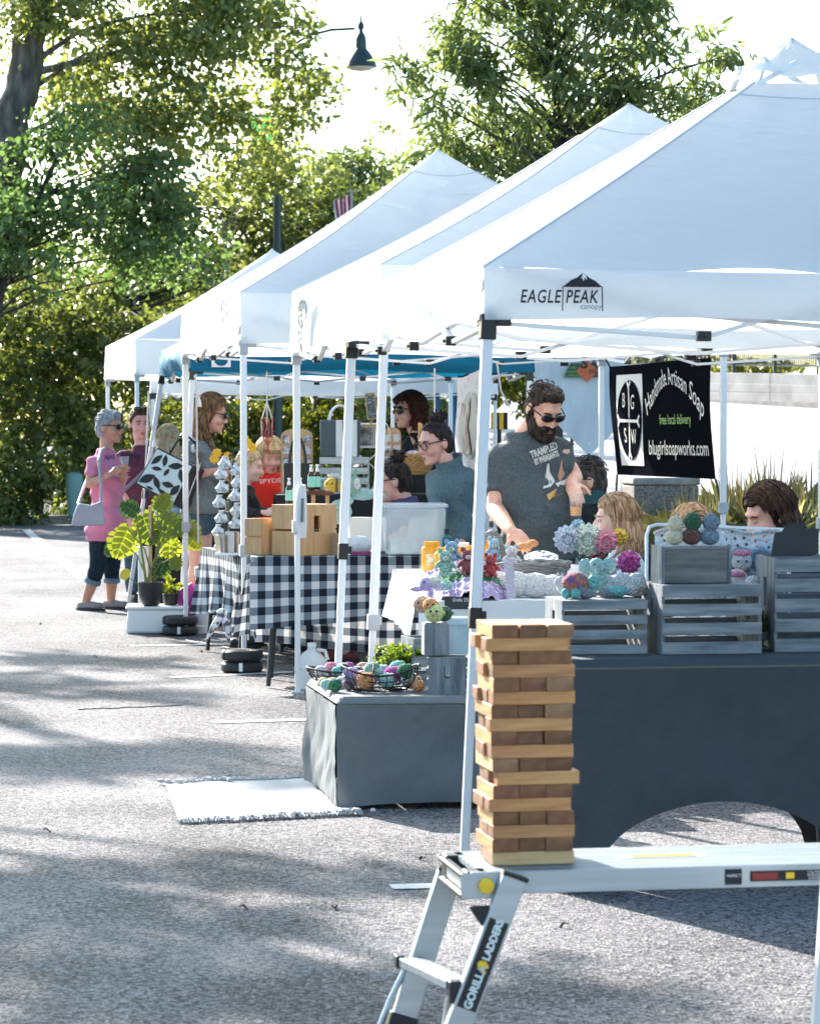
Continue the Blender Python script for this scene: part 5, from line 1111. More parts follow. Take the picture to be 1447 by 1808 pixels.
# birds on the small box
zb_ = H(1097, 11.8) + .0; c0 = P(768, 1097, 11.8); zc = c0.z
bird(P(744, 1083, 11.83), .036, 'peach crochet bird on the small grey box, paler of the pair', 'peach'); bird(P(760, 1085, 11.77), .033, 'orange faced crochet bird on the small grey box', 'orange'); bird(P(766, 1100, 11.76), .038, 'lime green crochet bird in front on the small grey box', 'lime'); bird(P(784, 1098, 11.82), .032, 'dark green crochet bird tucked behind the lime one', 'darkgreen')
# wire baskets with small toys
WIRE = M('wire_black', (.012, .012, .014), .4, .3)
def wire_basket(label, c, rx, ry, h_, rim=.0, n=16, handle=None):
    t = thing('wire_basket', label, 'basket', c[:]); m = MB()
    def ring(k, z, dz=0): return [Vector(c) + Vector((rx * k * math.cos(a), ry * k * math.sin(a), z + dz * math.cos(2 * a))) for a in [i / 36 * 6.2832 for i in range(36)]]
    m.tube(ring(1, h_, rim), .004, 6, closed=True); m.build('rim', WIRE, t); m = MB()
    for k, z in ((.95, h_ * .62), (.85, h_ * .3), (.7, .004)): m.tube(ring(k, z, rim * z / h_), .0022, 5, closed=True)
    for i in range(n * 2):
        a = i / (2 * n) * 6.2832; e = lambda k, z: Vector(c) + Vector((rx * k * math.cos(a), ry * k * math.sin(a), z + rim * z / h_ * math.cos(2 * a))); m.tube([e(1, h_), e(.95, h_ * .62), e(.85, h_ * .3), e(.7, .004), e(.2, .004)], .0016, 4)
    m.build('mesh', WIRE, t)
    if handle: m = MB(); m.tube([Vector(c) + Vector((rx * -.15, ry * .9 * math.cos(a), h_ * .9 + .035 * math.sin(a))) for a in [i / 16 * math.pi for i in range(17)]], .004, 6); m.build('handle', WIRE, t)
    return t
zL = .437; bc1 = Vector((X(670, 11.86), 11.86, zL)); bc2 = Vector((X(605, 12.24), 12.24, zL))
wire_basket('black wire basket full of bright crochet balls at the front of the low table', bc1, .155, .13, .085, .018, handle=True); wire_basket('flat black wire basket behind the bright one on the low table', bc2, .15, .10, .055, .008)
cols = ['orange', 'magenta', 'mint', 'variegated', 'lilac', 'seafoam', 'white', 'teal', 'rainbow', 'pink', 'green', 'peach', 'sky', 'cream', 'lime']; rg = random.Random(21); seen = {}
def ball(c, r, col, place):
    m = MB(); m.ell(c, (r, r * .95, r * .88), R3(rg.uniform(0, 1), rg.uniform(0, 1), 0), 14); m.ell(Vector(c) + Vector((r * .5, -r * .3, r * .55)), (r * .38,) * 3, None, 8)
    nice = {'variegated': 'orange and purple mottled', 'rainbow': 'pink and blue mottled', 'seafoam': 'sea green', 'sky': 'sky blue'}.get(col, col); return solo(m, 'crochet_ball', Y[col], '%s crochet ball toy %s' % (nice, place), 'crochet toy', 'crochet balls on the low table', base=Vector(c) - UZ * r)
for k, (dx, dy, col, r) in enumerate(((-.055, -.085, 'orange', .038), (-.115, -.02, 'lilac', .034), (-.03, -.02, 'mint', .036), (.03, -.075, 'seafoam', .034), (.05, .0, 'magenta', .037), (.10, -.045, 'green', .033), (-.07, .05, 'rainbow', .035), (.0, .07, 'sky', .038), (.07, .07, 'teal', .036))):
    ball(bc1 + Vector((dx, dy, .045 + .018 * (k % 3))), r, col, 'inside the front wire basket')
for k, (px, Z, col, r) in enumerate(((570, 12.0, 'lime', .022), (586, 11.95, 'peach', .024), (590, 11.78, 'green', .030), (576, 11.85, 'seafoam', .026), (604, 11.98, 'white', .026), (620, 12.02, 'variegated', .024), (642, 12.05, 'teal', .027), (655, 12.07, 'pink', .025), (722, 12.0, 'sky', .034), (700, 12.08, 'mint', .034), (738, 11.78, 'orange', .026), (733, 11.9, 'peach', .03), (615, 11.86, 'rainbow', .026), (680, 12.08, 'seafoam', .036))):
    ball(Vector((X(px, Z), Z, zL + r * .9)), r, col, 'lying loose on the low table cover' + (' near the small crate' if px > 695 else ''))
for k, (dx, dy, col) in enumerate(((-.09, -.02, 'white'), (-.05, .03, 'pink'), (-.02, -.04, 'teal'), (.02, .02, 'magenta'), (.05, -.03, 'lavender'), (.08, .02, 'peach'), (.1, -.02, 'cream'), (.0, .0, 'sky'))): ball(bc2 + Vector((dx, dy, .045 + .012 * (k % 2))), .026, col, 'inside the flat wire basket')
# fern, tub
t = thing('potted_plant', 'small bright green fern behind the low table crates', 'plant', (X(712, 12.2), 12.2, zL)); fc = Vector((X(712, 12.2), 12.2, zL)); m = MB(); m.lathe([(.035, 0), (.05, .07), (.045, .07), (.01, .06)], fc, 16); m.build('pot', POT, t)
cl = []
for k in range(36):
    a = rg.uniform(0, 6.28); d = Vector((math.cos(a), math.sin(a) * .6, 0)); L2 = rg.uniform(.08, .17)
    for f_ in range(6): q = f_ / 5; cl.append((fc + UZ * (.07 + .18 * q - .14 * q * q * rg.uniform(.6, 1.3)) + d * L2 * q, (.012, .012, .01), 5))
vs, ti = leaves(cl, .016, 'broad', 31); leafmesh('fronds', vs, ti, leafmat('fern_leaf', (.06, .12, .01), (.22, .30, .03), .45), t)
t = thing('plastic_tub', 'pale blue translucent plastic tub behind the grey crates', 'tub', (X(806, 12.3), 12.3, zL)); tc_ = Vector((X(806, 12.3), 12.3, zL)); m = MB(); m.loft([(tc_ + UZ * z, Vector((r_, 0, 0)), Vector((0, r_ * .8, 0))) for r_, z in ((.065, 0), (.075, .02), (.085, .24))], 20); m.build('body', M('tub_blue', (.50, .62, .68), .3, trans=.4), t); m = MB(); m.loft([(tc_ + UZ * z, Vector((.092, 0, 0)), Vector((0, .075, 0))) for z in (.235, .262)], 20); m.build('rim', M('tub_blue', (0, 0, 0)), t)
# ---- things on the white cloth table
zW = .748
def onB(px, Z, z=zW): return Vector((X(px, Z), Z, z))
AMB = M('amber_glass', (.72, .40, .04), .15, col2=(.80, .55, .12), scale=10, trans=.35)
for i, (px, Z, w_, h_, lab) in enumerate(((762, 15.1, .075, .15, 'tall amber jar at the corner of the doll table'), (786, 15.0, .08, .125, 'amber jar standing second from the doll table corner'), (812, 15.2, .09, .14, 'wide amber jar with white lid behind the blue bear'), (838, 15.1, .07, .13, 'amber jar just beside the basket handle'), (868, 15.2, .1, .15, 'amber jar seen through the basket handle'))):
    b = onB(px, Z); t = thing('glass_jar', lab, 'jar', b[:], group='amber jars on the doll table'); m = MB(); m.loft([(b + UZ * z, Vector((w_ * k / 1.4, 0, 0)), Vector((0, w_ * k / 1.6, 0))) for k, z in ((.9, 0), (1, .01), (1, h_ * .75), (.8, h_ * .85))], 16); m.build('body', AMB, t, bevel=.004)
    m = MB(); m.lathe([(w_ * .5, h_ * .84), (w_ * .52, h_ * .85), (w_ * .52, h_), (w_ * .4, h_ * 1.01)], b, 16); m.build('lid', AMB if i != 2 else WHT, t); m = MB(); m.prism([(-w_ * .4, .03), (w_ * .4, .03), (w_ * .4, h_ * .6), (-w_ * .4, h_ * .6)], b + Vector((0, -w_ / 1.58, 0)), Vector((1, 0, 0)), UZ, .002); m.build('label', M('jar_label', (.75, .70, .55), .7, col2=(.6, .4, .15), scale=40), t)
t = thing('granny_blanket', 'lavender and green crochet blanket draped over a dark basket of dolls', 'blanket', onB(822, 12.85)[:])
bl0 = onB(822, 12.85); LAV = M('crochet_lavender', (.40, .32, .62), .95, col2=(.70, .68, .76), scale=60, lo=.48, hi=.56, bump=1.0, bscale=110, bkind='voronoi')
def blk(x, y):  # dome
    px = 752 + 150 * x; yy = 1076 - 66 * y - 26 * math.sin(math.pi * x) * (1 - .2 * y); return P(px, yy + 6 * math.sin(x * 22) * (1 - y), 12.62 + .22 * y + .10 * (2 * x - 1) ** 2)
for nm, y0, y1, mt in (('border', 0, .2, Y['lilac']), ('white_rows', .2, .48, LAV), ('green_rows', .48, .72, Y['green']), ('white_rows', .72, .80, Y['white']), ('purple_rows', .80, 1.0, Y['lilac'])):
    m = MB(); m.grid(60, 8, lambda x, y, y0=y0, y1=y1: blk(x, y0 + (y1 - y0) * y) + Vector((0, -.008 * abs(math.sin(x * 75)) - .004 * math.sin(y * 9), .004 * math.sin(x * 75)))); m.build(nm, mt, t)
m = MB(); m.grid(6, 20, lambda x, y: P(888 + 17 * x + 8 * y, 1072 - 80 * (1 - y) + 0 * x - 4, 12.7 + .1 * x)); m.build('side_flap', Y['lavender'], t)
m = MB(); 
for k in range(13): m.ell(blk(.06 + .88 * k / 12, .76), (.011, .012, .011), None, 8)
m.build('picots', Y['white'], t)
t = thing('doll_basket', 'dark basket under the lavender blanket', 'basket', onB(822, 12.85)[:]); m = MB(); b = onB(822, 12.86); m.loft([(b + UZ * z, Vector((r_, 0, 0)), Vector((0, r_ * .7, 0))) for r_, z in ((.135, 0), (.15, .02), (.155, .075))], 24); m.build('body', DKC, t)
t = thing('price_card', 'black card with white chalk lettering leaning on the doll basket', 'sign', P(816, 1078, 12.52)[:]); m = MB(); m.prism([(-.075, 0), (.075, 0), (.075, .05), (-.075, .055)], P(816, 1076, 12.52), Vector((1, 0, 0)), Vector((0, .2, .98)), .004); m.build('card', BLK, t); lettering('Dolls 25-', t, WHT, lambda x, y: P(814, 1062, 12.50) + Vector((x, .02 * y, y)), .019)
bear(P(797, 1003, 12.95), .125, 'blue grey crochet bear with white muzzle, topmost of the doll pile', 'blue', 'white'); bear(P(786, 1018, 12.72), .12, 'mint green crochet bear with a round snout in the doll pile', 'mint', 'white'); bear(P(826, 1016, 12.74), .12, 'maroon crochet dog with a big black nose in the doll pile', 'maroon', 'white'); bear(P(866, 1020, 12.76), .105, 'dark red crochet bear at the sunny side of the basket handle', 'red', 'maroon')
toy('crochet_octopus', 'lilac crochet octopus hanging over the doll table corner', P(752, 1040, 12.66), [('lilac', [(0, 0, .02, .03, .028, .032), (-.035, -.01, .0, .034, .014, .012), (.02, -.02, -.02, .012, .012, .03)]), ('white', [(.03, 0, .035, .03, .025, .02)])], [(-.01, -.027, .03, .004)])
toy('crochet_doll', 'pale lilac crochet doll lying before the blue bear', P(775, 1042, 12.66), [('lavender', [(0, 0, .015, .03, .02, .02), (-.03, .0, .03, .022, .02, .022)]), ('seafoam', [(.03, 0, .02, .028, .02, .022)])], ())
t = thing('wicker_basket', 'grey woven basket with a tall arched handle and toys inside', 'basket', onB(925, 13.1)[:]); b = onB(925, 13.15); GWK = M('wicker_grey', (.16, .16, .155), .8, col2=(.30, .30, .29), scale=30, stretch=(1, 1, 6)); m = MB()
for k in range(9):
    z = .02 + .115 * k / 8; r_ = .115 + .045 * k / 8; ring = [b + Vector((r_ * math.cos(a) * 1.25 * (1 + .03 * (-1) ** (i + k)), r_ * math.sin(a) * .85, z + .02 * math.sin(a) * 0 + .004 * math.sin(i * math.pi / 2))) for i, a in enumerate([j / 48 * 6.2832 for j in range(48)])]; m.tube(ring, .009, 6, closed=True)
m.build('weave', GWK, t); m = MB()
for o_ in (0, 1, 2): m.tube([P(846, 1030, 13.0), P(847, 975, 13.02), P(856, 944, 13.05), P(868, 938, 13.1), P(880, 946, 13.15), P(890, 985, 13.2), P(893, 1030, 13.25)] if o_ == 0 else [p + Vector((.008 * math.cos(i * 2 + o_ * 3), .01 * math.sin(i * 2 + o_ * 3), 0)) for i, p in enumerate([P(846, 1030, 13.0), P(847, 975, 13.02), P(856, 944, 13.05), P(868, 938, 13.1), P(880, 946, 13.15), P(890, 985, 13.2), P(893, 1030, 13.25)])], .009, 7)
m.build('handle', GWK, t); m = MB(); m.lathe([(.1, 0), (.115, .01)], b, 20); m.build('bottom', GWK, t)
bear(P(872, 992, 13.25), .11, 'white and blue crochet bird toy under the basket handle', 'sky', 'white'); bear(P(903, 1005, 13.1), .11, 'white crochet lamb with lilac arms in the grey basket', 'white', 'lavender'); bear(P(888, 998, 13.4), .10, 'seafoam crochet bear at the back of the grey basket', 'seafoam', 'white')
for px, py, Z, sx, lab in ((905, 1072, 12.2, .07, 'white cone shaped crochet toy behind the block tower'), (945, 1066, 12.3, .065, 'white fluffy crochet lamb lying behind the block tower'), (978, 1070, 12.35, .06, 'pale lilac crochet lamb beside the turtle')):
    pz = P(px, py, 12.75); toy('crochet_lamb', lab, Vector((pz.x, 12.85, zW)), [('white', [(0, 0, sx * .8, sx * 1.2, sx, sx * .85), (-sx * .9, -.01, sx * 1.1, sx * .5, sx * .5, sx * .55)]), ('lavender', [(sx * .9, -.01, sx * .5, sx * .7, sx * .5, sx * .45)])], [(-sx * 1.1, -sx * .5, sx * 1.2, .004)])
for i_, (px, py, Z, sx, lab) in enumerate(((1078, 1052, 10.1, .042, 'white crochet bunny loaf between the elephant and the heart'), (1120, 1062, 10.08, .036, 'white crochet kitten at the end of the slatted crate'), (1000, 1050, 10.06, .036, 'white crochet lamb at the back of the slatted crate'), (1036, 1062, 9.78, .022, 'tiny grey crochet mouse beside the turtle'))):
    pz = P(px, py, Z); toy('crochet_lamb', lab, Vector((pz.x, min(Z, 9.93), zT + .177)), [('grey' if i_ == 3 else 'white', [(0, 0, sx * .8, sx * 1.15, sx, sx * .85), (-sx * .8, -.01, sx * 1.3, sx * .55, sx * .5, sx * .55), (-sx * 1.0, 0, sx * 1.8, sx * .16, sx * .1, sx * .35), (-sx * .6, 0, sx * 1.8, sx * .16, sx * .1, sx * .35)])], [(-sx * 1.0, -sx * .5, sx * 1.4, .0035)])
t = thing('floral_cloth', 'small floral printed cloth on the doll table behind the grey basket', 'cloth', onB(1000, 13.6)[:]); m = MB(); m.grid(16, 12, lambda x, y: onB(940 + 130 * x, 13.0 + 1.6 * y) + UZ * (.012 + .05 * y + .006 * math.sin(x * 9 + y * 5))); m.build('cloth', M('floral', (.70, .62, .64), .9, col2=(.36, .10, .14), scale=26, lo=.60, hi=.72), t)
toy('crochet_flower', 'orange crochet piece under the bearded man hand', P(926, 975, 15.2), [('orange', [(.0, 0, .03, .045, .03, .022), (.04, 0, .045, .03, .025, .02), (-.03, 0, .02, .03, .02, .015)])])
t = thing('folded_cloth', 'small blue and white patterned cloth before the bearded man jeans', 'cloth', P(955, 985, 15.2)[:]); m = MB(); m.grid(10, 5, lambda x, y: P(925 + 60 * x, 988 - 16 * y * math.sin(math.pi * (.15 + .7 * x)), 15.15 + .1 * y)); m.build('cloth', M('check_blue', (.72, .76, .78), .9, col2=(.05, .09, .15), scale=40, lo=.5, hi=.56), t)
# flowers
vb = onB(1040, 12.9); t = thing('glass_vase', 'clear glass vase holding the crochet flowers', 'vase', vb[:]); m = MB(); m.lathe([(.035, 0), (.045, .01), (.05, .08), (.045, .14), (.05, .15), (.046, .148), (.041, .14), (.045, .08), (.03, .012)], vb, 20, caps=False); m.build('glass', M('glass', (.75, .82, .82), .1, alpha=.45), t)
def flower(px, py, r, col, lab, Z=12.85, dots=30):
    c = P(px, py, Z); r *= .95; t = thing('crochet_flower', lab, 'crochet flower', c[:], group='crochet flowers in the vase'); m = MB(); r /= F / Z; rg = random.Random(px)
    for ly in range(4):
        q0 = .15 + .13 * ly; q1 = 1.0 - .17 * ly; fr = 9 - ly; ph = rg.uniform(0, 6)
        def fl_(u_, v_, q0=q0, q1=q1, fr=fr, ph=ph, ly=ly):
            a = u_ * 6.2832; rr = r * (q0 + (q1 - q0) * v_); wv = v_ * v_ * r * .20 * (math.sin(a * fr + ph) + .45 * math.sin(a * fr * 2.3 + ph * 2)); rr += v_ * r * .07 * math.sin(a * fr * 1.5 + ph)
            return c + Vector((math.cos(a) * rr, -r * (.20 + .22 * ly) - wv + r * .35 * v_ * v_ * (1 - .15 * ly), math.sin(a) * rr + .15 * wv))
        m.grid(72, 6, fl_)
    m.ell(c + Vector((0, -r * .1, 0)), (r * .62, r * .5, r * .62), None, 14)
    for k in range(0):
        a = k * 2.4; f_ = (k + .5) / dots; rr = r * .8 * math.sqrt(f_); n_ = Vector((math.cos(a) * rr, -r * .75 * math.sqrt(max(0, 1 - f_)), math.sin(a) * rr)); pts = [c + n_ + Vector((math.cos(q) * r * .26, -.16 * r * math.sin(q * 3), math.sin(q) * r * .26)) for q in [i / 9 * 6.28 for i in range(9)]]; m.tube(pts, r * .085, 6, closed=True); m.ell(c + n_ * .75, (r * .22,) * 3, None, 8)
    m.build('petals', Y[col], t); m = MB(); m.tube([c, c.lerp(vb + UZ * .1, .6) + Vector((0, 0, -.01)), vb + UZ * .03 + Vector((rg.uniform(-.02, .02), rg.uniform(-.02, .02), 0))], .004, 5); m.build('stem', M('stem_dark', (.02, .05, .02), .7), t)
flower(1002, 952, 26, 'paleblue', 'blue green crochet carnation at the vase, next to the bearded man jeans'); flower(1037, 953, 30, 'palemint', 'largest pale mint crochet carnation in the vase'); flower(1070, 956, 22, 'pink', 'bright pink crochet carnation in the vase', 12.8); flower(1093, 948, 16, 'yellow', 'small yellow crochet carnation at the girl chin', 12.9, 14); flower(1110, 993, 22, 'magenta', 'deep magenta crochet carnation hanging low at the vase side', 12.7)
flower(1075, 1000, 18, 'lavender', 'pale lilac crochet carnation low in the vase', 12.95); flower(1020, 930, 14, 'sky', 'small sky blue crochet carnation at the top of the bunch', 12.95, 14); flower(1052, 985, 15, 'maroon', 'dark red crochet carnation in the middle of the bunch', 12.95, 14); flower(1040, 1010, 13, 'white', 'small white crochet flower low in the bunch', 12.8, 12)
# ---- things on the crates of the dark table
zA = zT + .177; s9 = 1 / 545
def onA(px, Z=9.84, z=None): return Vector((X(px, Z), Z, zA if z is None else z))
toy('crochet_turtle', 'teal crochet turtle with a mottled orange and purple shell on the slatted crate', onA(1016, 9.80), [('teal', [(-.03, -.01, .016, .018, .016, .018), (.028, -.01, .016, .018, .016, .018), (.0, -.03, .018, .018, .014, .018), (.055, 0, .05, .022, .02, .024), (.0, .02, .02, .035, .03, .02)]), ('variegated', [(0, 0, .050, .046, .04, .036)])], [(.058, -.019, .055, .003)])
toy('crochet_elephant', 'pale teal crochet elephant standing behind the turtle', onA(1058, 9.92), [('seafoam', [(0, 0, .05, .036, .03, .04), (-.01, -.015, .1, .028, .026, .028), (.03, -.0, .1, .026, .01, .026), (-.045, 0, .1, .024, .01, .026), (-.012, -.045, .075, .009, .012, .03), (-.02, -.02, .012, .014, .014, .016), (.02, -.02, .012, .014, .014, .016)])], [(-.018, -.038, .107, .003)])
toy('crochet_turtle', 'green teal crochet turtle lying behind the slatted crate edge', onA(1088, 9.84), [('teal', [(0, 0, .02, .04, .03, .02)]), ('grey', [(-.035, -.01, .016, .03, .02, .016)])])
toy('crochet_heart', 'white crochet heart cushion on the slatted crate', onA(1112, 9.88), [('white', [(-.022, 0, .05, .032, .018, .03), (.022, 0, .05, .032, .018, .03), (0, 0, .028, .034, .018, .026)])])
zC = zT + .226 + .123
for px, m1, m2, r1, r2, lab in ((1191, 'cream', 'cream', .027, .031, 'cream crochet snowman shape, first on the driftwood box'), (1221, 'darkgreen', 'brown', .030, .034, 'green crochet cactus ball in a brown pot on the driftwood box'), (1253, 'slate', 'slate', .029, .033, 'slate blue crochet double ball on the driftwood box')):
    toy('crochet_cactus', lab, onA(px, 9.83, zC), [(m2, [(0, 0, r2 * .85, r2, r2 * .9, r2 * .85)]), (m1, [(.004, 0, r2 * 1.65 + r1 * .7, r1, r1, r1 * (1.05))])])
t = thing('card_stand', 'black card stand with a rounded top edge on the tall crate', 'card stand', onA(1405, 9.95, zT + .306)[:]); m = MB(); k = F / 9.95; poly = [(-44 / k, 0), (36 / k, 0), (44 / k, 48 / k), (22 / k, 47 / k)] + [(22 / k * math.cos(a) + 2 / k, 47 / k + 12 / k * math.sin(a)) for a in (.5, 1.0, 1.57, 2.1, 2.6)] + [(-24 / k, 42 / k), (-36 / k, 42 / k)]; m.prism(poly, onA(1404, 9.97, zT + .309), Vector((1, .1, 0)), Vector((0, .25, .97)), .006); m.build('card', BLK, t); m = MB(); m.box(onA(1400, 10.0, zT + .31), (.12, .05, .006)); m.build('base', BLK, t)
t = thing('potted_plant', 'little round green bush in a stone urn between the grey crates', 'plant', onA(1340, 9.9, zT)[:]); b = onA(1340, 9.92, zT); m = MB(); m.lathe([(.026, 0), (.028, .01), (.016, .018), (.03, .035), (.034, .06), (.028, .062), (.01, .058)], b, 16); m.build('pot', M('stone_pot', (.14, .14, .13), .9, col2=(.22, .22, .2), scale=60), t); vs, ti = leaves([(b + UZ * .095, (.045, .04, .035), 420)], .014, 'lance', 41); leafmesh('leaves', vs, ti, leafmat('box_leaf', (.025, .06, .012), (.10, .16, .03), .35), t)
def doll(px, py, Z, s, hair, cap, lab):
    c = P(px, py, Z); toy('crochet_doll', lab, c, [('white', [(0, -.01 * s, .2 * s, .16 * s, .14 * s, .15 * s)]), (hair, [(0, .03 * s, .22 * s, .19 * s, .15 * s, .18 * s), (0, .02, -.12 * s, .16 * s, .1 * s, .2 * s)]), (cap, [(0, -.05 * s, .31 * s, .14 * s, .11 * s, .06 * s)])], [(-.06 * s, -.15 * s, .2 * s, .018 * s), (.06 * s, -.15 * s, .2 * s, .018 * s)])
doll(1308, 1015, 10.25, .24, 'slate', 'pink', 'crochet doll with pink fringe and slate hood before the granny blanket'); doll(1300, 1050, 10.15, .22, 'white', 'pink', 'pale crochet doll lying under the hooded doll'); toy('crochet_doll', 'purple crochet octopus beside the tall crate', P(1335, 1068, 10.1), [('purple', [(0, 0, .03, .035, .03, .045), (-.03, -.01, .0, .02, .02, .02)]), ('white', [(-.012, -.01, .075, .03, .028, .026)])])
# granny square blanket on a white rail
def hk(px, py, dz=0): return P(px, py, 10.30 + dz)
WRB = M('crochet_white', (.78, .78, .80), .95, col2=(.60, .64, .70), scale=30, bump=1.0, bscale=75, bkind='voronoi')
t = thing('granny_blanket', 'white granny square blanket with blue rosettes hung over a white rail', 'blanket', hk(1268, 1060)[:])
def gb(x, y): return P(1156 + 232 * x + 6 * (y - .5) * (1 if x > .5 else 0), 1075 - 132 * y - 12 * math.sin(x * 3.3) * y * (1 - .8 * x) - 4 * math.sin(x * 16), 10.30 + .012 * math.sin(x * 14) + .01 * math.sin(y * 8))
m = MB(); nx, ny = 46, 26; fl = []
m.grid(nx, ny, gb); keep = []
for i, f_ in enumerate(m.f):
    xx, yy = i % nx, i // nx
    if (xx * 3 + yy * 5) % 7 == 0 and (yy > 1): continue      # holes of the stitch
    keep.append(f_)
m.f = keep; m.m = [0] * len(keep); o = m.build('squares', WRB, t); sm = o.modifiers.new('thick', 'SOLIDIFY'); sm.thickness = .006; sb = o.modifiers.new('s', 'SUBSURF'); sb.levels = 1; sb.render_levels = 1
for x, y in ((.30, .45), (.52, .5), (.80, .62), (.88, .25), (.62, .1)):
    c = gb(x, y) + Vector((0, -.014, 0))
    for r_, mt in ((.046, 'sky'), (.033, 'slate'), (.022, 'sky'), (.010, 'cream')):
        m = MB(); pts = [c + Vector((math.cos(a) * r_ * (1 + .06 * math.cos(8 * a)), -.004, math.sin(a) * r_ * (1 + .06 * math.cos(8 * a)))) for a in [i / 40 * 6.2832 for i in range(40)]]; m.tube(pts, .0055, 6, closed=True); m.build('rosette', Y[mt], t)
m = MB()
for k in range(60): m.ell(gb(k / 59, 1.0) + Vector((0, -.004, .004)), (.007, .008, .007), None, 6)
m.build('edging', Y['white'], t)
t = thing('display_rail', 'white bent metal rail carrying the granny square blanket', 'rail', onTR(1145, 10.0)[:]); m = MB(); m.tube([onTR(1142, 10.03), P(1141, 1000, 10.15), P(1141, 945, 10.2), P(1146, 930, 10.24), P(1160, 926, 10.28), P(1384, 935, 10.34), P(1392, 945, 10.34), onTR(1394, 10.28)], .006, 8); m.build('rail', LEGM, t)
# ---- things on the checked table
SPR = M('amber_bottle', (.03, .012, .006), .15); LBL = M('mint_label', (.30, .62, .52), .6)
for px, zz, Z, lab in ((510, .28, 16.96, 'amber spray bottle at the sunny corner of the pine crate'), (522, .28, 17.06, 'amber spray bottle second on the pine crate'), (530, .28, 17.0, 'amber spray bottle half behind the tent leg'), (549, .355, 17.02, 'amber spray bottle on the bark slab'), (560, .355, 17.05, 'amber spray bottle on the bark slab edge, next to the bee')):
    b = onG(px, Z, .75 + zz + .008); t = thing('spray_bottle', lab, 'bottle', b[:], group='spray bottles on the pine crate'); m = MB(); m.lathe([(.017, 0), (.019, .004), (.019, .085), (.009, .102), (.009, .108)], b, 14); m.build('bottle', SPR, t); m = MB(); m.lathe([(.010, .106), (.010, .122), (.006, .124), (.006, .135), (.009, .137), (.009, .146)], b, 12); m.build('pump', WHT, t)
    m = MB(); m.lathe([(.0197, .018), (.0197, .078)], b, 14, caps=False); m.build('label', LBL, t)
t = thing('bark_slab', 'slab of bark on wooden feet holding spray bottles', 'slab', onG(560, 17.03, 1.04)[:]); b = onG(562, 17.03, 1.04); m = MB(); m.loft([(b + Vector((x, 0, .062 + .008 * math.sin(x * 60))), Vector((0, .045 * k, 0)), Vector((0, 0, .016 * k))) for x, k in ((-.07, .5), (-.05, .95), (0, 1), (.06, 1), (.085, .6))], 10); m.build('slab', M('bark_wood', (.07, .03, .02), .85, col2=(.20, .09, .05), scale=14, bump=.6, bscale=30), t)
for x in (-.03, .05): m = MB(); m.box(b + Vector((x, 0, .024)), (.022, .03, .05)); m.build('foot', NW, t)
for k, (px, py, r_) in enumerate(((566, 885, .0), )): pass
toy('crochet_bee', 'round yellow crochet bee with black stripes', P(588, 872, 17.5), [('yellow', [(-.01, 0, .05, .045, .04, .045), (.035, 0, .045, .02, .035, .034)]), ('brown', [(.022, 0, .05, .009, .04, .042), (.045, 0, .045, .007, .03, .03)]), ('white', [(.01, .03, .1, .04, .015, .02)])], [(-.035, -.032, .06, .005), (-.005, -.04, .06, .005)])
toy('crochet_whale', 'sea green crochet whale under the bee', P(600, 925, 17.45), [('seafoam', [(0, 0, .07, .07, .05, .075), (.05, 0, .14, .03, .03, .03)])], [(-.02, -.05, .08, .005)]); toy('crochet_cube', 'navy crochet ball behind the bee', P(570, 872, 17.6), [('slate', [(0, 0, .05, .045, .04, .045)])]); toy('crochet_dinosaur', 'pale mint crochet dinosaur lying on the white box', P(640, 885, 17.5), [('seafoam', [(0, 0, .04, .09, .04, .035), (-.08, 0, .05, .035, .03, .03), (.09, 0, .03, .05, .02, .02)])]); toy('crochet_bag', 'mint crochet pouch with a paper tag beside the tent leg', P(627, 872, 17.4), [('mint', [(0, 0, .05, .035, .025, .055), (0, 0, .12, .012, .012, .03)]), ('white', [(.012, -.03, .06, .02, .004, .035)])])
for px, py, lab in ((625, 930, 'open white box on the checked table with notes'), ): 
    b = onG(648, 17.4); t = thing('white_box', lab, 'box', b[:]); m = MB(); m.box(b + UZ * .10, (.21, .16, .195), R3(0, 0, .1)); m.build('body', M('card_white', (.76, .75, .72), .7), t, bevel=.004)
t = thing('paper_bag', 'crumpled brown paper bag beside the pine crate', 'bag', onG(597, 16.98)[:]); b = onG(597, 16.98); m = MB(); m.ell(b + UZ * .06, (.03, .04, .065)); m = MB(); m.loft([(b + UZ * z + Vector((.004 * math.sin(z * 90), 0, 0)), Vector((r_, .01, 0)), Vector((0, r_ * .8, 0))) for r_, z in ((.034, 0), (.04, .03), (.036, .07), (.042, .12))], 9); m.build('bag', M('kraft', (.30, .20, .13), .85, bump=.6, bscale=18), t, sharp=.2)
t = thing('plastic_bag', 'clear plastic bag of folded goods on the checked table', 'bag', onG(632, 16.95)[:]); b = onG(632, 16.95); m = MB(); m.ell(b + UZ * .055, (.1, .07, .055), None, 16); m.build('bag', M('clear_film', (.62, .68, .72), .2, col2=(.40, .46, .50), scale=14, alpha=.8, bump=.8, bscale=16), t); m = MB(); m.box(b + Vector((.02, -.02, .01)), (.13, .09, .02)); m.build('contents', M('plum_fold', (.20, .04, .12), .7), t)
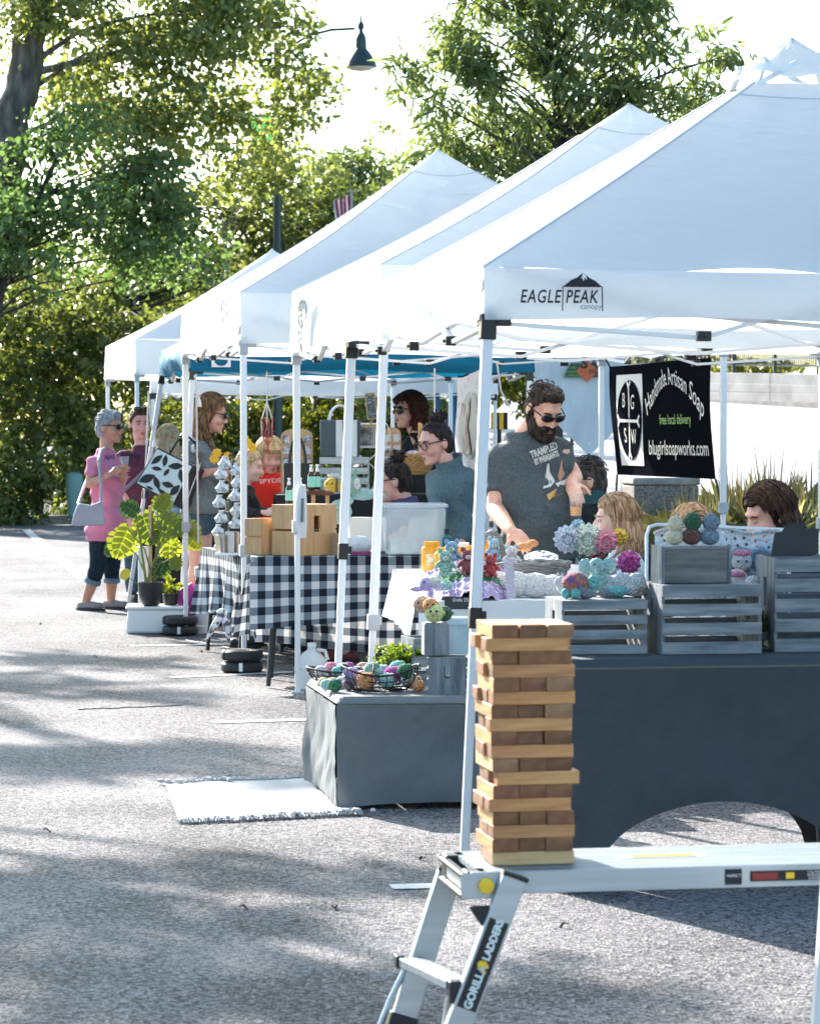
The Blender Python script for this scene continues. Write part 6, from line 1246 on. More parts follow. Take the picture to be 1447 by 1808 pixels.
# clear bin
b = onG(730, 17.02); t = thing('storage_bin', 'translucent plastic bin with a lid on the checked table', 'storage bin', b[:]); CB = M('bin_plastic', (.80, .86, .88), .25, col2=(.70, .77, .80), scale=5, alpha=.42); m = MB(); m.box(b + UZ * .135, (.33, .3, .265), R3(0, 0, .05), taper=1.06); m.build('body', CB, t, bevel=.015); m = MB(); m.box(b + UZ * .279, (.37, .335, .022), R3(0, 0, .05)); m.build('lid', CB, t, bevel=.006)
m = MB(); m.box(b + Vector((-.03, 0, .05)), (.2, .2, .09)); m.box(b + Vector((.05, .02, .15)), (.16, .2, .12)); m.build('contents', M('bin_stuff', (.72, .72, .70), .8, col2=(.5, .55, .58), scale=9), t)
for sx in (-1, 1): m = MB(); m.box(b + Vector((sx * .187, -.02, .255)), (.02, .1, .05)); m.build('latch', CB if sx < 0 else BLU, t, bevel=.004)
b = onG(787, 16.9); t = thing('drink_bottle', 'teal drink bottle beside the plastic bin', 'bottle', b[:]); m = MB(); m.lathe([(.03, 0), (.033, .005), (.033, .10), (.018, .115), (.018, .125)], b, 16); m.build('body', M('bottle_teal', (.01, .12, .14), .35), t); m = MB(); m.lathe([(.02, .12), (.02, .15), (.01, .152)], b, 14); m.build('cap', BLK, t)
# spinner rack
b = Vector((X(406, 18.6), 18.6, .678)); t = thing('spinner_rack', 'black spinner rack hung with clear packed ornaments', 'rack', b[:]); m = MB(); m.lathe([(.07, 0), (.07, .008), (.008, .012), (.006, H(800, 18.6) - b.z)], b, 16); m.build('pole', WIRE, t); BAGM = M('packed_ornament', (.66, .68, .69), .55, col2=(.24, .28, .30), scale=40, lo=.48, hi=.62, bump=.9, bscale=50)
m = MB()
for k in range(7): m.tube([P(388, 806 + 24 * k, 18.6), P(425, 804 + 24 * k, 18.6)], .003, 5)
m.build('arms', WIRE, t)
for k in range(14):
    px = (392 if k % 2 == 0 else 420) + rnd.uniform(-5, 5) - (3 if k > 6 else 0); py = 814 + 12.2 * k + rnd.uniform(-3, 3); c = P(px, py, 18.56 + rnd.uniform(-.05, .03)); m = MB(); m.loft([(c + Vector((.004 * math.sin(z * 200), 0, z)), Vector((r_, .01 * math.sin(k), 0)), Vector((0, r_ * .8, 0))) for r_, z in ((.024, -.036), (.038, -.028), (.041, -.008), (.030, .012), (.014, .028), (.020, .042))], 8); solo(m, 'packed_ornament', BAGM, 'clear packed round ornament hanging on the spinner rack', 'ornament', 'ornaments on the spinner rack', smooth=True, sharp=.3)
for (px0, px1, py, Z, n, lab) in ((437, 486, 948, 17.2, 11, 'rows of small wooden cards before the lower pine crate'), (381, 436, 968, 18.5, 10, 'tray of small printed cards at the table corner')):
    b = P((px0 + px1) / 2, py, Z); zt_ = .748 if Z < 18 else .678; t = thing('card_tray', lab, 'card tray', (b.x, b.y, zt_)); m = MB(); m.box(Vector((b.x, b.y, zt_ + .009)), ((px1 - px0) / (F / Z), .1, .016)); m.build('tray', WHT, t, bevel=.003)
    for k in range(n):
        x = X(px0 + (px1 - px0) * (k + .5) / n, Z); m = MB(); hh = (py - (905 if Z < 18 else 932)) / (F / Z) * rnd.uniform(.8, 1.05); m.box(Vector((x, Z + rnd.uniform(-.03, .03), zt_ + .017 + hh / 2)), (.010, .07, hh), R3(0, rnd.uniform(-.15, .15), rnd.uniform(.4, .9))); m.build('card', M('card_%d' % (k % 3), ((.62, .48, .34), (.66, .62, .58), (.25, .17, .13))[k % 3], .7), t, smooth=False)
# ---- things on the raised display table
zK = 1.037
def onK(px, Z=19.6, z=zK): return Vector((X(px, Z), Z, z))
PEG = M('peg_board', (.55, .36, .20), .7); SIL = M('earring_card', (.62, .62, .64), .6, col2=(.16, .18, .26), scale=30, lo=.5, hi=.56)
for px0, px1, py0, Z, lab in ((496, 552, 756, 19.75, 'pale wooden board of earring cards behind the child in red'), (676, 708, 754, 19.75, 'arched wooden board of earring cards beside the wicker basket')):
    k = F / Z; w_ = (px1 - px0) / k; hh = H(py0, Z) - zK; b = onK((px0 + px1) / 2, Z); t = thing('earring_board', lab, 'display board', b[:]); poly = [(-w_ / 2, 0), (w_ / 2, 0), (w_ / 2, hh - .05)] + [(w_ / 2 * math.cos(a), hh - .05 + .05 * math.sin(a)) for a in (.4, .8, 1.2, 1.57, 1.95, 2.35, 2.75)] + [(-w_ / 2, hh - .05)]; m = MB(); m.prism(poly, b, Vector((1, 0, 0)), UZ, .012); m.build('board', PEG, t)
    for r_ in range(4):
        for q in range(3 if w_ > .15 else 2):
            n_ = 3 if w_ > .15 else 2; m = MB(); c = b + Vector((w_ * ((q + .5) / n_ - .5), -.016, hh - .07 - .072 * r_)); m.prism([(-.022, -.028), (.022, -.028), (.022, .022), (-.022, .022)], c, Vector((1, 0, 0)), UZ, .002); m.build('earring_card', SIL, t, smooth=False)
def tote(label, c, w_, h_, d_, mat, mat2, hl=.14, hm=None, stripes_=True):
    t = thing('tote_bag', label, 'bag', c[:]); m = MB(); R = R3(0, 0, .1); m.box(c + UZ * h_ / 2, (w_, d_, h_), R, taper=1.04); m.build('body', mat, t, bevel=.01)
    if stripes_:
        for x in (-.05, .42): m = MB(); m.box(c + R @ Vector((w_ * x * .8 + .0, -d_ / 2 * 1.03, h_ / 2)), (w_ * .17, .008, h_ * .99), R); m.build('stripe', mat2, t)
    for y in (-1, 1):
        m = MB(); m.tube([c + R @ Vector((w_ * .28 * math.cos(a), y * d_ / 2 * .8, h_ * .97 + hl * math.sin(a))) for a in [i / 14 * math.pi for i in range(15)]], .0075, 6); m.build('handle', hm or mat2, t)
    return t
tote('grey and white striped woven tote bag on the whitewashed crate', onK(600, 19.5, zK + .237), .25, .24, .12, M('woven_slate', (.075, .105, .115), .9, bump=.6, bscale=90), M('woven_white', (.66, .68, .68), .9, bump=.6, bscale=90), .10)
tote('plain black tote bag with thin looped handles beside the earring board', onK(525, 19.35), .18, .20, .10, BLK, BLK, .17, stripes_=False)
t = thing('easel_sign', 'small framed chalk sign on a stand above the photo frame', 'sign', P(655, 742, 19.5)[:]); q = P(655, 717, 19.5); R = R3(-.1, -.1, .15); m = MB(); m.box(q, (.068, .014, .175), R); m.build('frame', M('gold_wood', (.40, .27, .12), .6), t, bevel=.003); m = MB(); m.box(q + Vector((-.002, -.009, 0)), (.052, .004, .155), R); m.build('slate', M('slate_board', (.06, .08, .09), .5, col2=(.32, .36, .38), scale=45, stretch=(1, 1, 3), lo=.55, hi=.62), t)
m = MB(); m.bar(P(655, 738, 19.5), P(655, 752, 19.5), .012, .012); m.bar(P(640, 752, 19.5), P(672, 752, 19.5), .014, .02); m.build('stand', M('gold_wood', (0, 0, 0)), t)
t = thing('photo_frame', 'white framed photograph on a thin wire stand', 'photo frame', onK(650)[:]); q = P(652, 768, 19.6); m = MB(); m.prism([(-.11, -.08), (.07, -.08), (.07, .075), (-.06, .075)], q, Vector((1, 0, 0)), UZ, .012); m.build('frame', WHT, t); m = MB(); m.prism([(-.095, -.068), (.058, -.068), (.058, .064), (-.055, .064)], q + Vector((0, -.014, 0)), Vector((1, 0, 0)), UZ, .003); m.build('photograph', M('photo_grey', (.42, .44, .44), .5, col2=(.05, .06, .06), scale=12, lo=.45, hi=.6), t)
m = MB()
for p_, q_ in (((622, 760), (650, 870)), ((622, 760), (634, 748)), ((634, 748), (682, 748)), ((682, 748), (688, 762)), ((688, 762), (655, 870)), ((630, 800), (665, 830)), ((665, 800), (632, 830)), ((622, 790), (690, 790))): m.tube([P(*p_, 19.65), P(*q_, 19.65)], .004, 5)
m.build('wire_stand', LEGM, t)
t = thing('wicker_basket', 'honey coloured wicker basket with high handle and purple yarn', 'basket', P(735, 838, 18.95)[:]); b = P(735, 838, 19.55); WK2 = M('wicker_honey', (.42, .21, .07), .7, col2=(.60, .34, .13), scale=30, stretch=(1, 1, 5)); m = MB()
for k in range(8):
    z = .02 + .10 * k / 7; r_ = .085 + .028 * k / 7; m.tube([b + Vector((r_ * math.cos(a) * (1 + .05 * (-1) ** (i + k)), r_ * .85 * math.sin(a) * (1 + .05 * (-1) ** (i + k)), z + .01)) for i, a in enumerate([j / 36 * 6.2832 for j in range(36)])], .0095, 5, closed=True)
m.build('weave', WK2, t); m = MB(); m.tube([b + Vector((.025 * math.sin(a * 2) * 0 + .02, .1 * math.cos(a), .11 + .22 * math.sin(a))) for a in [i / 16 * math.pi for i in range(17)]], .011, 7); m.tube([b + Vector((.032, .1 * math.cos(a), .11 + .215 * math.sin(a))) for a in [i / 16 * math.pi for i in range(17)]], .009, 7); m.build('handle', WK2, t); m = MB(); m.lathe([(.08, .0), (.09, .02)], b, 18); m.build('bottom', WK2, t)
toy('yarn_ball', 'purple and white yarn heap in the honey wicker basket', b + UZ * .09, [('lilac', [(-.02, 0, .03, .06, .05, .04), (.04, 0, .02, .04, .05, .03)]), ('white', [(.0, -.03, .04, .03, .025, .025)])], cat='yarn')
t = thing('riser_box', 'dark riser box under the honey wicker basket', 'box', onK(735, 19.55)[:]); m = MB(); m.box(onK(735, 19.55, (zK + b.z) / 2), (.2, .2, b.z - zK - .004)); m.build('body', DKC, t, bevel=.005)
toy('crochet_hat', 'red crochet hat with white patch beside the woman in black', P(700, 838, 19.5), [('red', [(0, 0, .06, .05, .05, .06)]), ('white', [(.01, -.045, .08, .014, .01, .014)])], cat='hat')
# sunflowers behind the spinner rack, bits on the small side table
t = thing('sunflowers', 'bunch of orange yellow flowers behind the fair haired girl', 'flowers', P(430, 800, 19.0)[:]); 
for px, py in ((437, 782), (445, 790), (383, 800), (402, 806), (432, 776), (378, 810)):
    m = MB(); c = P(px, py, 19.0)
    for k in range(8): a = k / 8 * 6.28; m.ell(c + Vector((math.cos(a) * .018, 0, math.sin(a) * .018)), (.016, .006, .009), R3(0, -a, 0), 6)
    m.build('blossom', M('petal_yellow', (.80, .42, .02), .7), t)
m = MB(); m.tube([P(410, 870, 19.0), P(412, 790, 19.0)], .005, 5); m.build('stem', M('stem_dark', (0, 0, 0)), t)
for px, r_, col, lab in ((281, .04, 'white', 'white crochet ball on the small black table'), (296, .035, 'red', 'red crochet ball on the small black table'), (308, .04, 'sky', 'pale blue crochet ball on the small black table')): m = MB(); m.ell(Vector((X(px, 22.9), 22.9, .765 + r_)), (r_,) * 3); solo(m, 'crochet_ball', Y[col], lab, 'crochet toy')
# ================================================================ PEOPLE
def skin(name, c, c2): return M('skin_' + name, c, .5, col2=c2, scale=14, detail=3, bump=.06, bscale=120)
SK = {'fair': skin('fair', (.64, .33, .24), (.72, .42, .32)), 'tan': skin('tan', (.56, .26, .17), (.64, .34, .23)), 'pale': skin('pale', (.70, .42, .34), (.76, .50, .41)), 'rosy': skin('rosy', (.68, .32, .25), (.74, .41, .33))}
LIP = M('lips', (.42, .15, .12), .45); EYW = M('eye_white', (.50, .47, .45), .3); IRIS = M('iris', (.03, .02, .015), .2); LENS = M('dark_lens', (.006, .006, .007), .08); FRM = M('glasses_frame', (.012, .01, .01), .3)
def hairm(n, a, b): return M('hair_' + n, a, .6, col2=b, scale=26, stretch=(2.2, 2.2, .35), detail=5, bump=.5, bscale=70, spec=.15)
HR = {'strawberry': hairm('strawberry', (.24, .13, .07), (.54, .36, .22)), 'darkbrown': hairm('darkbrown', (.016, .009, .007), (.075, .038, .026)), 'ombre': hairm('ombre', (.06, .034, .02), (.30, .18, .09)), 'grey': hairm('grey', (.20, .20, .21), (.46, .46, .46)), 'dark': hairm('dark', (.008, .006, .006), (.055, .038, .032)), 'brown': hairm('brown', (.035, .018, .010), (.10, .055, .030)), 'lightbrown': hairm('lightbrown', (.13, .075, .04), (.32, .20, .11)), 'blonde': hairm('blonde', (.36, .24, .12), (.62, .47, .28)), 'auburn': hairm('auburn', (.03, .012, .008), (.09, .035, .02)), 'saltpepper': hairm('saltpepper', (.02, .016, .014), (.10, .085, .075))}
def cloth(n, c, c2=None, sc=20, rough=.9, bump=.5, bs=16): return M('cloth_' + n, c, rough, col2=c2, scale=sc, bump=bump, bscale=bs, spec=.2)
def hand(mb, wr, d, nrm, k, curl=.5, thumb=1, r=.0085):
    """palm and five fingers from the wrist; d along the hand, nrm out of the back of the hand"""
    d = Vector(d).normalized(); nrm = (Vector(nrm) - d * d.dot(Vector(nrm))).normalized(); sd = d.cross(nrm).normalized() * thumb; wr = Vector(wr)
    pc_ = wr + d * .045 * k; m3 = Matrix((sd, nrm, d)).transposed(); mb.ell(pc_, (.040 * k, .017 * k, .052 * k), m3, 12); mb.cap(wr - d * .03 * k, wr + d * .03 * k, .026 * k, .026 * k, 10)
    for i, (o, ln) in enumerate(((.028, .075), (.010, .085), (-.009, .08), (-.027, .062))):
        p = wr + d * (.082 - .004 * abs(i - 1.2)) * k + sd * o * k; e = d; q = p
        for sgi, f_ in enumerate((.42, .32, .26)):
            a = curl * (.55 + .35 * sgi); e = (e * math.cos(a) - nrm * math.sin(a)).normalized(); n2 = q + e * ln * f_ * k
            mb.cap(q, n2, (r - .0007 * sgi) * k, (r - .0012 - .0007 * sgi) * k, 8); q = n2
            nrm2 = nrm
    p = wr + d * .03 * k + sd * .032 * k; e = (d * .6 + sd * .75 - nrm * .35 * (1 + curl)).normalized(); q = p + e * .04 * k; mb.cap(p, q, .0125 * k, .0105 * k, 8); e2 = (d * .85 + sd * .2 - nrm * .5 * (.5 + curl)).normalized(); mb.cap(q, q + e2 * .034 * k, .0105 * k, .008 * k, 8)
FEM = [(-.17, .148, .105, 0), (0, .170, .118, -.006), (.16, .158, .108, 0), (.32, .134, .095, .004), (.5, .143, .105, .012), (.66, .155, .122, .022), (.8, .165, .105, .006), (.9, .155, .078, 0), (1.0, .062, .06, -.004), (1.06, .058, .056, .0)]
MAL = [(-.17, .150, .108, 0), (0, .165, .120, 0), (.2, .160, .118, .012), (.4, .165, .125, .016), (.58, .178, .128, .014), (.72, .192, .122, .01), (.84, .195, .10, .002), (.92, .165, .08, 0), (1.0, .075, .070, -.004), (1.06, .066, .064, 0)]
KID = [(-.17, .115, .09, 0), (0, .130, .098, 0), (.25, .122, .092, .004), (.5, .130, .095, .006), (.7, .142, .094, .004), (.85, .148, .08, 0), (.92, .125, .066, 0), (1.0, .052, .05, 0), (1.06, .048, .046, 0)]
def person(label, Z, yaw, k, pel, neck, head, hy, hp, arms, feet=None, knees=None, sit=False, build=FEM, fat=1.0, belly=0, sk='fair', shirt=None, sleeve=.55, hem=-.12, pants=None, plen=1.0, shoes=None,
           hair=('brown', 'short'), gl=None, vox=.007, hroll=0, hk_=1.13, hands=None, collar=None, lips=True, beard=None, lids=False, neckline=1.035):
    px = lambda q: P(q[0], q[1], Z + (q[2] if len(q) > 2 else 0))
    pe_, ne = px(pel), px(neck); sp = ne - pe_; up = sp.normalized(); y_ = math.radians(yaw); Rz = R3(0, 0, y_); fwd = Rz @ Vector((0, -1, 0)); sd = Rz @ Vector((1, 0, 0))
    b_ = (fwd - up * fwd.dot(up)).normalized(); a_ = (sd - up * sd.dot(up)).normalized()
    base = Vector((pe_.x, pe_.y, 0)); t = thing('person', label, 'person', base[:])
    def ring(tt, infl=0.0, mul=1.0):
        i = 0
        while i < len(build) - 2 and tt > build[i + 1][0]: i += 1
        q0, q1 = build[i], build[i + 1]; f_ = (tt - q0[0]) / (q1[0] - q0[0]); f_ = max(0, min(1, f_)); w_, d_, o_ = [q0[j] + (q1[j] - q0[j]) * f_ for j in (1, 2, 3)]
        bl = belly * math.exp(-((tt - .28) / .22) ** 2); g_ = fat if tt < .95 else 1
        return (pe_ + sp * tt + b_ * (o_ + bl * .6) * k, a_ * (w_ * g_ * k * mul + infl), -b_ * ((d_ * g_ + bl * .45) * k * mul + infl))
    TT = [build[0][0] + (1.0 - build[0][0]) * i / 16 for i in range(17)]
    mb = MB(); mb.loft([ring(x) for x in TT], 24)
    Hc = px(head); Rh = R3(0, 0, math.radians(hy)) @ R3(math.radians(hp), 0, 0) @ R3(0, math.radians(hroll), 0); hk = k * hk_
    def hl(x, y, z): return Hc + Rh @ (Vector((x, y, z)) * hk)
    def hell(m, c, r, n=14, R=None): m.ell(hl(*c), tuple(q * hk for q in r), Rh @ R if R else Rh, n)
    mb.cap(ne - up * .02 * k, hl(0, .02, -.06), .060 * k * (.9 if build is not MAL else 1.05), .052 * hk, 16)
    for c, r in (((0, .012, .028), (.074, .094, .092)), ((0, -.026, -.028), (.062, .062, .082)), ((0, -.045, -.078), (.044, .042, .034)), ((0, -.074, -.094), (.020, .018, .018)), ((.032, -.058, -.030), (.029, .030, .030)), ((-.032, -.058, -.030), (.029, .030, .030)), ((0, -.070, .030), (.052, .018, .016)), ((.016, -.088, -.033), (.010, .010, .009)), ((-.016, -.088, -.033), (.010, .010, .009)), ((0, -.083, -.064), (.026, .014, .018))): hell(mb, c, r)
    mb.cap(hl(0, -.080, .018), hl(0, -.104, -.026), .009 * hk, .0135 * hk, 10)
    for x in (-1, 1): hell(mb, (x * .075, .012, -.008), (.010, .020, .031), 10)
    sh = {}
    for i, sgn in ((0, -1), (1, 1)):
        A = arms[i]; s0 = px(A['sh']) if 'sh' in A else pe_ + sp * .875 + a_ * sgn * (.178 if build is MAL else .155 if build is FEM else .135) * fat ** .5 * k
        el, wr = px(A['el']), px(A['wr']); sh[i] = (s0, el, wr); f_ = {id(MAL): 1.12, id(KID): .82}.get(id(build), .95)
        mb.cap(pe_ + sp * .86 + a_ * sgn * .07 * k, s0, .062 * k * f_, .058 * k * f_); mb.chain([s0, s0.lerp(el, .5), el, el.lerp(wr, .3), wr], [.056 * k * f_, .046 * k * f_, .038 * k * f_, .039 * k * f_, .026 * k * f_])
        hd = px(A['hand']) if 'hand' in A else wr + (wr - el).normalized() * .08 * k; hand(mb, wr, hd - wr, A.get('n', Vector((0, -1, .4))), k * (.92 if build is not MAL else 1.02), A.get('curl', .45), A.get('th', 1 if sgn > 0 else -1))
    hips = [pe_ + sd * sgn * .082 * k - UZ * .02 * k for sgn in (-1, 1)]; LG = []
    for i in (0, 1):
        if sit:
            kn = hips[i] + fwd * .42 * k + UZ * .02; an = Vector((kn.x, kn.y, .09 * k)) + fwd * .03
        else:
            f0 = px(feet[i]) if feet else Vector((hips[i].x, hips[i].y, 0)); f0.z = max(f0.z, 0); f0.z = 0; an = Vector((f0.x, f0.y, .085 * k)); kn = px(knees[i]) if knees else hips[i].lerp(an, .52) + fwd * .02 * k
        LG.append((hips[i], kn, an)); lf = .82 if build is KID else 1
        mb.chain([hips[i], hips[i].lerp(kn, .5), kn, kn.lerp(an, .35), an], [.088 * k * lf * fat ** .5, .074 * k * lf, .054 * k * lf, .056 * k * lf, .036 * k * lf]); ft = Vector((fwd.x, fwd.y, 0)).normalized(); A0 = Vector((an.x, an.y, .035 * k)); mb.cap(A0 - ft * .04 * k, A0 + ft * .10 * k, .034 * k, .028 * k); mb.cap(an, A0, .036 * k, .036 * k)
    fused(mb, 'body', SK[sk], t, vox, 5)
    # clothes
    if shirt is not None:
        m = MB(); inf = .014 * k; m.loft([ring(hem + (neckline - hem) * i / 18, inf * (1.0 + (.9 if i < 6 else 0))) for i in range(19)], 28)
        for i, sgn in ((0, -1), (1, 1)):
            s0, el, wr = sh[i]; f_ = {id(MAL): 1.12, id(KID): .86}.get(id(build), .95); m.cap(pe_ + sp * .865 + a_ * sgn * .06 * k, s0, .068 * k * f_, .066 * k * f_)
            if sleeve <= 1: e = s0.lerp(el, sleeve); m.tube([s0 - (el - s0).normalized() * .02, s0.lerp(e, .5), e], [.066 * k * f_, .062 * k * f_, (.058 if sleeve < .9 else .05) * k * f_], 16)
            else: e = el.lerp(wr, sleeve - 1); m.chain([s0, el, e], [.066 * k * f_, .050 * k * f_, .036 * k * f_], 14)
        nz = random.Random(int(Z * 100))
        so_ = Vector((nz.random() * 9, nz.random() * 9, 0))
        Rl = lambda v: v + (v - pe_) .normalized() * 0 + Vector((noise.noise(v * 9 + so_), noise.noise(v * 9 + so_ + UZ * 7), noise.noise(v * 14 + so_))) * .011 * k + Vector((1, -.6, 0)) * .007 * k * math.sin(v.z * 46 + v.x * 30 + 4 * noise.noise(v * 5))
        top = fused(m, 'shirt', shirt, t, .008, 4, fn=Rl)
    else: top = None
    if pants is not None:
        m = MB(); m.loft([ring(x, .010 * k) for x in (-.17, -.1, 0, .1, .16)], 24)
        for i in (0, 1):
            h0, kn, an = LG[i]; lf = .84 if build is KID else 1
            if plen <= .5: e = h0.lerp(kn, plen * 2); m.tube([h0, h0.lerp(e, .6), e], [.100 * k * lf, .094 * k * lf, .092 * k * lf], 16)
            else: e = kn.lerp(an, (plen - .5) * 2); m.chain([h0, h0.lerp(kn, .5), kn], [.098 * k * lf, .085 * k * lf, .068 * k * lf], 14); m.tube([kn, kn.lerp(e, .5), e], [.068 * k * lf, .066 * k * lf, .060 * k * lf], 14)
        fused(m, 'trousers', pants, t, .009, 4, fn=lambda v: v + Vector((noise.noise(v * 12), noise.noise(v * 12 + UZ * 5), 0)) * .008 * k)
        if plen in (.5, .72, .36):
            for i in (0, 1):
                h0, kn, an = LG[i]; e = h0.lerp(kn, plen * 2) if plen < .5 else kn.lerp(an, (plen - .5) * 2); d = ((kn - h0) if plen < .5 else (an - kn)).normalized(); r_ = (.094 if plen < .5 else .062) * k; m = MB(); m.tube([e - d * .03 * k, e - d * .025 * k, e + d * .012 * k, e + d * .014 * k], [r_, r_ + .008 * k, r_ + .009 * k, r_], 18); m.build('cuff', cloth('denim_cuff', (.16, .24, .29)), t)
    if shoes is not None:
        ft = Vector((fwd.x, fwd.y, 0)).normalized()
        for i in (0, 1):
            an = LG[i][2]; m = MB(); A0 = Vector((an.x, an.y, .04 * k)); m.cap(A0 - ft * .045 * k, A0 + ft * .13 * k, .042 * k, .034 * k, 14); o = m.build('shoe', shoes, t); m = MB(); m.loft([(A0 + ft * .045 * k + UZ * (z - .04 * k), ft * .145 * k, ft.cross(UZ) * .050 * k) for z in (.0, .022 * k)], 18); m.build('sole', BLK, o)
    # hair
    hc, hs = hair; m = MB(); hm = HR[hc]
    thick = {'short': 1.0, 'shortm': .93, 'bob': 1.06, 'long': 1.05, 'bun': .945, 'kidbob': 1.08, 'pony': 1.0}[hs]
    m.ell(hl(0, .014, .032), tuple(q * hk * thick for q in (.083, .102, .098)), Rh, 22); m.ell(hl(0, .038, -.012), tuple(q * hk * thick for q in (.079, .078, .088)), Rh, 18)
    if hs in ('short', 'shortm'): hell(m, (0, -.035, .095), (.06, .05, .032))
    if hs in ('bob', 'kidbob'):
        for x in (-1, 1): hell(m, (x * .070, .015, -.05), (.026, .062, .085))
        hell(m, (0, .06, -.05), (.07, .05, .08))
    inv = Rh.transposed()
    line = {'short': (.060, -.005), 'shortm': (.078, .01), 'bun': (.088, .012), 'pony': (.072, .0)}.get(hs, (.072, -.13))
    def cut(v):
        q = inv @ (v - Hc) / hk; f_ = max(0, min(1, (q.y + (.065 if hs != 'long' else .050)) / .055)); lim = line[0] + (line[1] - line[0]) * f_
        if q.y > .02: lim = -.085 if hs in ('short', 'shortm') else (-.075 if hs in ('bun', 'pony') else -.15)
        lim += .006 * noise.noise(q * 60)
        if q.z < lim: q = Vector((q.x * .72, q.y * .78 + .005, q.z * .9))
        else: q += Vector((noise.noise(q * 45), noise.noise(q * 45 + UZ * 3), noise.noise(q * 60 + UZ))) * .006
        return Hc + Rh @ (q * hk)
    hair_o = fused(m, 'hair', hm, t, .0065, 3, fn=cut)
    rg = random.Random(int(Z * 37 + k * 11)); m = MB()
    def strand(phi, L_, r=.012, wav=.012, front=0):
        s_, c_ = math.sin(phi), math.cos(phi); pts = [hl(.35 * .08 * s_, -.35 * .09 * c_ + .012, .122), hl(.080 * s_, -.098 * c_ + .014, .075), hl(.090 * s_, -.104 * c_ + .016, .0)]; p = pts[-1]; n = 5
        for i in range(1, n + 1): pts.append(p - UZ * (L_ * i / n * hk) + (a_ * rg.uniform(-1, 1) + b_ * rg.uniform(-1, 1)) * wav * hk * i / 2 + (Rh @ Vector((s_ * .02, -c_ * .01 + .01, 0))) * hk * math.sin(i))
        m.tube(pts, [r * hk * .7, r * hk, r * hk * 1.1] + [r * hk * (1 - .75 * i / n) + .0015 for i in range(1, n + 1)], 6)
    if hs in ('long', 'bob', 'kidbob'):      # combed strands from the parting over the skull
        for i in range(150):
            s_ = rg.choice((-1, 1)); y0 = rg.uniform(-.075, .10); dr = rg.uniform(.005, .035); mx_ = 1.55 if y0 < -.03 else 1.9; pts = []
            for j in range(7):
                th = mx_ * j / 6; sh_ = math.sqrt(max(.05, 1 - ((y0 + dr * th - .014) / .112) ** 2)); pts.append(hl(s_ * (.004 + .092 * thick * sh_ * math.sin(th)), y0 + dr * th * 1.2, .030 + .108 * thick * sh_ * math.cos(th)))
            rr_ = rg.uniform(.0022, .0042); m.tube(pts, [rr_ * hk] * 6 + [.001], 5)
    if hs == 'long':
        for i in range(110): strand(rg.choice((-1, 1)) * rg.uniform(1.42, 3.14), rg.uniform(.20, .33), rg.uniform(.004, .009))
    elif hs in ('bob', 'kidbob'):
        for i in range(70): strand(rg.choice((-1, 1)) * rg.uniform(1.0, 3.14), rg.uniform(.08, .135), rg.uniform(.005, .010), .006)
        for i in range(26 if hs == 'kidbob' else 18):
            x = rg.uniform(-.06, .06); m.tube([hl(x * .5, -.06, .115), hl(x * .9, -.097, .075), hl(x * 1.1, -.099 + abs(x) * .3, .045 if hs == 'kidbob' else .05)], [.007 * hk, .008 * hk, .003 * hk], 5)
    elif hs == 'bun':
        c = hl(0, .055, .128); m.ell(c, (.042 * hk, .042 * hk, .036 * hk), None, 12)
        for i in range(26): d = Vector((rg.uniform(-1, 1), rg.uniform(-1, 1), rg.uniform(-.6, 1.2))).normalized(); e = d.cross(UZ); m.tube([c + d * .035 * hk, c + d * .05 * hk + e * .012 * hk, c + d * .047 * hk + e * .03 * hk], [.006 * hk, .006 * hk, .002], 5)
    elif hs == 'pony':
        for i in range(14): m.tube([hl(0, .09, .03), hl(rg.uniform(-.02, .02), .13, .01), hl(rg.uniform(-.03, .03), .125, -.08), hl(rg.uniform(-.03, .03), .11, -.19)], [.012 * hk, .014 * hk, .011 * hk, .003], 6)
    else:
        for i in range(60):
            u_ = Vector((rg.uniform(-1, 1), rg.uniform(-.8, 1), rg.uniform(.2, 1))).normalized(); q = Vector((u_.x * .084, u_.y * .102 + .014, u_.z * .10 + .03)); d = Vector((u_.x * .2, .7, -.2 * (1 - u_.z))); d = d - u_ * d.dot(u_); m.tube([hl(*q), hl(*(q + d * .03 + u_ * .003)), hl(*(q + d * .06 - u_ * .004))], [.003 * hk, .0042 * hk, .001], 5)
    m.build('locks', hm, hair_o)
    # face
    for x in (-1, 1):
        if lids: m = MB(); m.tube([hl(x * .018, -.0835, .004), hl(x * .031, -.0865, .001), hl(x * .045, -.0795, .004)], [.0012 * hk, .0022 * hk, .0012 * hk], 6); m.build('eyelashes', IRIS, t)
        m = MB(); m.ell(hl(x * .031, -.0775 + (.02 if lids else 0), .006), (.0115 * hk, .008 * hk, .0055 * hk), Rh, 10); e = m.build('eye', EYW, t); m = MB(); m.ell(hl(x * .031, -.0845 + (.02 if lids else 0), .0055), (.0062 * hk, .003 * hk, .0054 * hk), Rh, 8); m.build('iris', IRIS, e)
        m = MB(); m.tube([hl(x * .014, -.090, .024), hl(x * .032, -.089, .030), hl(x * .050, -.076, .023)], [.003 * hk, .0042 * hk, .0018 * hk], 6); m.build('eyebrow', hm, t)
    if lips: m = MB(); m.ell(hl(0, -.0965, -.058), (.021 * hk, .006 * hk, .0036 * hk), Rh, 10); m.ell(hl(0, -.0965, -.068), (.018 * hk, .007 * hk, .0042 * hk), Rh, 10); m.build('lips', LIP, t)
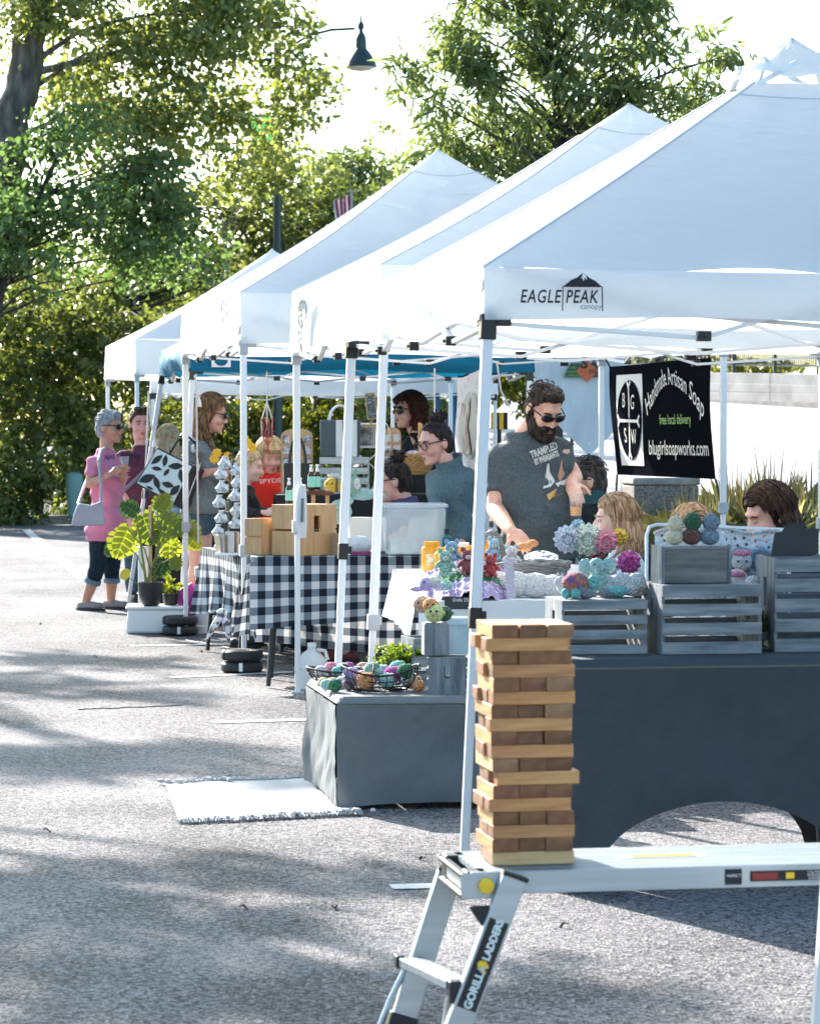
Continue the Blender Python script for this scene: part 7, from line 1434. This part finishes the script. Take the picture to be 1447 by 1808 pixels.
    if beard:
        m = MB()
        for c, r in (((0, -.062, -.094), (.056, .050, .046)), ((.046, -.030, -.072), (.028, .044, .050)), ((-.046, -.030, -.072), (.028, .044, .050)), ((.020, -.092, -.049), (.026, .016, .012)), ((-.020, -.092, -.049), (.026, .016, .012)), ((.066, -.0, -.03), (.016, .022, .050)), ((-.066, -.0, -.03), (.016, .022, .050)), ((.034, -.072, -.078), (.020, .024, .030)), ((-.034, -.072, -.078), (.020, .024, .030))): hell(m, c, r)
        fused(m, 'beard', HR[beard], t, .006, 2, fn=lambda v: v + Vector((noise.noise(v * 90), noise.noise(v * 90 + UZ), noise.noise(v * 80))) * .005)
    if gl:
        m = MB(); z_ = .118 if gl == 'up' else .008; yy = -.075 if gl == 'up' else -.101
        if gl in ('dark', 'up', 'round'):
            for x in (-1, 1): m.ell(hl(x * .034, yy + .004, z_), ((.032 if gl != 'round' else .034) * hk, .008 * hk, (.020 if gl != 'round' else .028) * hk), Rh @ R3(0, 0, x * .22), 14)
            g = m.build('sunglasses', LENS, t); m = MB()
        else:
            for x in (-1, 1): m.tube([hl(x * .034 + .028 * math.cos(a), yy + .002, z_ - .004 + .019 * math.sin(a)) for a in [i / 16 * 6.2832 for i in range(16)]], .0028 * hk, 6, closed=True)
            g = m.build('glasses', FRM, t); m = MB()
        m.tube([hl(-.012, yy, z_ + .004), hl(.012, yy, z_ + .004)], .003 * hk, 6)
        for x in (-1, 1): m.tube([hl(x * .064, yy + .014, z_ + .008), hl(x * .078, -.03, z_ + .008), hl(x * .082, .02, z_ + .002)], .0036 * hk, 6)
        m.build('temples', FRM, g)
    if collar:
        m = MB(); rr_ = [(-.05, .098), (-.01, .088), (.03, .084), (.058, .090), (.070, .088), (.066, .078), (.03, .072)]; m.loft([(ne + up * z * k + b_ * (.012 + .10 * z) * k, a_ * r_ * k - up * .0, -b_ * r_ * .95 * k + up * .03 * k) for z, r_ in rr_], 26, caps=False); o = m.build('collar', collar, t)
    return dict(t=t, top=top, fwd=b_, sd=a_, up=up, hl=hl, arms=sh, px=px, k=k)
def print_on(p, s, px_, Z, size, mat, rot=0, name='lettering', **kw):
    tr = bvh(p['top']); c = P(px_[0], px_[1], Z); f_ = p['fwd']; ux, uy = p['sd'], p['up']; cs, sn = math.cos(rot), math.sin(rot); d = -f_
    d = Vector((0, 1, 0)) if kw.pop('cam', False) else d
    return lettering(s, p['t'], mat, onto(tr, c, ux * cs + uy * sn, uy * cs - ux * sn, d, .004), size, name=name, **kw)
DEN = cloth('denim_dark', (.012, .022, .032), (.022, .038, .05), 40, bump=.3); DEN2 = cloth('denim_blue', (.04, .085, .11), (.075, .13, .16), 30, bump=.4); SHOE = M('shoe_taupe', (.20, .17, .16), .6); SHB = M('shoe_black', (.015, .015, .016), .5)
CUPM = M('clear_plastic', (.75, .80, .82), .08, alpha=.22)
def cup(c, h_, r0, r1, label, fill=None, col=None):
    t = thing('drink_cup', label, 'cup', c[:]); m = MB(); m.lathe([(r0, 0), (r1, h_), (r1 * 1.05, h_ + .003), (r1 * .98, h_ + .001)], c, 18, caps=False); m.build('cup', CUPM, t)
    if fill: m = MB(); m.lathe([(r0 * .95, .003), (r0 + (r1 - r0) * fill - .002, h_ * fill)], c, 18); m.build('drink', col, t)
    return t
# 1 the woman in pink
p = person('smiling woman in a pink T-shirt with short grey hair, sunglasses and rolled jeans', 23.9, 62, .96, (188, 935), (187, 797), (194, 754), 66, 4,
    [dict(sh=(165, 818, -.16), el=(158, 855, -.20), wr=(197, 836, -.32), hand=(212, 826, -.34), curl=.9, n=Vector((.3, -1, .5)), th=1), dict(sh=(205, 815, .12), el=(214, 858, .08), wr=(217, 838, -.18), hand=(219, 828, -.28), curl=.8)],
    feet=[(152, 1085, -.05), (196, 1078, .12)], knees=[(172, 1002, -.1), (198, 1000, .08)], shirt=cloth('pink', (.72, .20, .31), (.66, .26, .40), 3), sleeve=.62, hem=-.14, pants=DEN, plen=.72, shoes=M('sandal', (.22, .19, .18), .6, col2=(.32, .29, .27), scale=30), hair=('grey', 'short'), gl='dark', sk='tan', vox=.0065, fat=1.08)
print_on(p, 'Navarre', (200, 810), 23.9, .075, M('navy_print', (.04, .02, .10), .8), .12, cam=True, shear=.2)
cup(P(220, 826, 23.55), .085, .026, .036, 'clear plastic cup held by the woman in pink', .35, M('ale', (.6, .25, .08), .2))
t = thing('handbag', 'lilac grey shoulder bag with long strap hanging by the woman in pink', 'handbag', P(158, 928, 23.6)[:]); b = P(156, 928, 23.58); BAGG = M('bag_grey', (.40, .38, .43), .55, col2=(.45, .43, .48), scale=8); kk = 1 / (F / 23.6); m = MB(); m.prism([(-30 * kk, 0), (26 * kk, 0), (30 * kk, 6 * kk), (24 * kk, 44 * kk), (4 * kk, 36 * kk), (-18 * kk, 40 * kk), (-26 * kk, 20 * kk)], b, Vector((1, .12, 0)).normalized(), UZ, .08); m.build('body', BAGG, t, bevel=.012)
m = MB(); m.tube([P(178, 890, 23.6), P(178, 850, 23.6), P(174, 812, 23.62), P(178, 796, 23.72), P(188, 790, 23.85), P(176, 800, 24.05), P(152, 850, 24.02), P(138, 890, 23.65)], .013, 8); m.build('strap', BAGG, t); m = MB(); m.tube([P(136, 893, 23.56), P(155, 897, 23.55), P(182, 886, 23.56)], .005, 6); m.build('zip', M('zip_pale', (.6, .58, .6), .4), t)
# 2 the person in maroon
p = person('person in a maroon lettered T-shirt with sunglasses pushed up on the head', 25.0, 22, .985, (248, 930), (252, 790), (247, 748), 18, 6, [dict(el=(222, 860, -.05), wr=(228, 905, -.15)), dict(el=(282, 860, 0), wr=(284, 910, -.1))], feet=[(234, 1066), (262, 1062)], shirt=cloth('maroon', (.10, .035, .055), (.13, .05, .075), 10), sleeve=.65, pants=DEN2, shoes=SHB, hair=('brown', 'pony'), gl='up', sk='rosy', fat=1.12)
for i, (s_, y) in enumerate((('ETY   URD', 818), ('FE', 850))): print_on(p, s_, (254, y), 25, .10, M('maroon_print', (.02, .008, .012), .8), 0)
m = MB(); tr = bvh(p['top']); f_ = onto(tr, P(252, 845, 25), p['sd'], p['up'], Vector((0, 1, 0)), .012); m.tube([f_(-.18 + .36 * i / 14, -.13 + .34 * i / 14) for i in range(15)], .017, 6); m.build('shoulder_strap', M('strap_grey', (.20, .19, .22), .8), p['t'])
# 3 blonde behind
person('blonde person almost hidden behind the maroon shirt and the tote bag', 26.6, 165, .87, (297, 905), (298, 805), (298, 776), 160, 5, [dict(el=(280, 850), wr=(282, 890)), dict(el=(314, 850), wr=(312, 890))], shirt=cloth('grey_top', (.2, .2, .22)), pants=DEN2, shoes=SHB, hair=('blonde', 'long'), vox=.01)
# 4 young woman
p = person('young woman with long wavy hair in a grey T-shirt, sunglasses and denim shorts', 22.0, 84, 1.0, (352, 900), (356, 775), (374, 731), 86, 14,
    [dict(sh=(338, 792, -.15), el=(340, 838, -.16), wr=(378, 832, -.24), hand=(396, 826, -.26), curl=.5, n=Vector((0, -.6, 1)), th=-1), dict(sh=(362, 790, .16), el=(366, 838, .12), wr=(392, 840, -.05), hand=(402, 834, -.1), curl=.5)],
    feet=[(336, 1112, -.02), (352, 1104, .1)], shirt=cloth('heather', (.14, .18, .19), (.20, .24, .25), 60), sleeve=.58, hem=-.05, pants=DEN2, plen=.2, shoes=M('shoe_white', (.6, .6, .6), .6), hair=('ombre', 'long'), gl='dark', sk='fair', vox=.0065)
m = MB(); m.ell(P(341, 792, 21.78), (.018, .012, .034), None, 10); m.build('arm_patch', M('patch_white', (.75, .75, .74), .5), p['t'])
for x0 in (325, 345): pass
# tote bag
t = thing('tote_bag', 'tilted black and white printed tote bag on the young woman shoulder', 'bag', P(305, 885, 21.7)[:]); q = [P(277, 789, 21.55), P(238, 854, 21.55), P(308, 892, 21.5), P(343, 822, 21.5)]; nrm = (q[2] - q[1]).cross(q[0] - q[1]).normalized(); nrm = nrm if nrm.y < 0 else -nrm; TB = M('tote_black', (.012, .013, .016), .6); m = MB(); vs = q + [P(300, 800, 21.7), P(262, 860, 21.7), P(330, 905, 21.72), P(362, 830, 21.75)]; m.add(vs, [(0, 1, 2, 3), (7, 6, 5, 4), (0, 4, 5, 1), (1, 5, 6, 2), (2, 6, 7, 3), (3, 7, 4, 0)]); m.build('body', TB, t, bevel=.008)
def tq(x, y, k=.006): return q[1].lerp(q[2], x).lerp(q[0].lerp(q[3], x), y) + nrm * k
m = MB(); m.grid(4, 4, lambda x, y: tq(.04 + .92 * x, .04 + .92 * y)); m.build('print_panel', M('tote_print', (.52, .64, .66), .6), t); m = MB(); rg = random.Random(8)
def pq(pts, k=.010): m.add([tq(x, y, k) for x, y in pts], [tuple(range(len(pts)))])
def leafp(cx, cy, L_, W_, an):
    pts = [(cx + math.cos(an) * L_ * (u - .5) - math.sin(an) * W_ * sg * math.sin(math.pi * u), cy + math.sin(an) * L_ * (u - .5) + math.cos(an) * W_ * sg * math.sin(math.pi * u)) for sg, us in ((1, [k / 6 for k in range(7)]), (-1, [k / 6 for k in range(5, 0, -1)])) for u in us]; pq(pts)
for q_ in ((.16, .74, .34, .07, 1.2), (.34, .80, .30, .06, 1.9), (.26, .55, .26, .05, .3), (.62, .80, .36, .08, .5), (.84, .66, .34, .07, 2.2), (.5, .58, .22, .05, 1.4), (.18, .24, .40, .10, .9), (.42, .26, .34, .07, 2.4), (.66, .34, .30, .07, .2), (.86, .30, .34, .08, 1.3), (.66, .12, .34, .05, 2.9), (.34, .08, .2, .03, .1)): leafp(*q_)
m.build('print', TB, t, smooth=False)
for o_ in (0, .14): m = MB(); m.tube([P(300, 800, 21.55 + o_), P(315, 775, 21.6 + o_), P(333, 772, 21.72 + o_), P(345, 782, 21.8 + o_), P(352, 826, 21.55 + o_)], .010, 6); m.build('strap', TB, t)
m = MB(); rg = random.Random(2)
for k_ in range(7): m.bar(P(332 + 3 * k_, 880 - 8 * k_, 21.5), P(336 + 3 * k_, 866 - 8 * k_, 21.5), .010, .003)
m.build('side_print', WHT, t)
# 5, 6 children at the checked table
person('fair haired girl in profile with a dark fuzzy top beside the spinner rack', 20.0, 75, .80, (428, 945), (430, 858), (441, 822), 80, 14, [dict(el=(433, 905, -.14), wr=(468, 905, -.25)), dict(el=(452, 900, .1), wr=(480, 905, -.1))], build=KID, shirt=cloth('fuzzy_black', (.018, .017, .018), (.05, .045, .045), 50, bump=1.0, bs=90), sleeve=1.8, pants=DEN, shoes=SHB, hair=('blonde', 'pony'), sk='pale', vox=.008, hk_=1.12)
p = person('child with a blonde fringe in a bright red T-shirt behind the pine crates', 20.5, 14, .83, (484, 945), (480, 838), (476, 806), 22, 16, [dict(el=(447, 892, .05), wr=(455, 935, -.1)), dict(el=(518, 890, .02), wr=(512, 932, -.12))], build=KID, shirt=cloth('red', (.66, .035, .02), (.60, .03, .02), 6), sleeve=.6, pants=DEN, shoes=SHB, hair=('blonde', 'kidbob'), sk='rosy', vox=.008, lids=True, hk_=1.18, fat=1.08)
print_on(p, 'SPYDER', (482, 852), 20.5, .042, M('silver_print', (.6, .6, .6), .5), .02, sx=1.3, cam=True)
# 7 far woman with sunglasses
p = person('woman with a brown bob, big dark sunglasses and black cardigan, farthest under the tents', 23.0, -52, 1.02, (745, 905), (737, 768), (722, 726), -58, 0, [dict(el=(706, 818, -.12), wr=(692, 838, -.3)), dict(el=(770, 820, 0), wr=(760, 855, -.2))], shirt=M('cardigan_black', (.010, .011, .012), .95, bump=.5, bscale=30), sleeve=1.9, hem=-.2, pants=DEN, shoes=SHB, hair=('auburn', 'bob'), gl='round', sk='fair')
m = MB(); tr = bvh(p['top']); f_ = onto(tr, P(733, 790, 23), p['sd'], p['up'], Vector((0, 1, 0)), .004); m.add([f_(-.06, .09), f_(.05, .09), f_(0, -.06)], [(0, 1, 2)]); m.build('neckline', SK['fair'], p['t'])
# 8 woman in fleece
FLC = cloth('fleece', (.075, .125, .145), (.12, .18, .20), 90, bump=.6, bs=70)
p = person('woman with dark hair bun and black glasses in a grey green fleece pullover', 18.0, -52, .97, (806, 955), (797, 828), (768, 782), -56, 14, [dict(el=(770, 900, -.2), wr=(752, 935, -.35)), dict(sh=(822, 842, -.04), el=(836, 905, -.08), wr=(815, 960, -.22))], shirt=FLC, sleeve=1.85, hem=-.16, pants=DEN, shoes=SHB, hair=('dark', 'bun'), gl='clear', sk='rosy', vox=.0065, collar=FLC, fat=1.08)
# chairs and seated people
def chair(label, c, rz):
    t = thing('folding_chair', label, 'chair', c[:], rz); R = R3(0, 0, rz); L = lambda x, y, z: Vector(c) + R @ Vector((x, y, z)); m = MB(); m.box(L(0, 0, .43), (.42, .40, .03), R); m.build('seat', DKC, t, bevel=.008); m = MB(); m.box(L(0, .21, .68), (.42, .025, .22), R); m.build('backrest', DKC, t, bevel=.008)
    for x in (-1, 1):
        m = MB(); m.tube([L(x * .22, .24, .80), L(x * .22, .19, .44), L(x * .22, -.2, .01)], .012, 6); m.build('leg', FM, t); m = MB(); m.tube([L(x * .20, -.16, .42), L(x * .20, .22, .01)], .012, 6); m.build('leg', FM, t)
    return t
def seated(label, chl, Z, yaw, k, pel, **kw):
    b = P(pel[0], pel[1], Z); chair(chl, (b.x, b.y, 0), math.radians(yaw)); return person(label, Z, yaw, k, pel, sit=True, **kw)
seated('seated woman in purple with glasses and dark bun seen from the side', 'folding chair under the seated woman in purple', 18.75, -88, .97, (732, 1018), neck=(716, 882), head=(694, 850), hy=-92, hp=12, arms=[dict(el=(700, 945, .15), wr=(668, 950, .1)), dict(el=(716, 945, -.2), wr=(680, 955, -.2))], shirt=cloth('purple', (.075, .055, .13), (.10, .075, .17), 8), sleeve=.7, pants=DEN, shoes=M('sandal_red', (.16, .03, .03), .6), hair=('dark', 'bun'), gl='clear', sk='rosy')
# 10 the bearded man
TEE = cloth('charcoal', (.055, .072, .082), (.085, .10, .11), 70, bump=.5, bs=14)
p = person('bearded man in sunglasses and a charcoal printed T-shirt bending over the doll table', 16.0, 22, 1.10, (950, 968), (926, 768), (960, 722, -.07), 30, 33,
    [dict(sh=(888, 806, -.02), el=(873, 898, -.12), wr=(902, 938, -.42), hand=(921, 952, -.5), curl=.9, n=Vector((-.3, -.6, .9)), th=1), dict(sh=(985, 800, .0), el=(1013, 842, .0), wr=(1009, 856, -.12), hand=(1015, 872, -.22), curl=.6, n=Vector((-.2, -1, .5)), th=-1)],
    build=MAL, fat=1.1, belly=.075, shirt=TEE, sleeve=.72, hem=-.12, pants=cloth('denim_man', (.018, .032, .042), (.03, .05, .062), 40), shoes=SHB, hair=('dark', 'shortm'), gl='dark', sk='fair', vox=.006, beard='dark', hk_=1.04)
PR = M('tee_print', (.55, .55, .52), .8)
for s_, c_, z_, w_ in (('TRAMPLED', (960, 800), .054, .62), ('BY PHEASANTS', (964, 812), .042, .52)): print_on(p, s_, c_, 16, z_, PR, .22, sx=w_, cam=True, bold=.002)
tr = bvh(p['top']); f_ = onto(tr, P(976, 842, 16), p['sd'], p['up'], Vector((0, 1, 0)), .005)
def patch(pts, mt, nm):
    m = MB(); n = len(pts); m.add([f_(*q) for q in pts], [tuple(range(n))]); m.build(nm, mt, p['t'], smooth=False)
patch([(-.055, .0), (-.03, .075), (-.02, .075), (-.022, .03), (.0, -.02), (-.03, -.045), (-.075, -.05)], PR, 'bird_print'); patch([(.02, .0), (.05, .075), (.06, .085), (.055, .03), (.065, .015), (.03, -.03)], M('rust_print', (.42, .22, .14), .8), 'bird_print'); patch([(-.06, -.085), (.0, -.06), (.11, -.02), (.115, -.035), (.03, -.09), (-.02, -.1), (-.05, -.115)], M('ochre_print', (.52, .32, .10), .8), 'bird_print'); patch([(.0, -.03), (.06, -.02), (.1, .0), (.06, -.045), (.01, -.05)], PR, 'bird_print')
c_ = P(1016, 911, 15.76); cup(c_, .115, .029, .037, 'clear cup of orange drink hanging in the bearded man hand', .42, M('juice', (.85, .33, .03), .25))
# 11 seated man
seated('seated man with greying dark hair and black jacket, seen from behind', 'folding chair under the seated man in black', 17.6, -118, 1.03, (1060, 1042), neck=(1050, 893), head=(1034, 850), hy=-88, hp=6, arms=[dict(el=(1090, 960, .1), wr=(1060, 990, .2)), dict(el=(1035, 965, -.1), wr=(1020, 985, .1))], build=MAL, shirt=cloth('jacket', (.012, .013, .016), (.02, .021, .025), 12), sleeve=1.9, pants=DEN, shoes=SHB, hair=('saltpepper', 'shortm'), gl='dark', sk='fair', collar=cloth('teal_collar', (.03, .09, .10)), lips=False)
# 12 girl, 13 child, 14 brunette
seated('girl in profile with long light brown hair and pale blue top behind the vase', 'folding chair under the girl in pale blue', 13.6, -88, .86, (1112, 1135), neck=(1102, 968), head=(1084, 920), hy=-84, hp=2, arms=[dict(el=(1090, 1040, .15), wr=(1060, 1070, .1)), dict(el=(1105, 1045, -.16), wr=(1070, 1080, -.12))], build=KID, shirt=cloth('pale_blue', (.42, .56, .62), (.50, .62, .68), 8), sleeve=1.8, pants=DEN2, shoes=SHB, hair=('strawberry', 'long'), sk='pale', vox=.006, hk_=1.08)
seated('child bending low behind the granny blanket, only the light brown parted hair showing', 'folding chair under the bending child', 13.2, 30, .84, (1225, 1150), neck=(1222, 985), head=(1221, 938), hy=38, hp=28, arms=[dict(el=(1190, 1060), wr=(1200, 1110, -.2)), dict(el=(1255, 1060), wr=(1245, 1110, -.2))], build=KID, shirt=cloth('child_top', (.5, .5, .52)), sleeve=1.8, pants=DEN2, shoes=SHB, hair=('strawberry', 'long'), sk='pale', vox=.008, hk_=1.04)
seated('brunette woman in navy looking down behind the blanket and the black card stand', 'folding chair under the brunette in navy', 12.3, -62, 1.0, (1400, 1185), neck=(1388, 975), head=(1356, 911), hy=-66, hp=20, arms=[dict(el=(1360, 1070, .1), wr=(1340, 1100, -.1)), dict(el=(1415, 1075, -.15), wr=(1370, 1110, -.2))], shirt=cloth('navy', (.012, .020, .045), (.02, .03, .06), 10), sleeve=1.85, pants=DEN, shoes=SHB, hair=('darkbrown', 'long'), sk='rosy', vox=.006, lids=True, hk_=1.02)
bpy.data.scenes.remove(TMP)
